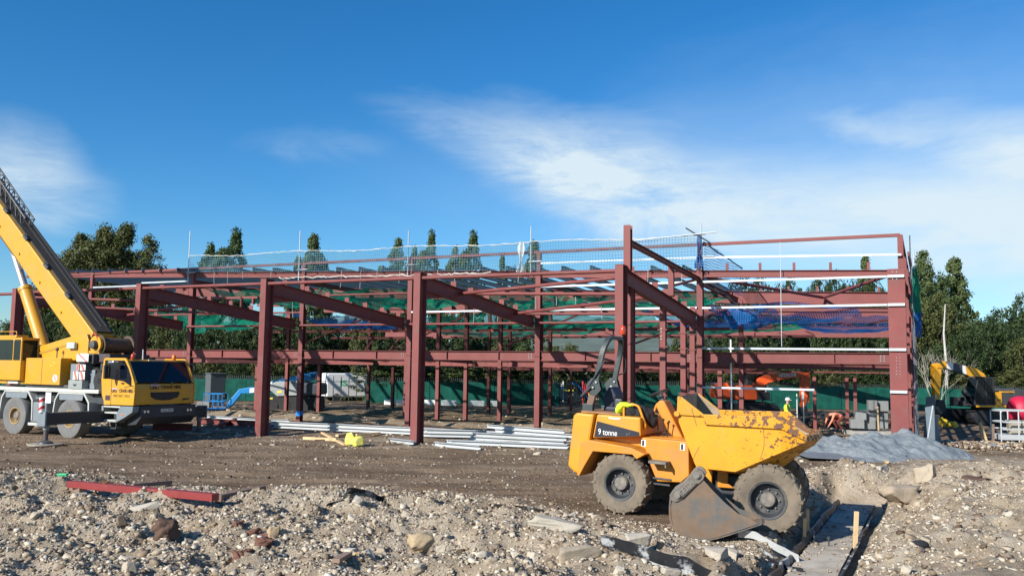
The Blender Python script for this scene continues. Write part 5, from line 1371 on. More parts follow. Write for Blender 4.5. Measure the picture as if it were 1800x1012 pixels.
# things between cab and turret
cb('equipment_box', MIDGREY, (-.40, .30, -1.20, -.6, 1.76, 2.62), (.45, .72, -1.05, -.5, 1.76, 2.42), bevel=.02)
cb('tool_box', mat('tool_box_grey', (.28, .30, .28), .5), (-.34, .40, -1.30, -1.02, 1.757, 2.05), bevel=.012)
cb('box_latch', BLACK, (-.05, .10, -1.31, -1.30, 1.86, 1.92), bevel=0)
STRIPE_W = mat('warning_white', (.80, .79, .74), .5, dirt=(.6, .55, .5), damt=.2); STRIPE_R = mat('warning_red', (.58, .16, .12), .5)
def warn(x0, x1, y, z0, z1, nm='warning_board'):
    b = MB(); b.bb(x0, x1, y - .02, y, z0, z1); wb = b.build(nm, STRIPE_W, CR)
    n = max(1, round((z1 - z0) / .3)); w = .12
    for k in range(n):
        zc = z0 + (z1 - z0) * (k + .5) / n
        P = [(x0 + .02, min(z1, zc + .14)), (x0 + .02 + w, min(z1, zc + .14)), (x1 - .02, max(z0, zc - .14)), (x1 - .02 - w, max(z0, zc - .14))]
        b = MB(); b.prism(P, y - .024, y - .0205); b.build('stripe', STRIPE_R, wb)
warn(.0, .62, -1.25, 2.70, 2.98); warn(-.16, .12, -1.24, 2.08, 2.36); warn(.18, .46, -1.24, 2.08, 2.36); warn(.0, .14, -1.24, 2.40, 2.60); warn(.20, .48, -1.24, 2.40, 2.60)
b = MB(); b.bb(.66, 1.30, -.95, -.90, 2.70, 2.98); wb = b.build('warning_board', mat('grey_board', (.07, .075, .085), .5), CR)
b = MB(); b.prism([(.72, 2.72), (.86, 2.72), (1.24, 2.96), (1.10, 2.96)], -.956, -.951); b.build('stripe', mat('dull_red', (.12, .05, .05), .6), wb)
b = MB(); b.lathe([(.30, -.1), (.32, 0), (.32, .12), (.10, .16), (.10, -.1)], (1.02, -1.0, 2.05), 20, 'y'); b.build('hose_reel', BLACK, CR, True)
cb('engine_housing', DARKGREY, (.74, 1.36, -.9, 1.15, 1.76, 2.66), bevel=.04)
# turret
cb('turret_base', DARKGREY, (-3.2, -.6, -1.0, 1.0, 1.755, 1.87), bevel=.02)
cb('engine_panel', CRANE_Y, (-3.33, -2.90, -1.12, -.55, 1.86, 2.81), bevel=.02); cb('engine_panel', CRANE_Y, (-2.885, -2.10, -1.14, -.55, 1.86, 2.815), bevel=.02); cb('engine_panel', CRANE_Y, (-2.085, -1.05, -1.14, -.55, 1.86, 2.82), bevel=.02)
cb('engine_panel', CRANE_Y, (-3.3, -1.0, .55, 1.14, 1.86, 2.6), bevel=.02)
b = MB(); b.tube((-1.30, -1.143, 2.10), (-1.30, -1.150, 2.10), .13, 20); s_ = b.build('warning_disc', WHITE, CR)
b = MB(); b.bar((-1.37, -1.153, 2.17), (-1.23, -1.153, 2.03), .02, .03); b.build('stripe', REDP, s_)
b = MB(); b.path([(-1.48 + .16 * math.cos(a), -1.145, 2.60 + .06 * math.sin(a)) for a in [2 * math.pi * i / 24 for i in range(24)]], .008, 6, True); b.build('maker_oval', mat('pale_yellow', (.80, .66, .05), .5), CR)
cb('turret_step', LTGREY, (-3.75, -3.36, -1.15, -1.0, 2.38, 2.42), (-3.75, -3.36, -1.15, -1.0, 2.12, 2.16), bevel=0)
cb('turret_fender', CRANE_Y, (-4.6, -4.02, -1.2, -.7, 1.86, 1.95), bevel=.01); cb('turret_fender', LTGREY, (-3.98, -3.35, -1.2, -.7, 1.86, 1.95), bevel=.01)
cb('turret_body', CRANE_Y, (-5.6, -3.0, -.5, .5, 1.87, 2.7), (-2.9, -.9, -.52, .52, 2.0, 2.75), bevel=.03)
for y0, y1 in ((-.70, -.56), (.56, .70)):
    b = MB(); b.prism([(-3.10, 3.22), (-.90, 3.66), (-.32, 3.68), (-.20, 3.45), (-.22, 2.75), (-2.72, 2.72), (-2.86, 3.02)], y0, y1); b.build('turret_cheek', CRANE_Y, CR, bevel=.02)
    b = MB(); b.prism([(-2.96, 3.02), (-.92, 3.42), (-.92, 3.36), (-2.9, 2.95)], y0 - .012 if y0 < 0 else y1, y0 if y0 < 0 else y1 + .012); b.build('cheek_flange', mat('crane_yellow_seam', (.38, .22, .02), .6), CR)
cb('work_lamp', mat('lamp_grey', (.45, .5, .5), .4), (-1.22, -.78, -.84, -.715, 3.16, 3.38), bevel=.02)
cb('exhaust', BLACK, (-.17, -.02, -.62, -.45, 2.98, 3.66), bevel=.02)
b = MB(); b.tube((-1.63, -.9, 2.82), (-1.63, -.9, 3.10), .02, 8); b.ball((-1.63, -.9, 3.13), .065, 10, 6); b.build('filler_cap', DARKGREY, CR, True)
# winch
b = MB(); b.lathe([(.36, -.62), (.36, -.56), (.27, -.55), (.27, .55), (.36, .56), (.36, .62)], (.25, 0, 3.30), 26, 'y'); b.build('winch_drum', mat('winch_brown', (.10, .065, .045), .7, .2, var=.3, vs=8, dirt=(.30, .20, .05), damt=.1, ds=3), CR, True)
b = MB(); b.lathe([(.30, -.10), (.30, 0)], (.22, -.64, 3.32), 24, 'y'); b.build('winch_plate', CRANE_Y, CR, True)
b = MB(); b.lathe([(.14, -.14), (.16, 0)], (.22, -.74, 3.30), 16, 'y'); b.build('winch_gearbox', DARKGREY, CR, True)
cb('winch_bracket', CRANE_Y, (-.15, .42, -.72, -.60, 2.86, 3.10), bevel=.02)
cb('counterweight', mat('dark_counterweight', (.035, .035, .04), .6), (.0, .72, -1.15, 1.2, 2.62, 2.98), bevel=.03)
bent(rounded([(.0, -.66, 3.62), (.12, -.78, 3.72), (.28, -.76, 3.66), (.34, -.72, 3.45)], .1), .022, 'hydraulic_hose', REDP, CR, 6)
for k in range(5):
    bent(rounded([(.35 + .08 * k, -.7, 2.62), (.45 + .07 * k, -.95, 2.5), (.70, -.98, 2.34 + .04 * k), (1.0, -.9, 2.3)], .12), .018, 'hydraulic_hose', BLACK, CR, 6)
# operator's cab
oc = MB()
oc.bb(-5.6, -3.11, -1.30, -.60, 1.99, 2.72); oc.bb(-5.6, -3.11, -1.30, -.60, 3.46, 3.55)
for x in (-5.6, -3.17): oc.bb(x, x + .06, -1.30, -1.24, 2.70, 3.48); oc.bb(x, x + .06, -.66, -.60, 2.70, 3.48)
oc.bb(-3.62, -3.57, -1.30, -1.25, 2.70, 3.48)
oc.build('operator_cab', CRANE_Y, CR, bevel=.02)
b = MB(); b.bb(-5.54, -3.63, -1.285, -1.275, 2.72, 3.46); b.bb(-3.56, -3.18, -1.285, -1.275, 2.72, 3.46); b.bb(-3.15, -3.14, -1.24, -.66, 2.72, 3.46); b.bb(-5.54, -3.2, -.63, -.62, 2.72, 3.46); b.build('cab_glass', GLASS, CR)
cb('roof_hatch', CRANE_Y, (-4.9, -3.55, -1.25, -.75, 3.552, 3.64), bevel=.02)
bent(rounded([(-4.8, -1.2, 3.64), (-4.8, -1.2, 3.78), (-3.6, -1.2, 3.78), (-3.6, -1.2, 3.64)], .06), .014, 'hatch_rail', CRANE_Y, CR, 6)
# boom: telescopic box raised over the rear; its lower end hinges between the cheeks
be = R(40.2)
bd = Vector((-math.cos(be), 0, math.sin(be))); bu = Vector((math.sin(be), 0, math.cos(be)))
bo = Vector((-.98, 0, 3.56))
def boomsec(name, l0, l1, h, w, m=CRANE_Y):
    b = MB(); c = .22
    prof = [(-w / 2, -h / 2 + c * .8), (-w / 2 + c, -h / 2), (w / 2 - c, -h / 2), (w / 2, -h / 2 + c * .8), (w / 2, h / 2), (-w / 2, h / 2)]
    b.sweep(bo + bd * l0, bo + bd * l1, prof, bu); return b.build(name, m, CR, bevel=.03)
boomsec('boom', -.45, 9.6, 1.06, .82)
boomsec('boom_section', 9.6, 19.5, .96, .74); boomsec('boom_section', 19.5, 21.0, .82, .60)
b = MB(); b.sweep(bo + bd * 9.2, bo + bd * 9.62, [(-.5, -.62), (.5, -.62), (.5, .62), (-.5, .62)], bu); b.build('boom_collar', CRANE_Y, CR, bevel=.03)
BROWN_T = mat('grimy_boom_top', (.055, .045, .035), .8, var=.3, vs=3)
b = MB(); b.sweep(bo + bd * -.35, bo + bd * 9.1, [(-.30, .54), (.40, .54), (.40, .61), (-.30, .61)], bu); b.build('boom_top_plate', BROWN_T, CR)
for l in (1.6, 3.4, 5.2, 7.0):
    b = MB(); p = bo + bd * l - bu * .1 + Vector((0, -.42, 0)); b.tube(p, p + Vector((0, -.03, 0)), .05, 10); b.build('boom_boss', CRANE_Y, CR, True)
    b = MB(); p = bo + bd * l + bu * .60; b.sweep(p, p + bd * .3, [(-.44, -.08), (-.37, -.08), (-.37, .04), (-.44, .04)], bu); b.build('boom_bracket', DARKGREY, CR)
b = MB(); P = [bo + bd * 4.6 - bu * .36 + Vector((0, -.43, 0)), bo + bd * 6.8 - bu * .36 + Vector((0, -.43, 0))]; b.path(rounded([P[0] - bu * .18, P[0], P[1], P[1] - bu * .18], .05), .02, 6); b.build('boom_pipe', DARKGREY, CR, True)
# luffing ram
r0 = Vector((-3.55, 0, 2.85)); r1 = Vector(bo + bd * 6.3 - bu * .55)
rd = (r1 - r0).normalized()
b = MB(); b.tube(r0, r0 + rd * 3.1, .24, 20); b.lathe([(.27, 0), (.27, .18)], (0, 0, 0), 20, 'z') if False else None; ram = b.build('luffing_ram', CRANE_Y, CR, True)
b = MB(); b.tube(r0 + rd * 3.0, r0 + rd * 3.14, .265, 20); b.build('ram_gland', CRANE_Y, ram, True)
b = MB(); b.tube(r0 + rd * 3.12, r1, .14, 18); b.build('ram_rod', SILVER, ram, True)
# lattice jib stowed along the far side of the boom
def lattice(p0, p1, w, h, n, off):
    ch = MB(); lc = MB(); d = (p1 - p0)
    C_ = [(off - w / 2, 0), (off + w / 2, 0), (off - w / 2, h), (off + w / 2, h)]
    pt = lambda t, k: p0 + d * t + Vector((0, C_[k][0], 0)) + bu * C_[k][1]
    for k in range(4):
        b = MB(); b.tube(pt(0, k), pt(1, k), .04, 8); b.build('jib_chord', DARKGREY, CR, True)
    for i in range(n):
        t0, t1 = i / n, (i + 1) / n
        for a, c in ((0, 2), (1, 3), (2, 3), (0, 1)):
            lc.tube(pt(t0, a), pt(t1, c), .022, 6); 
        lc.tube(pt(t0, 0), pt(t0, 2), .02, 6); lc.tube(pt(t0, 1), pt(t0, 3), .02, 6); lc.tube(pt(t0, 2), pt(t0, 3), .02, 6)
    o = lc.build('jib_lacing', DARKGREY, CR, True); o['kind'] = 'stuff'
lattice(bo + bd * 6.2 + bu * .50, bo + bd * 14 + bu * .80, .36, .42, 16, .0)
for dy in (-.1, .12):
    b = MB(); b.tube(bo + bd * -.2 + bu * .72 + Vector((0, dy, 0)), bo + bd * 9.3 + bu * .80 + Vector((0, dy, 0)), .02, 6); b.build('hoist_rope', BLACK, CR, True)
# outriggers
for y0, y1, s in ((-3.40, -.9, -1), (.9, 3.15, 1)):
    b = MB(); b.bb(1.28, 1.62, min(y0, y1), max(y0, y1), .68, 1.06); og = b.build('outrigger_beam', mat('outrigger_blue_black', (.018, .022, .034), .45, var=.15), CR, bevel=.015)
    ye = y0 if s < 0 else y1
    cb('outrigger_end', MIDGREY, (1.24, 1.66, ye - .03, ye + .03, .64, 1.10), bevel=.01)
    b = MB(); b.tube((1.45, ye - s * .17, 1.10), (1.45, ye - s * .17, .52), .10, 14); jk = b.build('jack', MIDGREY, CR, True)
    b = MB(); b.tube((1.45, ye - s * .17, .52), (1.45, ye - s * .17, .10), .075, 14); b.build('jack_rod', mat('jack_rod_steel', (.12, .10, .10), .5, .4), jk, True)
    b = MB(); b.lathe([(.10, .20), (.22, .14), (.24, .09)], (1.45, ye - s * .17, 0), 16, 'z'); b.build('jack_foot', DARKGREY, jk, True)
    t = MB(); t.lathe([(.50, .04), (.52, .055), (.52, .095), (.50, .10)], (0, 0, 0), 26, 'z')
    M_ = CR.matrix_basis @ Vector((1.45, ye - s * .17, 0))
    pd = t.build('outrigger_pad', mat('pale_pad', (.36, .32, .26), .85, dirt=(.22, .18, .14), damt=.4, ds=5), None, bevel=.01)
    w_ = Matrix.Translation((-14.5517, 31.7377, 0)) @ Matrix.Rotation(R(-28.2), 4, 'Z') @ Vector((1.45, ye - s * .17, 0)); pd.location = (w_.x, w_.y, -.06 if s < 0 else -.06)
    tag(pd, 'round pale pad under the %s outrigger jack of the crane' % ('near' if s < 0 else 'far'), 'outrigger pad')
b = MB(); b.tube((1.45, -3.42, 1.08), (1.45, -3.42, 1.55), .085, 14); mk = b.build('marker_post', WHITE, CR, True)
for k in range(2):
    b = MB(); z = 1.14 + .24 * k
    b.add([(1.45 + .088 * math.cos(a), -3.42 + .088 * math.sin(a), z + (.10 if q else 0) + .06 * math.cos(a)) for q in (0, 1) for a in [2 * math.pi * i / 14 for i in range(14)]], [(i, (i + 1) % 14, 14 + (i + 1) % 14, 14 + i) for i in range(14)])
    b.build('stripe', REDP, mk, True)

# ------------------------------------------------------------------ hills, trees, fence
def build_hills():
    xs = np.linspace(-1500, 1900, 171); ys = np.array([640., 700, 780, 860, 940, 1050, 1250])
    prof = np.interp(xs, [-1500, -700, -300, -100, 0, 60, 150, 250, 330, 420, 520, 620, 800, 1300, 1900], [30, 26, 24, 26, 30, 46, 50, 36, 24, 34, 60, 66, 60, 46, 30])
    X, Y = np.meshgrid(xs, ys); k = np.array([-.15, .15, .45, .75, 1.0, .85, .0])[:, None]
    Z = prof[None] * k + 9 * fbm(X * .006, Y * .006, 5, 4) * (k > 0)
    ny, nx = X.shape; i = np.arange(nx * ny).reshape(ny, nx)
    F = np.stack([i[:-1, :-1], i[:-1, 1:], i[1:, 1:], i[1:, :-1]], -1).reshape(-1, 4)
    m = mat('hazy_hill', (.115, .150, .125), .95, var=.35, vs=.012, dirt=(.085, .115, .085), damt=.5, ds=.02, dsharp=.05)  # distance haze is blended into this muted grey-green
    o = obj('hills', np_mesh('hills', np.stack([X, Y, Z], -1).reshape(-1, 3), F, 4, True), m); o['kind'] = 'structure'
build_hills()

def leafmat(name, c0, c1, c2):
    m = bpy.data.materials.new(name); m.use_nodes = True
    nt = m.node_tree; N = nt.nodes; L = nt.links; b = N['Principled BSDF']; b.inputs['Roughness'].default_value = .6; b.inputs['Specular IOR Level'].default_value = .25
    g = N.new('ShaderNodeNewGeometry'); tc = N.new('ShaderNodeTexCoord'); oi = N.new('ShaderNodeObjectInfo')
    n = N.new('ShaderNodeTexNoise'); n.inputs['Scale'].default_value = .55; n.inputs['Detail'].default_value = 3; L.new(tc.outputs['Object'], n.inputs['Vector'])
    a = N.new('ShaderNodeMath'); a.operation = 'MULTIPLY_ADD'; L.new(g.outputs['Random Per Island'], a.inputs[0]); a.inputs[1].default_value = .45; L.new(n.outputs[0], a.inputs[2])
    a2 = N.new('ShaderNodeMath'); a2.operation = 'MULTIPLY_ADD'; L.new(oi.outputs['Random'], a2.inputs[0]); a2.inputs[1].default_value = .22; L.new(a.outputs[0], a2.inputs[2])
    r = N.new('ShaderNodeValToRGB'); L.new(a2.outputs[0], r.inputs[0]); e = r.color_ramp.elements
    e[0].position = .45; e[0].color = c0 + (1,); e[1].position = 1.15 if False else 1.0; e[1].color = c2 + (1,); k = e.new(.74); k.color = c1 + (1,)
    L.new(r.outputs[0], b.inputs['Base Color'])
    t = N.new('ShaderNodeBsdfTranslucent'); L.new(r.outputs[0], t.inputs[0]); mx = N.new('ShaderNodeMixShader'); mx.inputs[0].default_value = .3
    L.new(b.outputs[0], mx.inputs[1]); L.new(t.outputs[0], mx.inputs[2]); L.new(mx.outputs[0], N['Material Output'].inputs[0])
    return m
LEAF_P = leafmat('poplar_leaves', (.042, .075, .026), (.078, .118, .040), (.115, .150, .055))
LEAF_D = leafmat('dark_leaves', (.018, .036, .013), (.034, .060, .021), (.058, .088, .030))
LEAF_O = leafmat('autumn_leaves', (.050, .068, .022), (.082, .098, .032), (.12, .125, .042))
BARK = mat('tree_bark', (.085, .07, .055), .95, var=.3, vs=6)
BIRCH = mat('birch_bark', (.50, .48, .44), .85, var=.2, vs=4, dirt=(.06, .055, .05), damt=.15, ds=5)
def crown_mesh(name, env, nclump, nleaf, leaf, cr, seed, m):
    """env(rng, n) -> clump centres inside a unit-ish crown; every leaf is a small bent quad"""
    rr = np.random.default_rng(seed)
    C = env(rr, nclump); n = nclump * nleaf
    q = rr.normal(size=(n, 3)); q /= np.linalg.norm(q, axis=1)[:, None]
    q *= (rr.uniform(size=(n, 1)) ** .45)
    size = np.repeat(rr.uniform(.55, 1.35, nclump), nleaf)[:, None] * cr
    P = np.repeat(C, nleaf, 0) + q * size * np.array([1, 1, .8])
    a = rr.normal(size=(n, 3)); a /= np.linalg.norm(a, axis=1)[:, None]
    up = q / (np.linalg.norm(q, axis=1)[:, None] + 1e-6) * 1.0 + np.array([0, 0, .35]) + rr.normal(size=(n, 3)) * .38
    t = np.cross(up, a); t /= np.linalg.norm(t, axis=1)[:, None] + 1e-9
    s = np.cross(t, up); s /= np.linalg.norm(s, axis=1)[:, None] + 1e-9
    l = leaf * rr.uniform(.6, 1.4, (n, 1))
    V = np.stack([P - t * l, P - s * l * .6 , P + t * l, P + s * l * .6 + np.array([0, 0, -.15]) * l], 1).reshape(-1, 3)
    F = np.arange(n * 4).reshape(n, 4)
    me = np_mesh(name, V, F, 4); me.materials.append(m); return me
def env_round(w, h, z0, holes=.0):
    def f(rr, n):
        q = rr.normal(size=(n, 3)); q /= np.linalg.norm(q, axis=1)[:, None]; q *= rr.uniform(.25, 1, (n, 1)) ** .5
        q[:, 0] += .12 * np.sin(q[:, 2] * 5 + 1); 
        return q * np.array([w / 2, w / 2, h / 2]) + np.array([0, 0, z0 + h / 2])
    return f
def env_spires(sp):      # list of (x, y, width, z0, z1)
    def f(rr, n):
        out = []
        tot = sum(s[2] * (s[4] - s[3]) for s in sp)
        for (x, y, w, z0, z1) in sp:
            k = int(n * w * (z1 - z0) / tot) + 1
            t = rr.uniform(size=k) ** .85; r = w / 2 * np.clip(np.sin(np.pi * (.18 + .80 * t)) ** .8, .04, 1) * (1 - .52 * t) * 1.35
            a = rr.uniform(0, 2 * np.pi, k); rad = r * rr.uniform(.2, 1, k) ** .5
            out.append(np.stack([x + rad * np.cos(a) + .05 * (z1 - z0) * t * t, y + rad * np.sin(a), z0 + (z1 - z0) * t], -1))
        P = np.concatenate(out); return P[rr.permutation(len(P))[:n]] if len(P) >= n else np.concatenate([P, P[:n - len(P)]])
    return f
def trunk_mesh(name, h, r, seed, m=None, limbs=7, lean=.03, zl=.25):
    r2 = random.Random(seed); b = MB()
    pts = [Vector((lean * h * (i / 6) ** 2 + r2.uniform(-.06, .06) * (i > 0), r2.uniform(-.06, .06) * (i > 0), h * i / 6)) for i in range(7)]
    b.path(pts, [r * (1.25 if i == 0 else 1) * (1 - .88 * i / 6) + .012 for i in range(7)], 8)
    for k in range(limbs):
        t = r2.uniform(zl, .85); p = pts[int(t * 6)].lerp(pts[min(6, int(t * 6) + 1)], t * 6 % 1); a = r2.uniform(0, 6.28); L = h * r2.uniform(.12, .28) * (1.1 - t)
        e = p + Vector((math.cos(a) * L, math.sin(a) * L, L * r2.uniform(.7, 1.5)))
        b.path([p, p.lerp(e, .5) + Vector((0, 0, -.05 * L)), e], [r * (1 - t) * .55 + .015, r * (1 - t) * .35 + .012, .01], 5)
    o = b.build(name, m or BARK, None, True); me = o.data; bpy.data.objects.remove(o); return me
KINDS = {}
def kind(k, crown, trunk, h): KINDS[k] = (crown, trunk, h)
kind('round', crown_mesh('crown', env_round(5.2, 6.4, 1.0), 150, 60, .125, .62, 1, LEAF_D), trunk_mesh('trunk', 6.2, .20, 1), 8.0)
kind('round2', crown_mesh('crown', env_round(4.4, 7.0, .7), 150, 58, .12, .60, 2, LEAF_D), trunk_mesh('trunk', 6.4, .18, 2), 8.0)
kind('autumn', crown_mesh('crown', env_round(4.8, 6.2, 1.0), 140, 56, .125, .60, 3, LEAF_O), trunk_mesh('trunk', 6.0, .18, 3), 7.6)
kind('lombardy', crown_mesh('crown', env_spires([(0, 0, 3.0, 1.0, 7.6), (.5, .2, 2.0, 1.2, 6.6)]), 260, 46, .085, .30, 4, LEAF_P), trunk_mesh('trunk', 7.0, .16, 4), 7.6)
kind('spire_pair', crown_mesh('crown', env_spires([(-.75, 0, 2.4, 1.0, 7.2), (.75, .3, 2.6, 1.0, 8.1), (0, -.2, 4.2, .6, 6.9)]), 480, 46, .08, .29, 5, LEAF_P), trunk_mesh('trunk', 7.2, .18, 5), 8.2)
kind('spire_wide', crown_mesh('crown', env_spires([(-1.2, 0, 2.4, 1.0, 6.6), (0, .2, 2.8, 1.0, 8.1), (1.1, .1, 2.4, .8, 6.9), (.0, -.3, 5.0, .5, 6.5)]), 560, 46, .08, .30, 6, LEAF_P), trunk_mesh('trunk', 7.0, .2, 6), 8.2)
kind('big', crown_mesh('crown', env_spires([(-4.6, 0, 5.6, 2.6, 12.8), (-2.5, .4, 6.4, 2.3, 15.2), (-.3, .2, 6.6, 2.3, 16.0), (2.0, -.1, 6.8, 2.3, 16.2), (4.2, .3, 6.4, 2.3, 15.2), (5.6, .2, 4.8, 2.6, 11.0), (-5.8, .1, 4.4, 2.6, 9.5), (0, 0, 13, 2.0, 15.4)]), 1050, 60, .12, .72, 7, LEAF_O), trunk_mesh('trunk', 13, .45, 7, limbs=22, lean=.0), 16.8)
def tree(k, px, top, width, Y, label, name='tree', group=None, cat='tree', base=None, leaf=None, rz=None):
    cr, tk, h = KINDS[k]
    x = (px - 900) / F_PX * Y * (1 + .0)
    z0 = zg1(x, Y) if Y < 400 else 0
    top_z = EYE + (645 + .0136 * (px - 900) - top) * Y / F_PX
    H = top_z - z0
    xs = [v.co.x for v in cr.vertices]; w0 = max(xs) - min(xs)
    t = thing(name, label, cat, (x, Y, z0 - .05), rnd.uniform(-.5, .5) if rz is None else rz, group)
    sz = H / h; sx = width * Y / F_PX / w0 * (2.1 if k in ('lombardy', 'spire_pair', 'spire_wide') else 1.42 if k == 'big' else 1.1)
    t.scale = (sx, sx, sz)
    c = bpy.data.objects.new('crown', cr); col(c); c.parent = t
    if leaf is not None: c.material_slots[0].link = 'OBJECT'; c.material_slots[0].material = leaf
    q = bpy.data.objects.new('trunk', tk); col(q); q.parent = t
    return t
tree('big', 168, 383, 222, 96, 'broad ragged tree with several rounded tops rising behind the crane boom', rz=0)
tree('spire_pair', 378, 397, 66, 120, 'twin-topped poplar standing behind the left end of the roof net')
tree('lombardy', 540, 412, 40, 122, 'slim leaning poplar left of the centre with a low spur beside it'); tree('lombardy', 516, 452, 26, 123, 'short poplar at the left foot of the slim leaning poplar'); tree('lombardy', 566, 458, 22, 123, 'short poplar at the right foot of the slim leaning poplar')
tree('spire_wide', 688, 417, 62, 124, 'ragged poplar with two points, left of the dense dark poplar'); tree('spire_pair', 735, 402, 46, 124, 'dense dark poplar straight above the left-centre column')
tree('spire_pair', 808, 402, 54, 124, 'twin-pointed poplar standing right of the dense dark poplar')
tree('lombardy', 879, 450, 20, 126, 'small pointed poplar between the twin-pointed one and the net bundle'); tree('round2', 905, 458, 20, 126, 'small round-topped tree just left of the bunched white net'); tree('lombardy', 931, 424, 38, 124, 'poplar partly hidden by the bunched white net on the roof edge')
tree('lombardy', 1519, 450, 30, 126, 'lone slim poplar rising over the roof beam of the right-hand bay')
tree('spire_wide', 1622, 438, 74, 96, 'tallest poplar right of the corner column', leaf=LEAF_P); tree('lombardy', 1674, 454, 46, 98, 'second tall poplar right of the corner column, a little lower')
tree('round2', 1655, 505, 82, 88, 'yellow-green birch with thin foliage in front of the two tall poplars', leaf=LEAF_O); tree('lombardy', 1606, 470, 40, 92, 'narrow tree close against the right side of the frame')
tree('round', 1742, 545, 92, 84, 'rounded dark green tree above the yellow excavator'); tree('round', 1700, 560, 70, 80, 'dark bushy tree straight above the cab of the yellow excavator'); tree('autumn', 1795, 585, 62, 78, 'yellowish bush-like tree at the right edge above the red tank')
tree('round2', 1800, 508, 50, 100, 'tall thin-leaved tree at the right edge of the picture'); tree('round', 1775, 556, 60, 88, 'dark tree between the rounded tree and the right edge')
tree('round', 1650, 590, 60, 76, 'low dark tree behind the stick of the yellow excavator')
tree('round', 108, 425, 104, 102, 'lower left part of the tree clump behind the crane boom', leaf=LEAF_O); tree('round2', 166, 405, 112, 103, 'tall rounded tree in the middle of the clump behind the crane boom', leaf=LEAF_O); tree('round', 226, 402, 92, 104, 'rounded tree at the right end of the clump behind the crane boom', leaf=LEAF_O)
tree('round', 1722, 543, 120, 97, 'wide dark tree closing the tree line right of the two tall poplars'); tree('round2', 1768, 534, 100, 99, 'tall dark tree behind the grey cage, left of the thin-leaved one')
def belt_top(px): return np.interp(px, [-60, 300, 480, 640, 860, 905, 960, 1060, 1180, 1240, 1330, 1560, 1600], [545, 548, 552, 540, 556, 588, 600, 602, 596, 520, 470, 468, 510])
px = -50; k_ = 0
while px < 1600:
    w = rnd.uniform(48, 72); Y = rnd.uniform(77, 92); ty = float(belt_top(px)) + rnd.uniform(-6, 16)
    kd = rnd.choice(['round', 'round2', 'round', 'autumn', 'round2'])
    side = 'left of the left-centre column' if px < 735 else 'behind the middle bays' if px < 1095 else 'right of the tallest column'
    tree(kd, px, ty, w, Y, {'round': 'broad dark green', 'round2': 'narrower dark green', 'autumn': 'yellowish brown-green'}[kd] + ' tree of the belt beyond the fence, ' + side, group='trees of the belt beyond the fence')
    px += w * rnd.uniform(.34, .52)
px = -40
while px < 1820:        # lower growth in front of the belt
    w = rnd.uniform(46, 70); Y = rnd.uniform(73.5, 76)
    if 545 < px < 690 or 960 < px < 1070: px += 20; continue
    kd = rnd.choice(['round', 'autumn', 'round2']); side = 'left of the left-centre column' if px < 735 else 'behind the middle bays' if px < 1095 else 'behind the right-hand bay' if px < 1580 else 'right of the frame'
    tree(kd, px, 628 + rnd.uniform(-12, 16) + .0136 * (px - 900), w, Y, {'round': 'rounded dark', 'round2': 'narrow dark', 'autumn': 'yellowish'}[kd] + ' bush just beyond the green fence, ' + side, 'bush', 'bushes just beyond the fence', 'bush')
    px += w * rnd.uniform(.7, 1.0)
for px, lb in ((664, 'small tree with a bare trunk foot beyond the fence, left of the left-centre column'), (700, 'small tree with a bare trunk foot beyond the fence, right beside a back column'), (797, 'small pale-trunked tree beyond the fence, right of the left-centre column'), (870, 'small tapering tree beyond the fence between two back columns'), (913, 'small tapering tree beyond the fence, left of the braced column')):
    tree('lombardy', px, 606, 46, 72.2, lb, leaf=LEAF_P)
# bare shrub and birch trunk at the right
def bare(name, px, Y, h, n, m, label, cat, seed, spread):
    r2 = random.Random(seed); x = (px - 900) / F_PX * Y; t = thing(name, label, cat, (x, Y, zg1(x, Y) - .05))
    b = MB()
    def grow(p, d, L, r, lev):
        e = p + d * L + Vector((r2.uniform(-.1, .1), r2.uniform(-.1, .1), 0)) * L; b.path([p, p.lerp(e, .5) + Vector((r2.uniform(-.05, .05), 0, 0)) * L, e], [r, r * .8, r * .6], 5)
        if lev > 0:
            for _ in range(3):
                nd = (d + Vector((r2.uniform(-.8, .8), r2.uniform(-.6, .6), r2.uniform(-.15, .5)))).normalized(); grow(e, nd, L * r2.uniform(.55, .8), r * .6, lev - 1)
    for _ in range(n): grow(Vector((r2.uniform(-.3, .3) * spread, r2.uniform(-.2, .2), 0)), Vector((r2.uniform(-.4, .4) * spread, r2.uniform(-.2, .2), 1)).normalized(), h * .36, .035, 3)
    b.build('branches', m, t, True); return t
bare('bare_shrub', 1645, 68, 5.2, 5, mat('pale_twigs', (.34, .31, .25), .9, var=.2), 'leafless pale shrub beside the stick of the yellow excavator', 'shrub', 4, 1.5)
b = MB(); x_ = (1661 - 900) / F_PX * 74; b.path([(x_, 74, -.6), (x_ + .1, 74, 3), (x_ - .05, 74, 6), (x_ + .15, 74, 8.5)], [.13, .11, .08, .04], 8); tag(b.build('birch_trunk', BIRCH, None, True), 'slender white birch trunk above the yellow excavator boom', 'tree trunk')
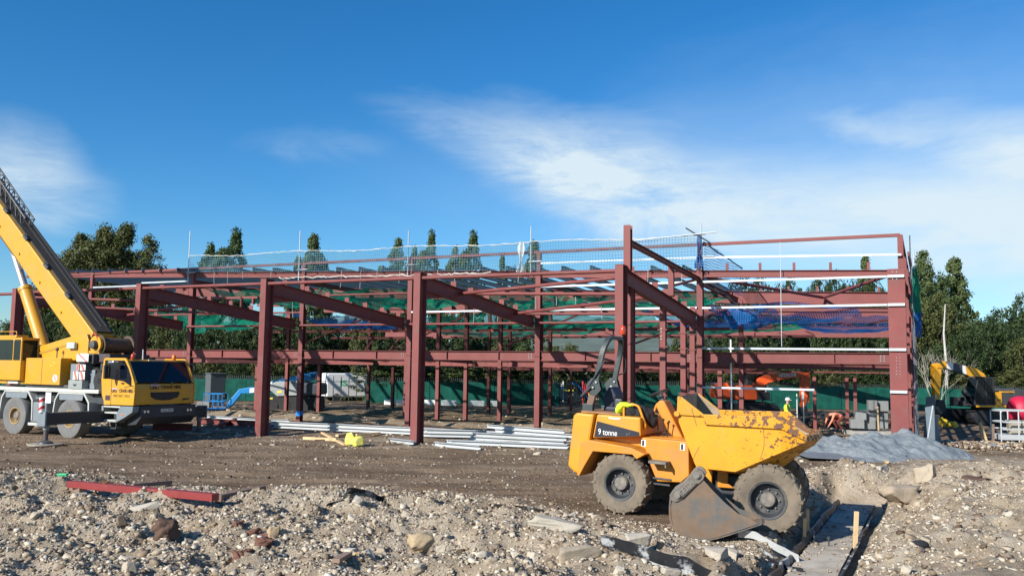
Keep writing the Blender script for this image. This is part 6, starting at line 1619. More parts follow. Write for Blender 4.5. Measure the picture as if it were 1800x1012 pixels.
# --- site boundary: palisade with green mesh fixed to this side
def fence_run(x0, x1, Y0, Y1, label, mesh=True, pw=2.75, step=.155):
    n = max(1, round(abs(x1 - x0) / pw)); L = math.hypot(x1 - x0, Y1 - Y0); a = math.atan2(Y1 - Y0, x1 - x0)
    t = thing('boundary_fence', label, 'fence', (x0, Y0, 0), a, 'boundary fence runs')
    zz = lambda d: zg1(x0 + math.cos(a) * d, Y0 + math.sin(a) * d)
    pm = MB(); pw_ = L / n
    for i in range(int(L / step)):
        d = .08 + i * step; z = zz(d)
        pm.add([(d - .033, .10, z + .05), (d + .033, .10, z + .05), (d + .033, .10, z + 1.98), (d, .10, z + 2.10), (d - .033, .10, z + 1.98), (d - .033, .115, z + .05), (d + .033, .115, z + .05), (d + .033, .115, z + 1.98), (d, .115, z + 2.10), (d - .033, .115, z + 1.98)],
               [(0, 1, 2, 3, 4), (9, 8, 7, 6, 5), (0, 4, 9, 5), (1, 6, 7, 2), (2, 7, 8, 3), (3, 8, 9, 4)])
    o = pm.build('pales', mat('dark_green_pale', (.030, .045, .042), .55, .2, var=.2), t); o['kind'] = 'stuff'
    for i in range(n):
        d0, d1 = i * pw_, (i + 1) * pw_
        b = MB(); z = zz(d0); b.bb(d0 - .04, d0 + .04, .13, .21, z - .1, z + 2.0); b.build('post', mat('dark_green_pale'  , (.03, .045, .042), .55), t)
        for zr in (.45, 1.65):
            b = MB(); b.bar((d0, .14, zz(d0) + zr), (d1, .14, zz(d1) + zr), .03, .05); b.build('rail', mat('dark_green_pale', (.03, .045, .042), .55), t)
        if mesh:
            h = 1.74 + rnd.uniform(-.05, .04); k = 8; V = []; F = []
            for j in range(5):
                for q in range(k + 1):
                    d = d0 + .02 + (d1 - d0 - .04) * q / k; top = h - .05 * math.sin(math.pi * q / k)
                    V.append((d, .02 + .03 * math.sin(d * 3.1 + j * 1.3), zz(d) + .04 + (top) * j / 4))
            for j in range(4):
                for q in range(k): F.append((j * (k + 1) + q, j * (k + 1) + q + 1, (j + 1) * (k + 1) + q + 1, (j + 1) * (k + 1) + q))
            me = raw_mesh('mesh_panel', V, F, True); l = me.uv_layers.new(name='UVMap')
            for lp in me.loops: c = me.vertices[lp.vertex_index].co; l.data[lp.index].uv = (c.x + 50, c.z + 50)
            obj('mesh_panel', me, MESH_FENCE, t)
    return t
fx = lambda px, Y: (px - 900) / F_PX * Y
fence_run(fx(-60, 70), fx(560, 70), 70.5, 70.2, 'green-meshed palisade fence behind the crane and the blue boom lift')
fence_run(fx(560, 70), fx(645, 70), 70.2, 70.2, 'open palisade fence without mesh in front of the white van', mesh=False, step=.62)
fence_run(fx(645, 70), fx(985, 70), 70.2, 70.0, 'green-meshed palisade fence across the middle of the site')
fence_run(fx(985, 70), fx(1055, 70), 70.0, 70.0, 'open palisade fence in front of the playground', mesh=False)
fence_run(fx(1055, 70), fx(1600, 69), 70.0, 69.0, 'green-meshed palisade fence behind the orange excavator')
fence_run(fx(1600, 69), fx(1880, 66), 69.0, 66.0, 'green-meshed palisade fence behind the yellow excavator')

# ------------------------------------------------------------------ machines further back
def excavator(name, label, loc, rz, paint, boom, stick, bucket, cabside, body=None, dark=None):
    t = thing(name, label, 'excavator', loc, rz)
    D = dark or mat('excavator_dark', (.03, .03, .032), .6, var=.2)
    for y in (-1.05, 1.05):
        b = MB(); P = [(-1.75, .36), (-1.6, .12), (-1.3, .02), (1.3, .02), (1.6, .12), (1.75, .36), (1.6, .62), (1.3, .74), (-1.3, .74), (-1.6, .62)]
        b.prism(P, y - .27, y + .27); tr = b.build('track', BLACK, t, bevel=.02)
        b = MB()
        for k in range(6): b.tube((-1.2 + .48 * k, y - .285, .22), (-1.2 + .48 * k, y + .285, .22), .13, 10)
        b.tube((-1.42, y - .285, .38), (-1.42, y + .285, .38), .24, 14); b.tube((1.42, y - .285, .38), (1.42, y + .285, .38), .24, 14)
        o = b.build('rollers', D, tr, True); o['kind'] = 'stuff'
        b = MB()
        for k in range(24):
            x = -1.6 + 3.2 * k / 23; b.bb(x - .03, x + .03, y - .27, y + .27, .735, .765); b.bb(x - .03, x + .03, y - .27, y + .27, -.005, .025)
        o = b.build('track_pads', BLACK, tr); o['kind'] = 'stuff'
    b = MB(); b.bb(-1.0, 1.0, -.8, .8, .35, .80); b.lathe([(.55, .78), (.55, .95)], (0, 0, 0), 20, 'z'); b.build('undercarriage', D, t, bevel=.03)
    b = MB(); b.prism([(-2.05, .98), (-2.12, 1.3), (-2.05, 1.95), (-1.1, 2.0), (-1.1, .95)], -1.2, 1.2); b.build('counterweight', body or paint, t, bevel=.10)
    b = MB(); b.bb(-1.09, .35, -1.2, -.35, .97, 1.85); b.bb(-1.09, .1, .36, 1.2, .97, 1.75); b.build('engine_cover', body or paint, t, bevel=.05)
    b = MB(); b.bb(.36, 1.15, -1.2, -.40, .97, 1.45); b.build('tool_box', D, t, bevel=.04)
    b = MB(); b.bb(-1.1, 1.35, -.34, .34, .97, 1.25); b.bb(-1.1, 1.3, -1.2, 1.2, .94, .99); b.build('slew_deck', D, t, bevel=.02)
    s = cabside; y0, y1 = (s * .40, s * 1.2)
    ya, yb = min(y0, y1), max(y0, y1)
    b = MB()
    b.prism([(.12, 2.62), (1.1, 2.66), (1.18, 2.58), (.12, 2.54)], ya, yb); b.bb(.12, .22, ya, yb, 1.0, 2.6)
    for y in (ya, yb - .06): b.bar((1.12, y + .03, 2.6), (1.42, y + .03, 1.5), .06, .07); b.bar((1.42, y + .03, 1.55), (1.38, y + .03, .99), .06, .07); b.bb(.64, .71, y, y + .06, 1.0, 2.6)
    b.bb(.2, 1.38, ya, yb, .99, 1.12); cab = b.build('cab', D, t, bevel=.012)
    b = MB(); b.prism([(.2, 2.55), (1.12, 2.56), (1.4, 1.55), (1.36, 1.1), (.2, 1.1)], yb - .035, yb - .028); b.prism([(.2, 2.55), (1.12, 2.56), (1.4, 1.55), (1.36, 1.1), (.2, 1.1)], ya + .028, ya + .035)
    b.prism([(1.125, 2.56), (1.405, 1.55), (1.415, 1.55), (1.135, 2.56)], ya + .05, yb - .05); b.build('cab_glass', GLASS, cab)
    b = MB(); b.bb(.3, .75, ya + .15, yb - .15, 1.15, 1.45); b.bb(.3, .42, ya + .15, yb - .15, 1.45, 2.0); b.build('seat', BLACK, cab, bevel=.03)
    b = MB(); b.prism(boom, -.20, .20); bo_ = b.build('boom', paint, t, bevel=.02)
    b = MB(); b.prism(stick, -.15, .15); st_ = b.build('stick', paint, t, bevel=.02)
    b = MB(); b.prism(bucket, -.42, .42); b.build('bucket', D, t, bevel=.02)
    return t, bo_, st_, cab
Y_ = 56.0
def exl(px, y, X0, Yd, z0): return ((px - 900) / F_PX * Yd - X0, EYE + (645 + .0136 * (px - 900) - y) * Yd / F_PX - z0)
X0 = (1312 - 900) / F_PX * Y_; Z0 = zg1(X0, Y_)
E_ = lambda L: [exl(a, b_, X0, Y_, Z0) for a, b_ in L]
hb = [(1318, 692), (1322, 677), (1333, 663), (1346, 657), (1385, 653), (1418, 652), (1420, 657), (1412, 661), (1372, 666), (1348, 672), (1341, 678), (1335, 692), (1328, 698)]
hs = [(1406, 662), (1411, 652), (1421, 651), (1423, 664), (1420, 688), (1414, 710), (1409, 722), (1405, 712), (1406, 680)]
hk = [(1406, 712), (1413, 712), (1416, 722), (1412, 734), (1398, 736), (1396, 730), (1404, 726)]
ex, eb, es, ec = excavator('excavator', 'orange tracked excavator with its arm bent down, working beyond the frame on the right', (X0, Y_, Z0), 0, ORANGE, E_(hb), E_(hs), E_(hk), 1)
t_ = text_part('lettering', 'HITACHI', WHITE, eb, (0, -.206, 0), .30, (R(90), R(-4.5), 0), .002, 1.08, .012)
q = exl(1382, 658.5, X0, Y_, Z0); t_.location = (q[0], -.207, q[1])
q = exl(1282, 706, X0, Y_, Z0); t_ = text_part('lettering', '130', WHITE, ex, (q[0], -1.206, q[1]), .34, (R(90), 0, 0), .002, .45, .012)
q = exl(1280, 701.5, X0, Y_, Z0); t_ = text_part('lettering', 'ZX', BLACK, ex, (q[0], -1.206, q[1]), .16, (R(90), 0, 0), .002, .30, .008)
q = exl(1280, 707, X0, Y_, Z0); b = MB(); b.prism([(q[0] - .5, q[1] - .14), (q[0] + .42, q[1] - .14), (q[0] + .42, q[1] + .14), (q[0] - .25, q[1] + .14)], -1.205, -1.201); b.build('model_stripe', mat('indigo', (.04, .03, .16), .5), ex)
b = MB(); pa, pb = [Vector((p[0], 0, p[1])) for p in E_([(1338, 705), (1347, 676)])]
b.tube(pa + Vector((0, -.3, 0)), pb + Vector((0, -.3, 0)), .07, 10); b.build('boom_ram', SILVER, ex, True)
b = MB(); pa, pb = [Vector((p[0], 0, p[1])) for p in E_([(1421, 668), (1420, 706)])]; b.tube(pa, pb, .055, 10); b.build('bucket_ram', ORANGE, ex, True)
q = exl(1409, 693, X0, Y_, Z0); b = MB(); b.bb(q[0] - .08, q[0] + .08, -.156, -.151, q[1] - .25, q[1] + .2); b.build('label', WHITE, es)
# yellow excavator at the right, arm towards the frame
JY = mat('excavator_yellow_paint', (.78, .36, .015), .42, var=.08, vs=2, dirt=(.4, .25, .1), damt=.12, ds=2, coat=.2)
Yj = 50.5; Xj = (1722 - 900) / F_PX * Yj; Zj = zg1(Xj, Yj)
rj = R(180 + 12)
def jl(px, y):
    a = exl(px, y, Xj, Yj, Zj); return (-a[0] * 1.02, a[1])
jb = [jl(*p) for p in [(1738, 690), (1733, 668), (1724, 655), (1708, 646), (1687, 642), (1648, 634), (1632, 640), (1634, 646), (1650, 646), (1688, 656), (1703, 664), (1716, 676), (1722, 694)]]
js = [jl(*p) for p in [(1628, 640), (1636, 637), (1643, 646), (1640, 680), (1636, 704), (1630, 704), (1628, 676)]]
jk_ = [jl(*p) for p in [(1629, 700), (1640, 700), (1644, 716), (1632, 726), (1622, 722), (1626, 712)]]
jx, jbm, jst, jcab = excavator('excavator', 'yellow tracked excavator with a black and white banded boom, right of the frame', (Xj, Yj, Zj), rj, JY, jb, js, jk_, 1, mat('machine_shade_grey', (.06, .06, .06), .5, var=.2))  # counterweight and engine cover coloured dark to stand for the shade on them
for nm, m_, L_ in (('band', WHITE, [(1652, 634.5), (1664, 637), (1664, 650), (1652, 646.5)]), ('band', mat('band_dark', (.05, .055, .07), .5), [(1664.3, 637), (1682, 641), (1682, 655), (1664.3, 650)]), ('band', WHITE, [(1682.3, 641), (1688, 642), (1690, 657), (1682.3, 655.2)])):
    P = [jl(*p) for p in L_]; b = MB(); b.prism(P, -.206, .206); b.build(nm, m_, jbm)
b = MB(); b.bb(-.30, .10, 1.2, 1.215, 1.0, 1.8); jp = b.build('side_panel', JY, jx, bevel=.004); text_part('lettering', 'JCB', BLACK, jp, (-.1, 1.218, 1.35), .16, (R(90), 0, R(180)), .002, .30, .004)
b = MB(); b.bb(-2.05, -.4, .9, 1.19, 1.78, 1.84); b.build('hand_rail_panel', JY, jx, bevel=.01)
b = MB(); b.bb(-1.1, 1.35, 1.17, 1.215, .95, 1.06); b.build('deck_edge', JY, jx, bevel=.01)
# blue boom lift on tracks between the left columns
Yb = 55.0; Xb = (530 - 900) / F_PX * Yb; Zb = zg1(Xb, Yb)
bl = thing('boom_lift', 'blue and grey articulated boom lift parked with its basket folded out to the left', 'boom lift', (Xb, Yb, Zb))
B_ = lambda *L: [exl(a, c, Xb, Yb, Zb) for a, c in L]
GREYCW = mat('lift_grey', (.36, .38, .38), .5, var=.1, dirt=(.2, .2, .2), damt=.2); SLATE = mat('lift_slate', (.05, .056, .068), .5, var=.12)
def pr(name, m_, L_, y0, y1, parent=None, bevel=.03):
    b = MB(); b.prism(B_(*L_), y0, y1); return b.build(name, m_, parent or bl, bevel=bevel)
pr('chassis', BLACK, [(480, 693), (570, 695), (572, 716), (540, 723), (486, 722), (478, 708)], -.9, .9)
pr('turntable_cover', GREYCW, [(486, 674), (498, 669), (545, 668), (545, 692), (500, 694), (488, 684)], -1.0, -.3)
pr('counterweight', SLATE, [(535, 670), (574, 672), (575, 692), (536, 695)], -1.05, 1.0, bevel=.12)
pr('turntable_cover', GREYCW, [(500, 669), (545, 668), (545, 692), (500, 692)], .3, 1.0)
pr('lower_arm', BLUEP, [(478, 674), (484, 669), (560, 652), (562, 660), (486, 680)], -.26, .26)
pr('arm_knuckle', BLUEP, [(535, 656), (553, 655), (555, 667), (536, 667)], -.5, .5)
pr('knuckle_cover', WHITE, [(477, 672), (486, 670), (486, 684), (477, 682)], -.3, .3)
pr('upper_arm', BLUEP, [(425, 683), (445, 679), (486, 676), (486, 686), (444, 690), (430, 690)], -.2, .2)
pr('jib_arm', BLUEP, [(425, 685), (437, 680), (431, 691), (413, 714), (404, 715), (410, 703)], -.14, .14)
pr('arm_label', WHITE, [(446, 681), (454, 680), (454, 688), (446, 689)], -.206, -.2, bevel=0)
pr('yellow_label', YELLOWPL, [(500, 685), (508, 684), (508, 688), (500, 689)], -1.012, -1.002, bevel=0); pr('yellow_label', YELLOWPL, [(483, 697), (492, 696), (492, 699), (483, 699)], -.912, -.902, bevel=0)
for y in (-.75, .75):
    for px_ in (492, 512, 533, 556):
        q = exl(px_, 712, Xb, Yb, Zb); b = MB(); b.tube((q[0], y - .2, q[1]), (q[0], y + .2, q[1]), .40, 18); b.build('wheel', BLACK, bl, True)
bk = MB(); (xa, za), (xb, zb_), (xc, zc) = B_((370, 716), (402, 716), (370, 690))
for z in (za, (za + zc) / 2, zc):
    for y in (-.55, .55): bk.bar((xa, y, z), (xb, y, z), .04, .04)
    for x in (xa, xb): bk.bar((x, -.55, z), (x, .55, z), .04, .04)
for i in range(5):
    x = xa + (xb - xa) * i / 4
    for y in (-.55, .55): bk.bar((x, y, za), (x, y, zc), .03, .03)
bk.bb(xa, xb, -.55, .55, za - .06, za); bk.build('basket', BLUEP, bl)
pr('control_box', BLACK, [(398, 690), (404, 690), (404, 700), (398, 700)], -.2, .2)
# portable toilet / box cabin far left
b = MB(); Xp, Yp = fx(384, 64), 64.0; zp = zg1(Xp, Yp)
cbn = thing('site_cabin', 'tall white site cabin beyond the left columns, its shaded sides coloured grey', 'cabin', (Xp, Yp, zp), R(-52))
b.bb(-.55, .55, -.55, .55, .12, 2.25); b.build('body', mat('cabin_shade_grey', (.085, .10, .105), .6), cbn, bevel=.04); b = MB(); b.bb(-.565, -.552, -.5, .5, .2, 2.15); b.build('door', WHITE, cbn); b = MB(); b.bb(-.6, .6, -.6, .6, 2.252, 2.35); b.build('roof', mat('cabin_shade_grey', (.085, .10, .105), .6), cbn, bevel=.04)  # white plate paints the lit end, dark grey body and roof paint the shade
# white van beyond the open part of the fence
Xv, Yv = fx(620, 75), 75.0; zv = zg1(Xv, Yv)
vn = thing('parked_van', 'white van with green JS lettering parked beyond the open fence', 'van', (Xv, Yv, zv), R(28))
b = MB(); b.prism([(-2.3, .35), (-2.35, 2.2), (-2.2, 2.34), (.95, 2.34), (1.25, 2.2), (1.75, 1.25), (2.35, 1.05), (2.45, .4)], -.95, .95); b.build('body', WHITE, vn, bevel=.09)
b = MB(); b.prism([(1.0, 2.0), (1.22, 1.98), (1.66, 1.28), (.9, 1.28)], -.96, -.951); b.prism([(1.0, 2.0), (1.22, 1.98), (1.66, 1.28), (.9, 1.28)], .951, .96); b.build('side_window', GLASS_D, vn)
b = MB(); b.prism([(1.28, 2.15), (1.755, 1.28), (1.77, 1.285), (1.30, 2.16)], -.8, .8); b.build('windscreen', GLASS_D, vn)
for x in (-1.45, 1.6):
    for y in (-.85, .85): b = MB(); b.tube((x, y - .1, .34), (x, y + .1, .34), .33, 18); b.build('wheel', BLACK, vn, True)
text_part('lettering', 'JS', GRNPL, vn, (-.9, -.958, 1.5), .62, (R(90), 0, 0), .004, .75, .012)
# playground and pavilion beyond the fence
Xq, Yq = fx(1022, 82), 82.0; zq = zg1(Xq, Yq)
pv = thing('pavilion', 'low pavilion with a pale green hipped roof beyond the fence', 'pavilion', (Xq, Yq + 6, zq))
b = MB(); b.bb(-2.6, 5.2, -1.6, 1.6, 0, 1.9); b.build('wall', mat('cream_wall', (.5, .48, .38), .8), pv)
b = MB(); b.add([(-3, -2, 1.9), (6, -2, 1.9), (6, 2, 1.9), (-3, 2, 1.9), (-.6, 0, 2.85), (3.8, 0, 2.85)], [(0, 1, 5, 4), (1, 2, 5), (2, 3, 4, 5), (3, 0, 4), (3, 2, 1, 0)]); b.build('roof', mat('pale_green_roof', (.34, .36, .20), .7, var=.1), pv)
Xs, Ys = fx(1012, 74), 74.0; zs = zg1(Xs, Ys)
pg = thing('play_frame', 'colourful playground frame with a blue slide beyond the fence', 'playground frame', (Xs, Ys, zs))
for x, m_ in ((-1.6, WHITE), (-1.0, WHITE), (.7, REDP), (1.25, YELLOWPL)):
    for y in (-.4, .4): b = MB(); b.tube((x, y, 0), (x, y, 1.9), .06, 8); b.build('post', m_, pg, True)
b = MB(); b.path([(-.2, 0, 1.75), (.3, 0, 1.5), (.8, 0, .7), (1.5, 0, .3)], .22, 10, flat=.5); b.build('slide', BLUEPL, pg, True)
b = MB(); b.bb(-1.7, -.1, -.45, .45, 1.1, 1.18); b.build('platform', YELLOWPL, pg); b = MB(); b.bb(-1.65, -.9, -.42, -.38, 1.2, 1.7); b.build('panel', WHITE, pg); b = MB(); b.bb(.7, 1.25, -.42, -.38, .9, 1.7); b.build('panel', REDP, pg)

# ------------------------------------------------------------------ materials lying about
def laid(name, p0, p1, w, h, m, label, cat, kindp='bar', n=1, group=None, lift=0.0, gap=.004, part='purlin'):
    """a long thing lying on the ground between two pixels of ground"""
    a, c = gp(*p0), gp(*p1); mid = (a + c) / 2; d = c - a; L = d.length; rz = math.atan2(d.y, d.x)
    t = thing(name, label, cat, (mid.x, mid.y, mid.z + lift), 0, group); t.rotation_euler = (0, -math.atan2(d.z, Vector((d.x, d.y)).length), rz)
    cols = max(1, int(round(n / 2))) if n > 3 else n
    for i in range(n):
        r_, q = divmod(i, cols); b = MB(); dx = rnd.uniform(-.25, .25) if n > 1 else 0
        p, e = (-L / 2 + dx, (q - (cols - 1) / 2) * (w + gap), h / 2 + r_ * (h + gap)), (L / 2 + dx, (q - (cols - 1) / 2) * (w + gap), h / 2 + r_ * (h + gap))
        if kindp == 'i': b.ibeam(p, e, h, w)
        elif kindp == 'z':
            b.sweep(p, e, [(-w / 2, -h / 2), (w / 2, -h / 2), (w / 2, -h / 2 + .012), (-w / 2 + .012, -h / 2 + .012), (-w / 2 + .012, h / 2 - .012), (w / 2, h / 2 - .012), (w / 2, h / 2), (-w / 2, h / 2)][::1])
        else: b.bar(p, e, w, h)
        b.build(part, m, t, bevel=.004 if kindp == 'bar' else 0)
    return t
GALVB = mat('bright_galvanised', (.47, .49, .49), .55, .0, var=.08, vs=2, dirt=(.5, .5, .48), damt=.15, ds=2, objrand=.08)
BG = 'bundles of galvanised sections on the ground'
for p0, p1, n, lb in [((479, 752), (742, 765), 4, 'thick white bundle of galvanised sections starting behind the second visible front column'), ((742, 757), (872, 763), 3, 'short bundle of galvanised sections just right of the left-centre column, at the back'),
        ((745, 768), (852, 772), 4, 'middle bundle of galvanised sections right of the left-centre column'), ((866, 766), (1002, 776), 5, 'long bundle of galvanised sections running behind the dumper tail'),
        ((838, 774), (1003, 783), 4, 'bright bundle of galvanised sections nearest the dumper tail'), ((796, 781), (1002, 790), 3, 'lowest long row of galvanised sections in front of the others'),
        ((768, 786), (842, 790), 2, 'short front pair of galvanised sections right of the left-centre column'), ((684, 776), (724, 782), 2, 'galvanised sections poking out left of the left-centre column'), ((596, 752), (664, 753), 2, 'thin galvanised lengths lying behind the thick bundle'),
        ((344, 735), (452, 741), 2, 'white galvanised length lying between crane cab and second visible front column'), ((478, 741), (510, 743), 2, 'white galvanised end sticking out right of the second visible front column')]:
    laid('section_bundle', p0, p1, .10, .13, GALVB, lb, 'metal sections', 'z', n, BG, lift=.02)
laid('steel_beam', (345, 744), (452, 750), .18, .24, STEEL, 'red steel beam lying on the ground between the crane and the front column', 'steel beam', 'i')
laid('steel_beam', (386, 752), (416, 745), .16, .20, STEEL, 'short red steel offcut lying across the beam near the crane', 'steel beam', 'i')
laid('steel_beam', (478, 748), (522, 752), .18, .2, STEEL, 'red steel beam end lying right of the second visible front column', 'steel beam', 'i')
laid('steel_beam', (600, 757), (668, 751), .16, .16, STEEL, 'red steel length lying behind the galvanised bundles', 'steel beam', 'i')
laid('steel_beam', (268, 756), (338, 757), .2, .28, STEEL, 'red steel beam lying under the front of the crane', 'steel beam', 'i')
for p0, p1, w, h, m_, lb in [((534, 773), (592, 779), .12, .10, WOOD, 'thick pale timber lying in front of the galvanised bundle'), ((566, 764), (606, 784), .10, .07, WOOD, 'pale timber plank lying diagonally across the thick one'), ((592, 770), (627, 766), .14, .09, WOOD, 'pale timber behind the yellow sacks, left piece'), ((626, 769), (668, 764), .10, .09, WOOD, 'pale timber behind the yellow sacks, right piece'), ((552, 778), (585, 773), .08, .05, WOOD_OLD, 'short stick under the diagonal plank'),
        ((232, 858), (300, 852), .08, .08, WOOD_OLD, 'dark weathered timber lying behind the red beam'), ((182, 855), (218, 848), .07, .07, WOOD_OLD, 'grey weathered timber behind the left half of the red beam'), ((383, 884), (462, 872), .12, .13, WOOD_OLD, 'weathered timber bearer at the right end of the red beam'), ((122, 868), (145, 862), .12, .12, WOOD_OLD, 'timber bearer under the left end of the red beam'),
        ((600, 967), (628, 993), .05, .05, WOOD, 'pale splintered stake lying in the bottom rubble'), ((590, 993), (612, 985), .10, .05, WOOD_OLD, 'broken grey board beside the splintered stake'), ((1530, 795), (1560, 816), .09, .06, WOOD, 'pale plank leaning on the grey gravel heap'), ((25, 832), (92, 836), .05, .04, WOOD_OLD, 'thin dark stick on the track at far left')]:
    laid('timber', p0, p1, w, h, m_, lb, 'timber', part='board', lift=.02)
tb = laid('steel_beam', (123, 866), (378, 893), .16, .125, mat('red_beam_paint', (.24, .034, .031), .5, var=.1, vs=2, dirt=(.25, .12, .09), damt=.12, ds=3), 'long bright red steel beam lying on the edge of the foreground rubble', 'steel beam', 'bar', lift=.19, part='beam')
ch = thing('lifting_chain', 'rusty lifting chain wrapped round the red beam', 'chain', tuple(gp(203, 876)))
RUSTC = mat('rusty_chain', (.22, .115, .05), .8, .3, var=.3, vs=20)
for k in range(16):
    a = k / 15; p = Vector((-.35 + .55 * a, -.26 + .1 * math.sin(a * 9), .03 + .34 * math.sin(min(1, a * 1.35) * 2.3)))
    b = MB(); M_ = Matrix.Rotation(k * 1.57 + .3, 3, 'X') @ Matrix.Identity(3)
    b.path([p + Matrix.Rotation(.6 - a * 1.6, 3, 'Y') @ (M_ @ Vector((.055 * math.cos(q), .032 * math.sin(q), 0))) for q in [6.283 * i / 12 for i in range(12)]], .012, 5, True); b.build('link', RUSTC, ch, True)
# yellow sacks
for i, (x, y, lb) in enumerate([(616, 783, 'taller yellow sack standing on the track before the timber'), (630, 784, 'shorter yellow sack leaning right beside the taller one')]):
    p = gp(x, y); b = MB(); b.prism([(-.16, 0), (-.18, .2), (-.12, .42 - .1 * i), (.06, .46 - .1 * i), (.15, .30), (.17, .05)], -.14, .14); o = b.build('yellow_sack', mat('yellow_sack', (.72, .66, .12), .6, var=.1, dirt=(.8, .8, .7), damt=.2, ds=8), None, bevel=.05); o.location = p; o.rotation_euler = (0, 0, .5 * i); tag(o, lb, 'sack')
# membrane strips, timber shuttering and the concrete strip
def ribbon(name, pts, h, m, label, cat, seed, lean=0.0, thick=.02, wig=.03):
    r2 = random.Random(seed); n = len(pts); V = []
    for i, p in enumerate(pts):
        d = (pts[min(n - 1, i + 1)] - pts[max(0, i - 1)]); s = Vector((d.y, -d.x, 0)).normalized(); k = s * r2.uniform(-wig, wig)
        hh = h * r2.uniform(.97, 1.03)
        V += [p + k - s * thick, p + k + s * thick, p + k + s * (thick + lean * hh) + Vector((0, 0, hh)), p + k + s * (lean * hh - thick) + Vector((0, 0, hh))]
    F = []
    for i in range(n - 1): F += [(i * 4 + j, i * 4 + (j + 1) % 4, i * 4 + 4 + (j + 1) % 4, i * 4 + 4 + j) for j in range(4)]
    b = MB(); b.add(V, F + [(3, 2, 1, 0), tuple(range(4 * n - 4, 4 * n))]); return tag(b.build(name, m), label, cat)
def along(t0, t1, d, n, z): return [Vector((SA.x + SD.x * (t0 + (t1 - t0) * i / n) + SN.x * (d + .018 * math.sin(i * .55)), SA.y + SD.y * (t0 + (t1 - t0) * i / n) + SN.y * (d + .018 * math.sin(i * .55)), z)) for i in range(n + 1)]
V = []; F = []; nn = 40
for i in range(nn + 1):
    for j in range(9):
        t = -6 + 15.0 * i / nn; d = -.34 + .68 * j / 8; z = -.285 + .02 * float(fbm(np.array([t * 1.3]), np.array([d * 3]), 3, 9)[0]) + .01 * math.sin(t * 5)
        V.append((SA.x + SD.x * t + SN.x * d, SA.y + SD.y * t + SN.y * d, z))
for i in range(nn):
    for j in range(8): F.append((i * 9 + j, i * 9 + j + 1, i * 9 + 10 + j, i * 9 + 9 + j))
o = obj('concrete_strip', raw_mesh('concrete_strip', V, F, True), mat('strip_concrete', (.46, .41, .335), .9, var=.12, vs=3, dirt=(.25, .21, .16), damt=.45, ds=1.6, bump=.5, bs=18)); o['kind'] = 'structure'
ribbon('shutter_board', along(-3.5, 8.2, -.38, 26, -.33), .15, DPC, 'dark plastic-faced shuttering along the left side of the concrete strip', 'shuttering', 1, -.25)
ribbon('shutter_board', along(-3.5, 6.5, .38, 26, -.33), .11, DPC, 'dark plastic-faced shuttering along the right side of the concrete strip', 'shuttering', 2, .35)
def px_ribbon(L_, h, m, label, seed, name='membrane_strip', lean=.0, rise=.0):
    Q = []
    for x0, y0 in L_:
        d = cam_ray(x0, y0); t = (.02 - EYE) / d.z; Q.append(Vector((d.x * t, d.y * t, 0)))
    P = [a.lerp(c, i / 10) for a, c in zip(Q[:-1], Q[1:]) for i in range(10)] + [Q[-1]]
    z = [zg1(p.x, p.y) for p in P]; P = [Vector((p.x, p.y, sum(z[max(0, i - 6):i + 7]) / len(z[max(0, i - 6):i + 7]) + rise)) for i, p in enumerate(P)]
    return ribbon(name, P, h, m, label, 'plastic membrane', seed, lean, thick=.008, wig=.005)
px_ribbon([(1058, 997), (1150, 1008), (1240, 1017), (1385, 1028)], .17, DPC, 'black membrane strip with white patches along the bottom of the rubble', 3, lean=.35, rise=.04)
px_ribbon([(1130, 1004), (1180, 1010), (1215, 1014)], .09, FROST, 'torn white edge of the black membrane strip', 8, lean=.2)
px_ribbon([(1298, 938), (1345, 944), (1405, 952)], .13, FROST, 'white membrane strip lying against the foot of the dumper front wheel', 4, lean=.3, rise=.05)
px_ribbon([(1330, 950), (1370, 960), (1412, 966)], .12, DPC, 'black membrane flap hanging below the white strip by the stakes', 5, lean=.2)
px_ribbon([(875, 893), (925, 899), (962, 905)], .10, DPC, 'wrinkled dark membrane showing through the rubble left of the dumper', 6, lean=1.2)
px_ribbon([(605, 897), (650, 890), (672, 886)], .12, DPC, 'strip of dark membrane in a slot in the rubble at left of centre', 7, lean=.6)
px_ribbon([(572, 906), (600, 903), (630, 899)], .06, DPC, 'flat piece of dark membrane in the rubble, left of the slot', 9, lean=1.0)
px_ribbon([(1072, 930), (1086, 938), (1092, 948)], .09, DPC, 'scrap of black membrane sticking up near the dumper rear wheel', 10, lean=.3)
px_ribbon([(1056, 918), (1066, 924), (1070, 930)], .08, FROST, 'crumpled whitish sheet next to the black scrap near the dumper rear wheel', 11, lean=.8)
for (x, y, h, w, lb, tl) in [(1413, 962, .50, .06, 'shorter timber stake left of the concrete strip', .02), (1420, 950, .56, .06, 'taller timber stake just behind the shorter one at the left of the concrete strip', .0), (1502, 968, .66, .075, 'wide timber stake at the right of the concrete strip', .05)]:
    p = gp(x, y); b = MB(); b.bar((0, 0, -.15), (tl, 0, h), w, .035, up=(0, 1, 0)); o = b.build('timber_stake', WOOD, None, bevel=.004); o.location = p; tag(o, lb, 'stake')
for x, y, lb in ((1457, 965, 'short iron pin with a cap standing in the concrete strip'), (1431, 962, 'short dark iron pin at the left edge of the concrete strip')):
    t_, d_ = 0, 0; p = gp(x, y); b = MB(); b.tube((0, 0, -.03), (0, 0, .10), .014, 8); b.tube((0, 0, .09), (0, 0, .13), .026, 8); o = b.build('iron_pin', DARKGREY); o.location = (p.x, p.y, -.28); tag(o, lb, 'iron pin')
o = (lambda b: b.build('green_cap', GRNPL, None, bevel=.01))(MB().box((0, 0, 0), (.20, .10, .05))); o.location = gp(108, 868) + Vector((0, 0, .06)); tag(o, 'bright green plastic scrap left of the red beam', 'plastic scrap')
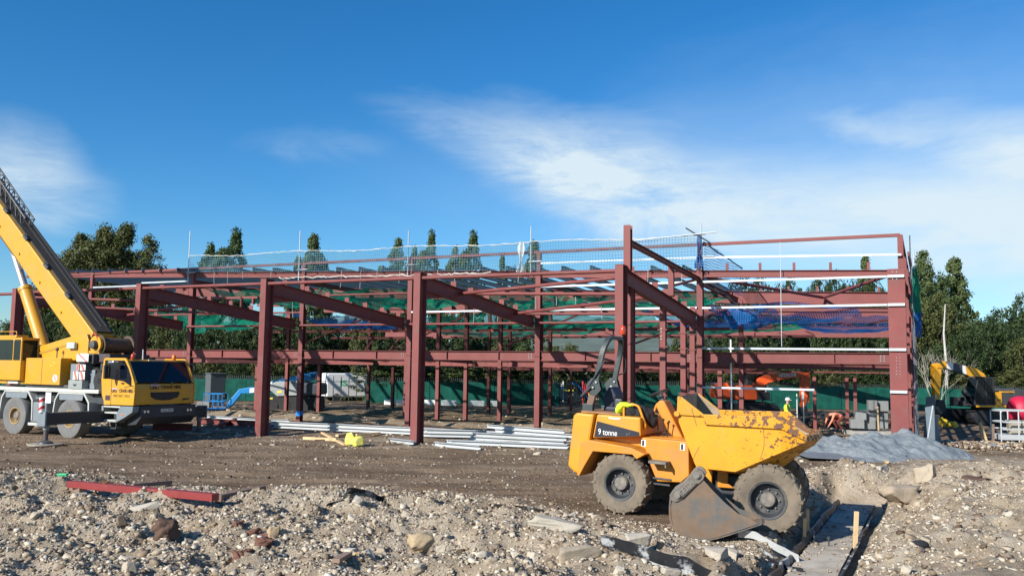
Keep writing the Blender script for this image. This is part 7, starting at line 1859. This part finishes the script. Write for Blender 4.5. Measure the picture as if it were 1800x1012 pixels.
p = gp(1617, 963); b = MB(); b.ball((0, 0, .04), .11, 12, 7, (1.1, .6, .55)); o = b.build('black_scrap', CLOTH_BLACK, None, True); o.location = p; tag(o, 'small black scrap on the right bank', 'scrap')
# gravel heap
def gravel():
    n = 240; m_ = 140; X = np.linspace(8.3, 16.5, n); Y = np.linspace(24.6, 33.0, m_); X, Y = np.meshgrid(X, Y)
    def cone(cx, cy, h, rx, ry): return h * np.clip(1 - np.sqrt(((X - cx) / rx) ** 2 + ((Y - cy) / ry) ** 2), 0, 1) ** .9
    H = np.maximum.reduce([cone(10.9, 29.2, .78, 2.6, 2.6), cone(13.3, 29.8, 1.0, 2.3, 2.5), cone(12.1, 29.5, .86, 2.8, 2.6), cone(10.9, 27.4, .42, 1.7, 1.5), cone(13.6, 29.3, .5, 1.4, 1.6), cone(9.9, 28.6, .5, 1.9, 1.9)])
    H = .88 * H * (1 + .35 * fbm(X * .9, Y * .9, 4, 3)) + .13 * fbm(X * 3, Y * 3, 4, 5) * np.clip(H * 6, 0, 1)
    Z = zg(X, Y) - .10 + H; i = np.arange(n * m_).reshape(m_, n)
    F = np.stack([i[:-1, :-1], i[:-1, 1:], i[1:, 1:], i[1:, :-1]], -1).reshape(-1, 4)
    o = obj('gravel_heap', np_mesh('gravel_heap', np.stack([X, Y, Z], -1).reshape(-1, 3), F, 4, True), mat('blue_grey_gravel', (.21, .235, .245), .95, var=.3, vs=14, dirt=(.15, .178, .196), damt=.4, ds=.9, bump=1.0, bs=28))
    tag(o, 'heap of fine blue-grey gravel in front of the corner column', 'gravel heap')
gravel()
p = gp(1468, 808); b = MB(); b.add([(-1.0, -.5, .10), (1.0, -.6, .04), (1.15, .55, .12), (-1.1, .6, .16), (-1.0, -.5, .12), (1.0, -.6, .06), (1.15, .55, .14), (-1.1, .6, .18)], [(3, 2, 1, 0), (4, 5, 6, 7), (0, 1, 5, 4), (1, 2, 6, 5), (2, 3, 7, 6), (3, 0, 4, 7)])
o = b.build('steel_sheet', mat('grey_sheet', (.20, .21, .22), .6, .2, var=.2, vs=3)); o.location = p; tag(o, 'flat grey sheet lying on the track in front of the gravel heap', 'steel sheet')
# concrete blocks beside the corner column
Yk = 40.0
for i, (px_, y_, w, h) in enumerate([(1506, 752, .78, .40), (1527, 753, .74, .40), (1548, 752, .74, .42), (1512, 737, .62, .40), (1530, 738, .60, .44), (1549, 738, .66, .44), (1533, 721, .50, .46), (1551, 722, .60, .46)]):
    p = atY(px_, y_, Yk + (i % 3) * .15); b = MB(); b.box((0, 0, h / 2), (w * .74, .6, h)); o = b.build('concrete_block', BLOCK, None, bevel=.012); o.location = p; o.rotation_euler = (0, 0, R(-14))
    tag(o, ['grey concrete block at the bottom left of the stack by the corner column', 'grey concrete block at the bottom middle of the stack by the corner column', 'grey concrete block at the bottom right of the stack by the corner column', 'grey concrete block in the middle row, left, of the stack by the corner column', 'grey concrete block in the middle row, centre, of the stack by the corner column', 'grey concrete block in the middle row, right, of the stack by the corner column', 'grey concrete block at the top left of the stack by the corner column', 'topmost right grey concrete block of the stack by the corner column'][i], 'concrete block', 'concrete blocks by the corner column')
p = atY(1540, 757, Yk); b = MB(); b.box((0, 0, 0), (2.6, 1.4, .30)); o = b.build('slab', CONC, None, bevel=.02); o.location = (p.x, p.y, p.z - .16 + .02); tag(o, 'pale slab under the stack of concrete blocks', 'slab')
p = atY(1544, 748, Yk - .5); b = MB(); b.bar((0, 0, -.2), (.02, .1, .85), .06, .03, up=(0, 1, 0)); o = b.build('timber_stake', WOOD); o.location = p; tag(o, 'pale timber leaning on the concrete blocks', 'timber')
for i, (px_, y_) in enumerate([(353, 716), (364, 716)]):
    p = atY(px_, y_, 50); b = MB(); b.box((0, 0, .16), (.34, .4, .36)); o = b.build('concrete_block', BLOCK, None, bevel=.012); o.location = p; tag(o, ['left one of two grey blocks at the foot of a back column near the crane', 'right one of two grey blocks at the foot of a back column near the crane'][i], 'concrete block')
# packs along the fence
for i, (a, c) in enumerate([(676, 692), (697, 722), (744, 772), (776, 803), (826, 852), (858, 880)]):
    Yk2 = 66; pa, pc = atY(a, 706, Yk2), atY(c, 706 + .3, Yk2); b = MB(); L = (pc - pa).length; z = zg1((pa.x + pc.x) / 2, Yk2); b.box((0, 0, 0), (L, .6, .42)); o = b.build('white_pack', WHITE, None, bevel=.06); o.location = ((pa.x + pc.x) / 2, Yk2, EYE + (645 - 708) * Yk2 / F_PX); o.rotation_euler = (0, R(1.2), 0)
    tag(o, 'white wrapped pack lying along the foot of the fence, number %s from the left' % ['one', 'two', 'three', 'four', 'five', 'six'][i], 'wrapped pack', 'white packs along the fence')
# right edge: cage, red tank, sheets, rubble, planks
Yc = 34.0; pc = gp(1784, 778)
cg = thing('steel_cage', 'grey steel site cage with open rails at the right edge', 'steel cage', (pc.x + .25, pc.y + .5, pc.z), R(-6))
CG = mat('cage_grey', (.50, .52, .52), .5, .2, var=.08)
for x in (-.72, .0, .95):
    for y in (-.5, .5): b = MB(); b.path(rounded([(x, y, .0), (x, y, 1.28), (x + (.1 if x < 0 else 0), y, 1.34)], .08), .028, 8); b.build('upright', CG, cg, True)
for y in (-.5, .5):
    for z in (1.34, .86, .55): b = MB(); b.bar((-.66, y, z), (.98, y, z), .05, .06); b.build('rail', CG, cg)
for x in (-.72, .97):
    for z in (1.32, .86): b = MB(); b.bar((x, -.5, z), (x, .5, z), .05, .05); b.build('rail', CG, cg)
b = MB(); b.bb(-.74, 1.0, -.53, .53, .10, .32); b.build('base_tray', CG, cg, bevel=.01)
b = MB(); b.bb(-.15, .55, -.2, .3, .33, .92); o = b.build('cardboard_box', mat('tan_board', (.36, .32, .25), .85, var=.1), None, bevel=.01); o.matrix_basis = Matrix.Translation(cg.location) @ Matrix.Rotation(R(-6), 4, 'Z'); tag(o, 'tan box standing inside the grey steel cage', 'box')
pt = gp(1800, 742); Yt = 42.0
tk = thing('red_tank', 'bright pink-red rounded tank behind the grey cage at the right edge', 'tank', (fx(1806, Yt), Yt, zg1(fx(1806, Yt), Yt)))
b = MB(); b.lathe([(.02, -1.0), (.45, -.98), (.60, -.85), (.66, -.6), (.66, .6), (.60, .85), (.45, .98), (.02, 1.0)], (.1, 0, 1.18), 26, 'x'); b.build('tank_shell', PINK, tk, True); b = MB(); b.bb(-.9, .9, -.6, .6, .15, .55); b.build('tank_frame', DARKGREY, tk)
for i, (x0, z0, w, h, tl, lb) in enumerate([(1631, 788, .36, 2.1, .14, 'tallest dark grey sheet leaning beside the corner column'), (1640, 790, .30, 1.7, -.10, 'blue-grey sheet leaning to the left beside the tallest one'), (1650, 787, .26, 1.25, -.16, 'shortest grey sheet of those leaning beside the corner column')]):
    p = gp(x0, z0); b = MB(); b.prism([(-w / 2, 0), (w / 2, 0), (w / 2 + tl, h), (-w / 2 + tl, h * .96)], 0, .02); o = b.build('leaning_sheet', mat('sheet_grey%s' % 'abc'[i], [(.11, .14, .17), (.20, .25, .29), (.26, .30, .32)][i], .5, .3, var=.15)); o.location = p; o.rotation_euler = (R(8), 0, R(-20)); tag(o, lb, 'metal sheet')
p = gp(1628, 792); b = MB(); b.bar((0, 0, 0), (.42, .25, 1.62), .05, .04); o = b.build('leaning_section', GALV); o.location = p; tag(o, 'bright galvanised section leaning right against the grey sheets', 'metal section')
p = gp(1619, 790); b = MB(); b.bar((0, 0, 0), (-.08, .2, 1.5), .06, .04); o = b.build('leaning_section', GALV); o.location = p; tag(o, 'galvanised section standing nearly upright by the corner column', 'metal section')
def pick_heap(rr, n):
    X = rr.normal(17.6, 1.6, n); Y = rr.normal(35.2, .9, n); return X, Y
scatter('rubble_heap', 1500, pick_heap, .04, .14, 2.4, STONE, 'heap of broken stone and debris beside the grey cage', 'rubble', sink=-1.2, seed=12)
scatter('earth_clods', 1000, pick_heap, .05, .17, 2.3, CLOD, 'dark clods and debris beside the grey cage', 'earth clods', sink=-.8, seed=13)
def pick_spoil(rr, n):
    X = rr.uniform(11, 21, n); Y = rr.normal(48, 1.2, n); return X, Y
scatter('spoil_heap', 1500, pick_spoil, .08, .32, 2.2, CLOD, 'dark excavated spoil around the orange excavator', 'spoil', sink=-.9, seed=14)
p = gp(1664, 752); V, F = boulder_mesh(91, 6, .30); V2, F2 = boulder_mesh(93, 6, .32); V = np.concatenate([V * [.34, .28, .30] + [-.2, 0, .22], V2 * [.42, .28, .20] + [.3, 0, .12]]); F = np.concatenate([F, F2 + len(V) - len(V2)]); o = obj('yellow_sheet', np_mesh('yellow_sheet', V, F, 3), mat('yellow_sheeting', (.70, .46, .03), .5, var=.15)); o.location = p + Vector((0, 0, .15)); tag(o, 'crumpled yellow sheeting on the debris right of the corner column', 'yellow sheeting')
for p0, p1, w, h, m_, lb in [((1704, 784), (1758, 788), .22, .06, MIDGREY, 'long grey board lying in front of the cage'), ((1690, 780), (1716, 770), .16, .05, WOOD_OLD, 'weathered board on the debris left of the cage'), ((1684, 786), (1700, 782), .14, .06, WOOD, 'pale offcut of timber on the debris'), ((1740, 780), (1762, 787), .14, .05, WOOD, 'pale board lying at the foot of the cage')]:
    laid('timber', p0, p1, w, h, m_, lb, 'board', part='board', lift=.12)
for x0, dx, lb in ((1728, .10, 'upright timber post leaning left of the grey cage'), (1735, .22, 'second timber post leaning left of the grey cage'), (1746, -.05, 'broad timber post standing nearest the grey cage')):
    p = gp(x0, 778); b = MB(); b.bar((0, 0, 0), (-dx, .05, .80), .09, .05, up=(0, 1, 0)); o = b.build('timber_post', WOOD if dx > 0 else WOOD_OLD); o.location = p; tag(o, lb, 'timber post')
# weeds by the fence
def weeds(px_, y_, w, n, label, seed):
    rr = np.random.default_rng(seed); c = gp(px_, y_); X = rr.normal(c.x, w, n); Y = rr.normal(c.y, .5, n); Z = zg(X, Y); a = rr.uniform(0, 6.28, n); h = rr.uniform(.25, .8, n); l = rr.normal(0, .22, (n, 2))
    V = np.stack([np.stack([X - .03 * np.cos(a), Y - .03 * np.sin(a), Z], -1), np.stack([X + .03 * np.cos(a), Y + .03 * np.sin(a), Z], -1), np.stack([X + l[:, 0], Y + l[:, 1], Z + h], -1)], 1).reshape(-1, 3)
    o = obj('weeds', np_mesh('weeds', V, np.arange(3 * n).reshape(n, 3), 3), mat('weed_green', (.10, .135, .03), .7, var=.2, island=.4)); o['kind'] = 'stuff'; tag(o, label, 'weeds')
weeds(662, 704, 1.6, 1400, 'tall green weeds at the foot of the fence left of centre', 3)
weeds(640, 702, 1.0, 500, 'green weeds in front of the white van', 5)

# ------------------------------------------------------------------ people
def person(name, label, loc, rz, J, colours, parts=()):
    """J: joint -> (x, y, z, r); one skinned body; colours: list of (material, test)"""
    E = [('pelvis', 'spine'), ('spine', 'chest'), ('chest', 'neck'), ('neck', 'head'), ('head', 'crown')]
    for s in 'lr':
        E += [('pelvis', 'hip' + s), ('hip' + s, 'knee' + s), ('knee' + s, 'ankle' + s), ('ankle' + s, 'toe' + s), ('chest', 'sh' + s), ('sh' + s, 'elbow' + s), ('elbow' + s, 'wrist' + s), ('wrist' + s, 'palm' + s)]
    J = dict(J)
    for s in 'lr':
        w = Vector(J['wrist' + s][:3]); e = Vector(J['elbow' + s][:3]); d = (w - e).normalized(); side = d.cross(Vector((0, 0, 1)));  side = side.normalized() if side.length > .1 else Vector((0, 1, 0)); nrm = side.cross(d)
        p = w + d * .075; J['palm' + s] = (*p, .032)
        for i, (o_, l_) in enumerate(((-.030, .075), (-.010, .085), (.010, .08), (.030, .062))):
            k = p + side * o_ + d * l_ * .5; t = p + side * o_ * 1.1 + d * l_ * .9 - nrm * .025; J['f%d%s' % (i, s)] = (*k, .010); J['g%d%s' % (i, s)] = (*t, .008)
            E += [('palm' + s, 'f%d%s' % (i, s)), ('f%d%s' % (i, s), 'g%d%s' % (i, s))]
        k = w + d * .04 - side * .05; J['th' + s] = (*k, .012); J['tt' + s] = (*(k + d * .04 - side * .012), .009); E += [('wrist' + s, 'th' + s), ('th' + s, 'tt' + s)]
    names = list(J); ix = {n: i for i, n in enumerate(names)}
    me = bpy.data.meshes.new('body'); me.from_pydata([J[n][:3] for n in names], [(ix[a], ix[b_]) for a, b_ in E], [])
    o = bpy.data.objects.new('body', me); col(o)
    sk = o.modifiers.new('skin', 'SKIN'); sk.use_smooth_shade = True
    lay = me.skin_vertices[0] if me.skin_vertices else None
    for n in names: lay.data[ix[n]].radius = (J[n][3],) * 2; lay.data[ix[n]].use_root = (n == 'pelvis')
    sb = o.modifiers.new('sub', 'SUBSURF'); sb.levels = 1; sb.render_levels = 1
    dg = bpy.context.evaluated_depsgraph_get(); dg.update(); nm = bpy.data.meshes.new_from_object(o.evaluated_get(dg)); nm.name = 'body'
    COL.objects.unlink(o); bpy.data.objects.remove(o)
    for m_, _ in colours: nm.materials.append(m_)
    pos = {n: Vector(J[n][:3]) for n in names}
    for p in nm.polygons:
        best = min(names, key=lambda n: (pos[n] - p.center).length - J[n][3] * .6)
        for i, (_, test) in enumerate(colours):
            if test(best, p.center): p.material_index = i
    t = thing(name, label, 'person', loc, rz)
    bo_ = obj('body', nm, None, t)
    return t
def std(bend=0.0):
    return {'pelvis': (0, 0, .95, .125), 'spine': (.0, 0, 1.15, .125), 'chest': (0, 0, 1.38, .145), 'neck': (.01, 0, 1.53, .055), 'head': (.03, 0, 1.63, .085), 'crown': (.03, 0, 1.73, .075),
     'hipl': (0, .10, .90, .095), 'hipr': (0, -.10, .90, .095), 'kneel': (.03, .12, .50, .065), 'kneer': (.0, -.12, .50, .065), 'anklel': (0, .13, .09, .045), 'ankler': (-.03, -.13, .09, .045), 'toel': (.16, .15, .04, .04), 'toer': (.13, -.15, .04, .04),
     'shl': (0, .19, 1.42, .065), 'shr': (0, -.19, 1.42, .065), 'elbowl': (.05, .24, 1.14, .048), 'elbowr': (.05, -.24, 1.14, .048), 'wristl': (.24, .20, 1.02, .034), 'wristr': (.24, -.20, 1.02, .034)}
legs = lambda b_, c: b_[:3] in ('hip', 'kne', 'pel') or b_[:3] == 'ank'
BOOT = mat('brown_boots', (.06, .04, .03), .8)
DARKTOP = mat('dark_green_fleece', (.03, .045, .035), .9)
COLS = [(DENIM, lambda b_, c: True), (DARKTOP, lambda b_, c: b_ in ('spine', 'chest') or b_[:2] == 'sh' or b_[:5] == 'elbow' or b_[:5] == 'wrist'), (SKIN, lambda b_, c: b_ in ('neck', 'head', 'crown') or b_[:4] == 'palm' or (b_[0] in 'fg' and b_[1:2].isdigit()) or b_[:2] in ('th', 'tt')), (BOOT, lambda b_, c: b_[:3] in ('toe',))]
def face(t, hp, fwd=(1, 0, 0), hair=None):
    hp = Vector(hp); f = Vector(fwd).normalized(); s = Vector((0, 0, 1)).cross(f).normalized(); u = f.cross(s)
    b = MB(); b.ball(hp + f * .095 - u * .005, .016, 8, 5, (1.2, .8, 1.2)); b.build('nose', SKIN, t, True)
    b = MB()
    for q in (-1, 1): b.ball(hp + f * .080 + s * q * .032 + u * .022, .010, 6, 4)
    o = b.build('eyes', BLACK, t, True); o['kind'] = 'stuff'
    b = MB(); b.bar(hp + f * .085 - s * .022 - u * .045, hp + f * .085 + s * .022 - u * .045, .008, .008); b.build('mouth', mat('lips', (.35, .13, .11), .6), t)
    for q in (-1, 1): b = MB(); b.ball(hp + s * q * .088, .022, 8, 5, (.7, .4, 1.2)); b.build('ear', SKIN, t, True)
    if hair: b = MB(); b.ball(hp - f * .015 + u * .035, .098, 12, 7, (1, .95, .95)); b.build('hair', hair, t, True)
def helmet(t, hp, m_, tilt=0.0):
    hp = Vector(hp); b = MB(); b.lathe([(.125, .045), (.122, .06), (.118, .10), (.10, .155), (.06, .19), (.01, .20)], (hp.x, hp.y, hp.z), 18, 'z', caps=False); b.box((hp.x + .12, hp.y, hp.z + .05), (.10, .15, .012)); b.build('helmet', m_, t, True)
def vest(t, m_):
    b = MB(); n = 20; V = []
    for z, rx, ry, dx in ((.92, .150, .185, 0), (1.05, .150, .185, 0), (1.2, .150, .19, 0), (1.36, .165, .215, 0), (1.45, .135, .20, 0), (1.50, .09, .13, .0)):
        V += [(dx + rx * math.cos(2 * math.pi * i / n), ry * math.sin(2 * math.pi * i / n), z) for i in range(n)]
    b.add(V, [(a * n + i, a * n + (i + 1) % n, a * n + n + (i + 1) % n, a * n + n + i) for a in range(5) for i in range(n)]); v = b.build('vest', m_, t, True)
    b = MB(); V = []
    for z in (1.04, 1.09): V += [(.154 * math.cos(2 * math.pi * i / n), .189 * math.sin(2 * math.pi * i / n), z) for i in range(n)]
    b.add(V, [(i, (i + 1) % n, n + (i + 1) % n, n + i) for i in range(n)]); b.build('reflective_band', SILVER, v, True)
pm = atY(1384, 732, 42.0); zm = EYE + (645 + 6.6 - 698) * 42 / F_PX - 1.80
m1 = person('person', 'person in a white helmet and yellow vest holding a staff beyond the dumper skip', (pm.x, 42.0, zm), R(-12), {**std(), 'wristr': (.30, -.16, 1.10, .034), 'elbowr': (.07, -.26, 1.16, .048)}, COLS)
vest(m1, HIVIS); face(m1, (.03, 0, 1.655), (1, -.25, 0)); helmet(m1, (.03, 0, 1.655), WHITE)
gr_ = zg1(pm.x, 42.0)
b = MB(); b.tube((0, 0, 0), (0, 0, 2.0), .02, 8); b.tube((0, 0, 1.99), (0, 0, 2.05), .03, 8); o = b.build('levelling_staff', WHITE, None, True); o.location = (pm.x + .42, 41.85, zm - .05); tag(o, 'thin pale staff held by the person in the white helmet', 'staff')
pw = atY(1470, 752, 40.0); zw = pw.z - .12
Jb = {'pelvis': (-.25, 0, .62, .13), 'spine': (-.08, 0, .72, .13), 'chest': (.18, 0, .74, .145), 'neck': (.33, 0, .72, .055), 'head': (.43, 0, .68, .085), 'crown': (.52, 0, .66, .075), 'hipl': (-.26, .11, .58, .10), 'hipr': (-.26, -.11, .58, .10), 'kneel': (.05, .18, .42, .068), 'kneer': (.05, -.18, .42, .068), 'anklel': (-.18, .17, .09, .045), 'ankler': (-.18, -.17, .09, .045), 'toel': (-.02, .18, .04, .04), 'toer': (-.02, -.18, .04, .04),
      'shl': (.20, .19, .74, .065), 'shr': (.20, -.19, .74, .065), 'elbowl': (.33, .24, .48, .048), 'elbowr': (.33, -.24, .48, .048), 'wristl': (.45, .18, .26, .034), 'wristr': (.45, -.18, .26, .034)}
m2_ = person('person', 'person in a faded orange jacket crouching bent over by the gravel heap', (pw.x, 40.0, zw), R(190), Jb, [(mat('dark_red_work_trousers', (.16, .035, .02), .85, var=.2), lambda b_, c: True), (SALMON, COLS[1][1]), COLS[2], COLS[3]])
face(m2_, (.45, 0, .665), (.8, 0, -.6), mat('brown_hair', (.05, .03, .02), .9))
Mo = Matrix.Translation((-14.5517, 31.7377, -.05)) @ Matrix.Rotation(R(-28.2), 4, 'Z') @ Matrix.Translation((-4.55, -.95, 1.62)) @ Matrix.Rotation(R(180), 4, 'Z')
Js = {**std(), 'pelvis': (0, 0, .55, .125), 'spine': (-.03, 0, .78, .125), 'chest': (-.04, 0, 1.0, .145), 'neck': (-.02, 0, 1.15, .055), 'head': (.0, 0, 1.25, .085), 'crown': (0, 0, 1.35, .075), 'hipl': (.05, .10, .53, .09), 'hipr': (.05, -.10, .53, .09), 'kneel': (.42, .12, .58, .065), 'kneer': (.42, -.12, .58, .065), 'anklel': (.46, .12, .46 - .25, .045), 'ankler': (.46, -.12, .21, .045), 'toel': (.56, .12, .17, .04), 'toer': (.56, -.12, .17, .04),
      'shl': (-.03, .19, 1.04, .065), 'shr': (-.03, -.19, 1.04, .065), 'elbowl': (.08, .24, .78, .048), 'elbowr': (.08, -.24, .78, .048), 'wristl': (.30, .2, .74, .034), 'wristr': (.30, -.2, .74, .034)}
m3 = person('person', 'crane operator in a green-yellow vest seated inside the operator cab', (0, 0, 0), 0, Js, [COLS[0], (HIVIS, lambda b_, c: b_ in ('spine', 'chest') or b_[:2] == 'sh'), COLS[2], COLS[3]])
m3.matrix_basis = Mo; face(m3, (.0, 0, 1.275), (1, 0, 0), mat('brown_hair', (.05, .03, .02), .9))
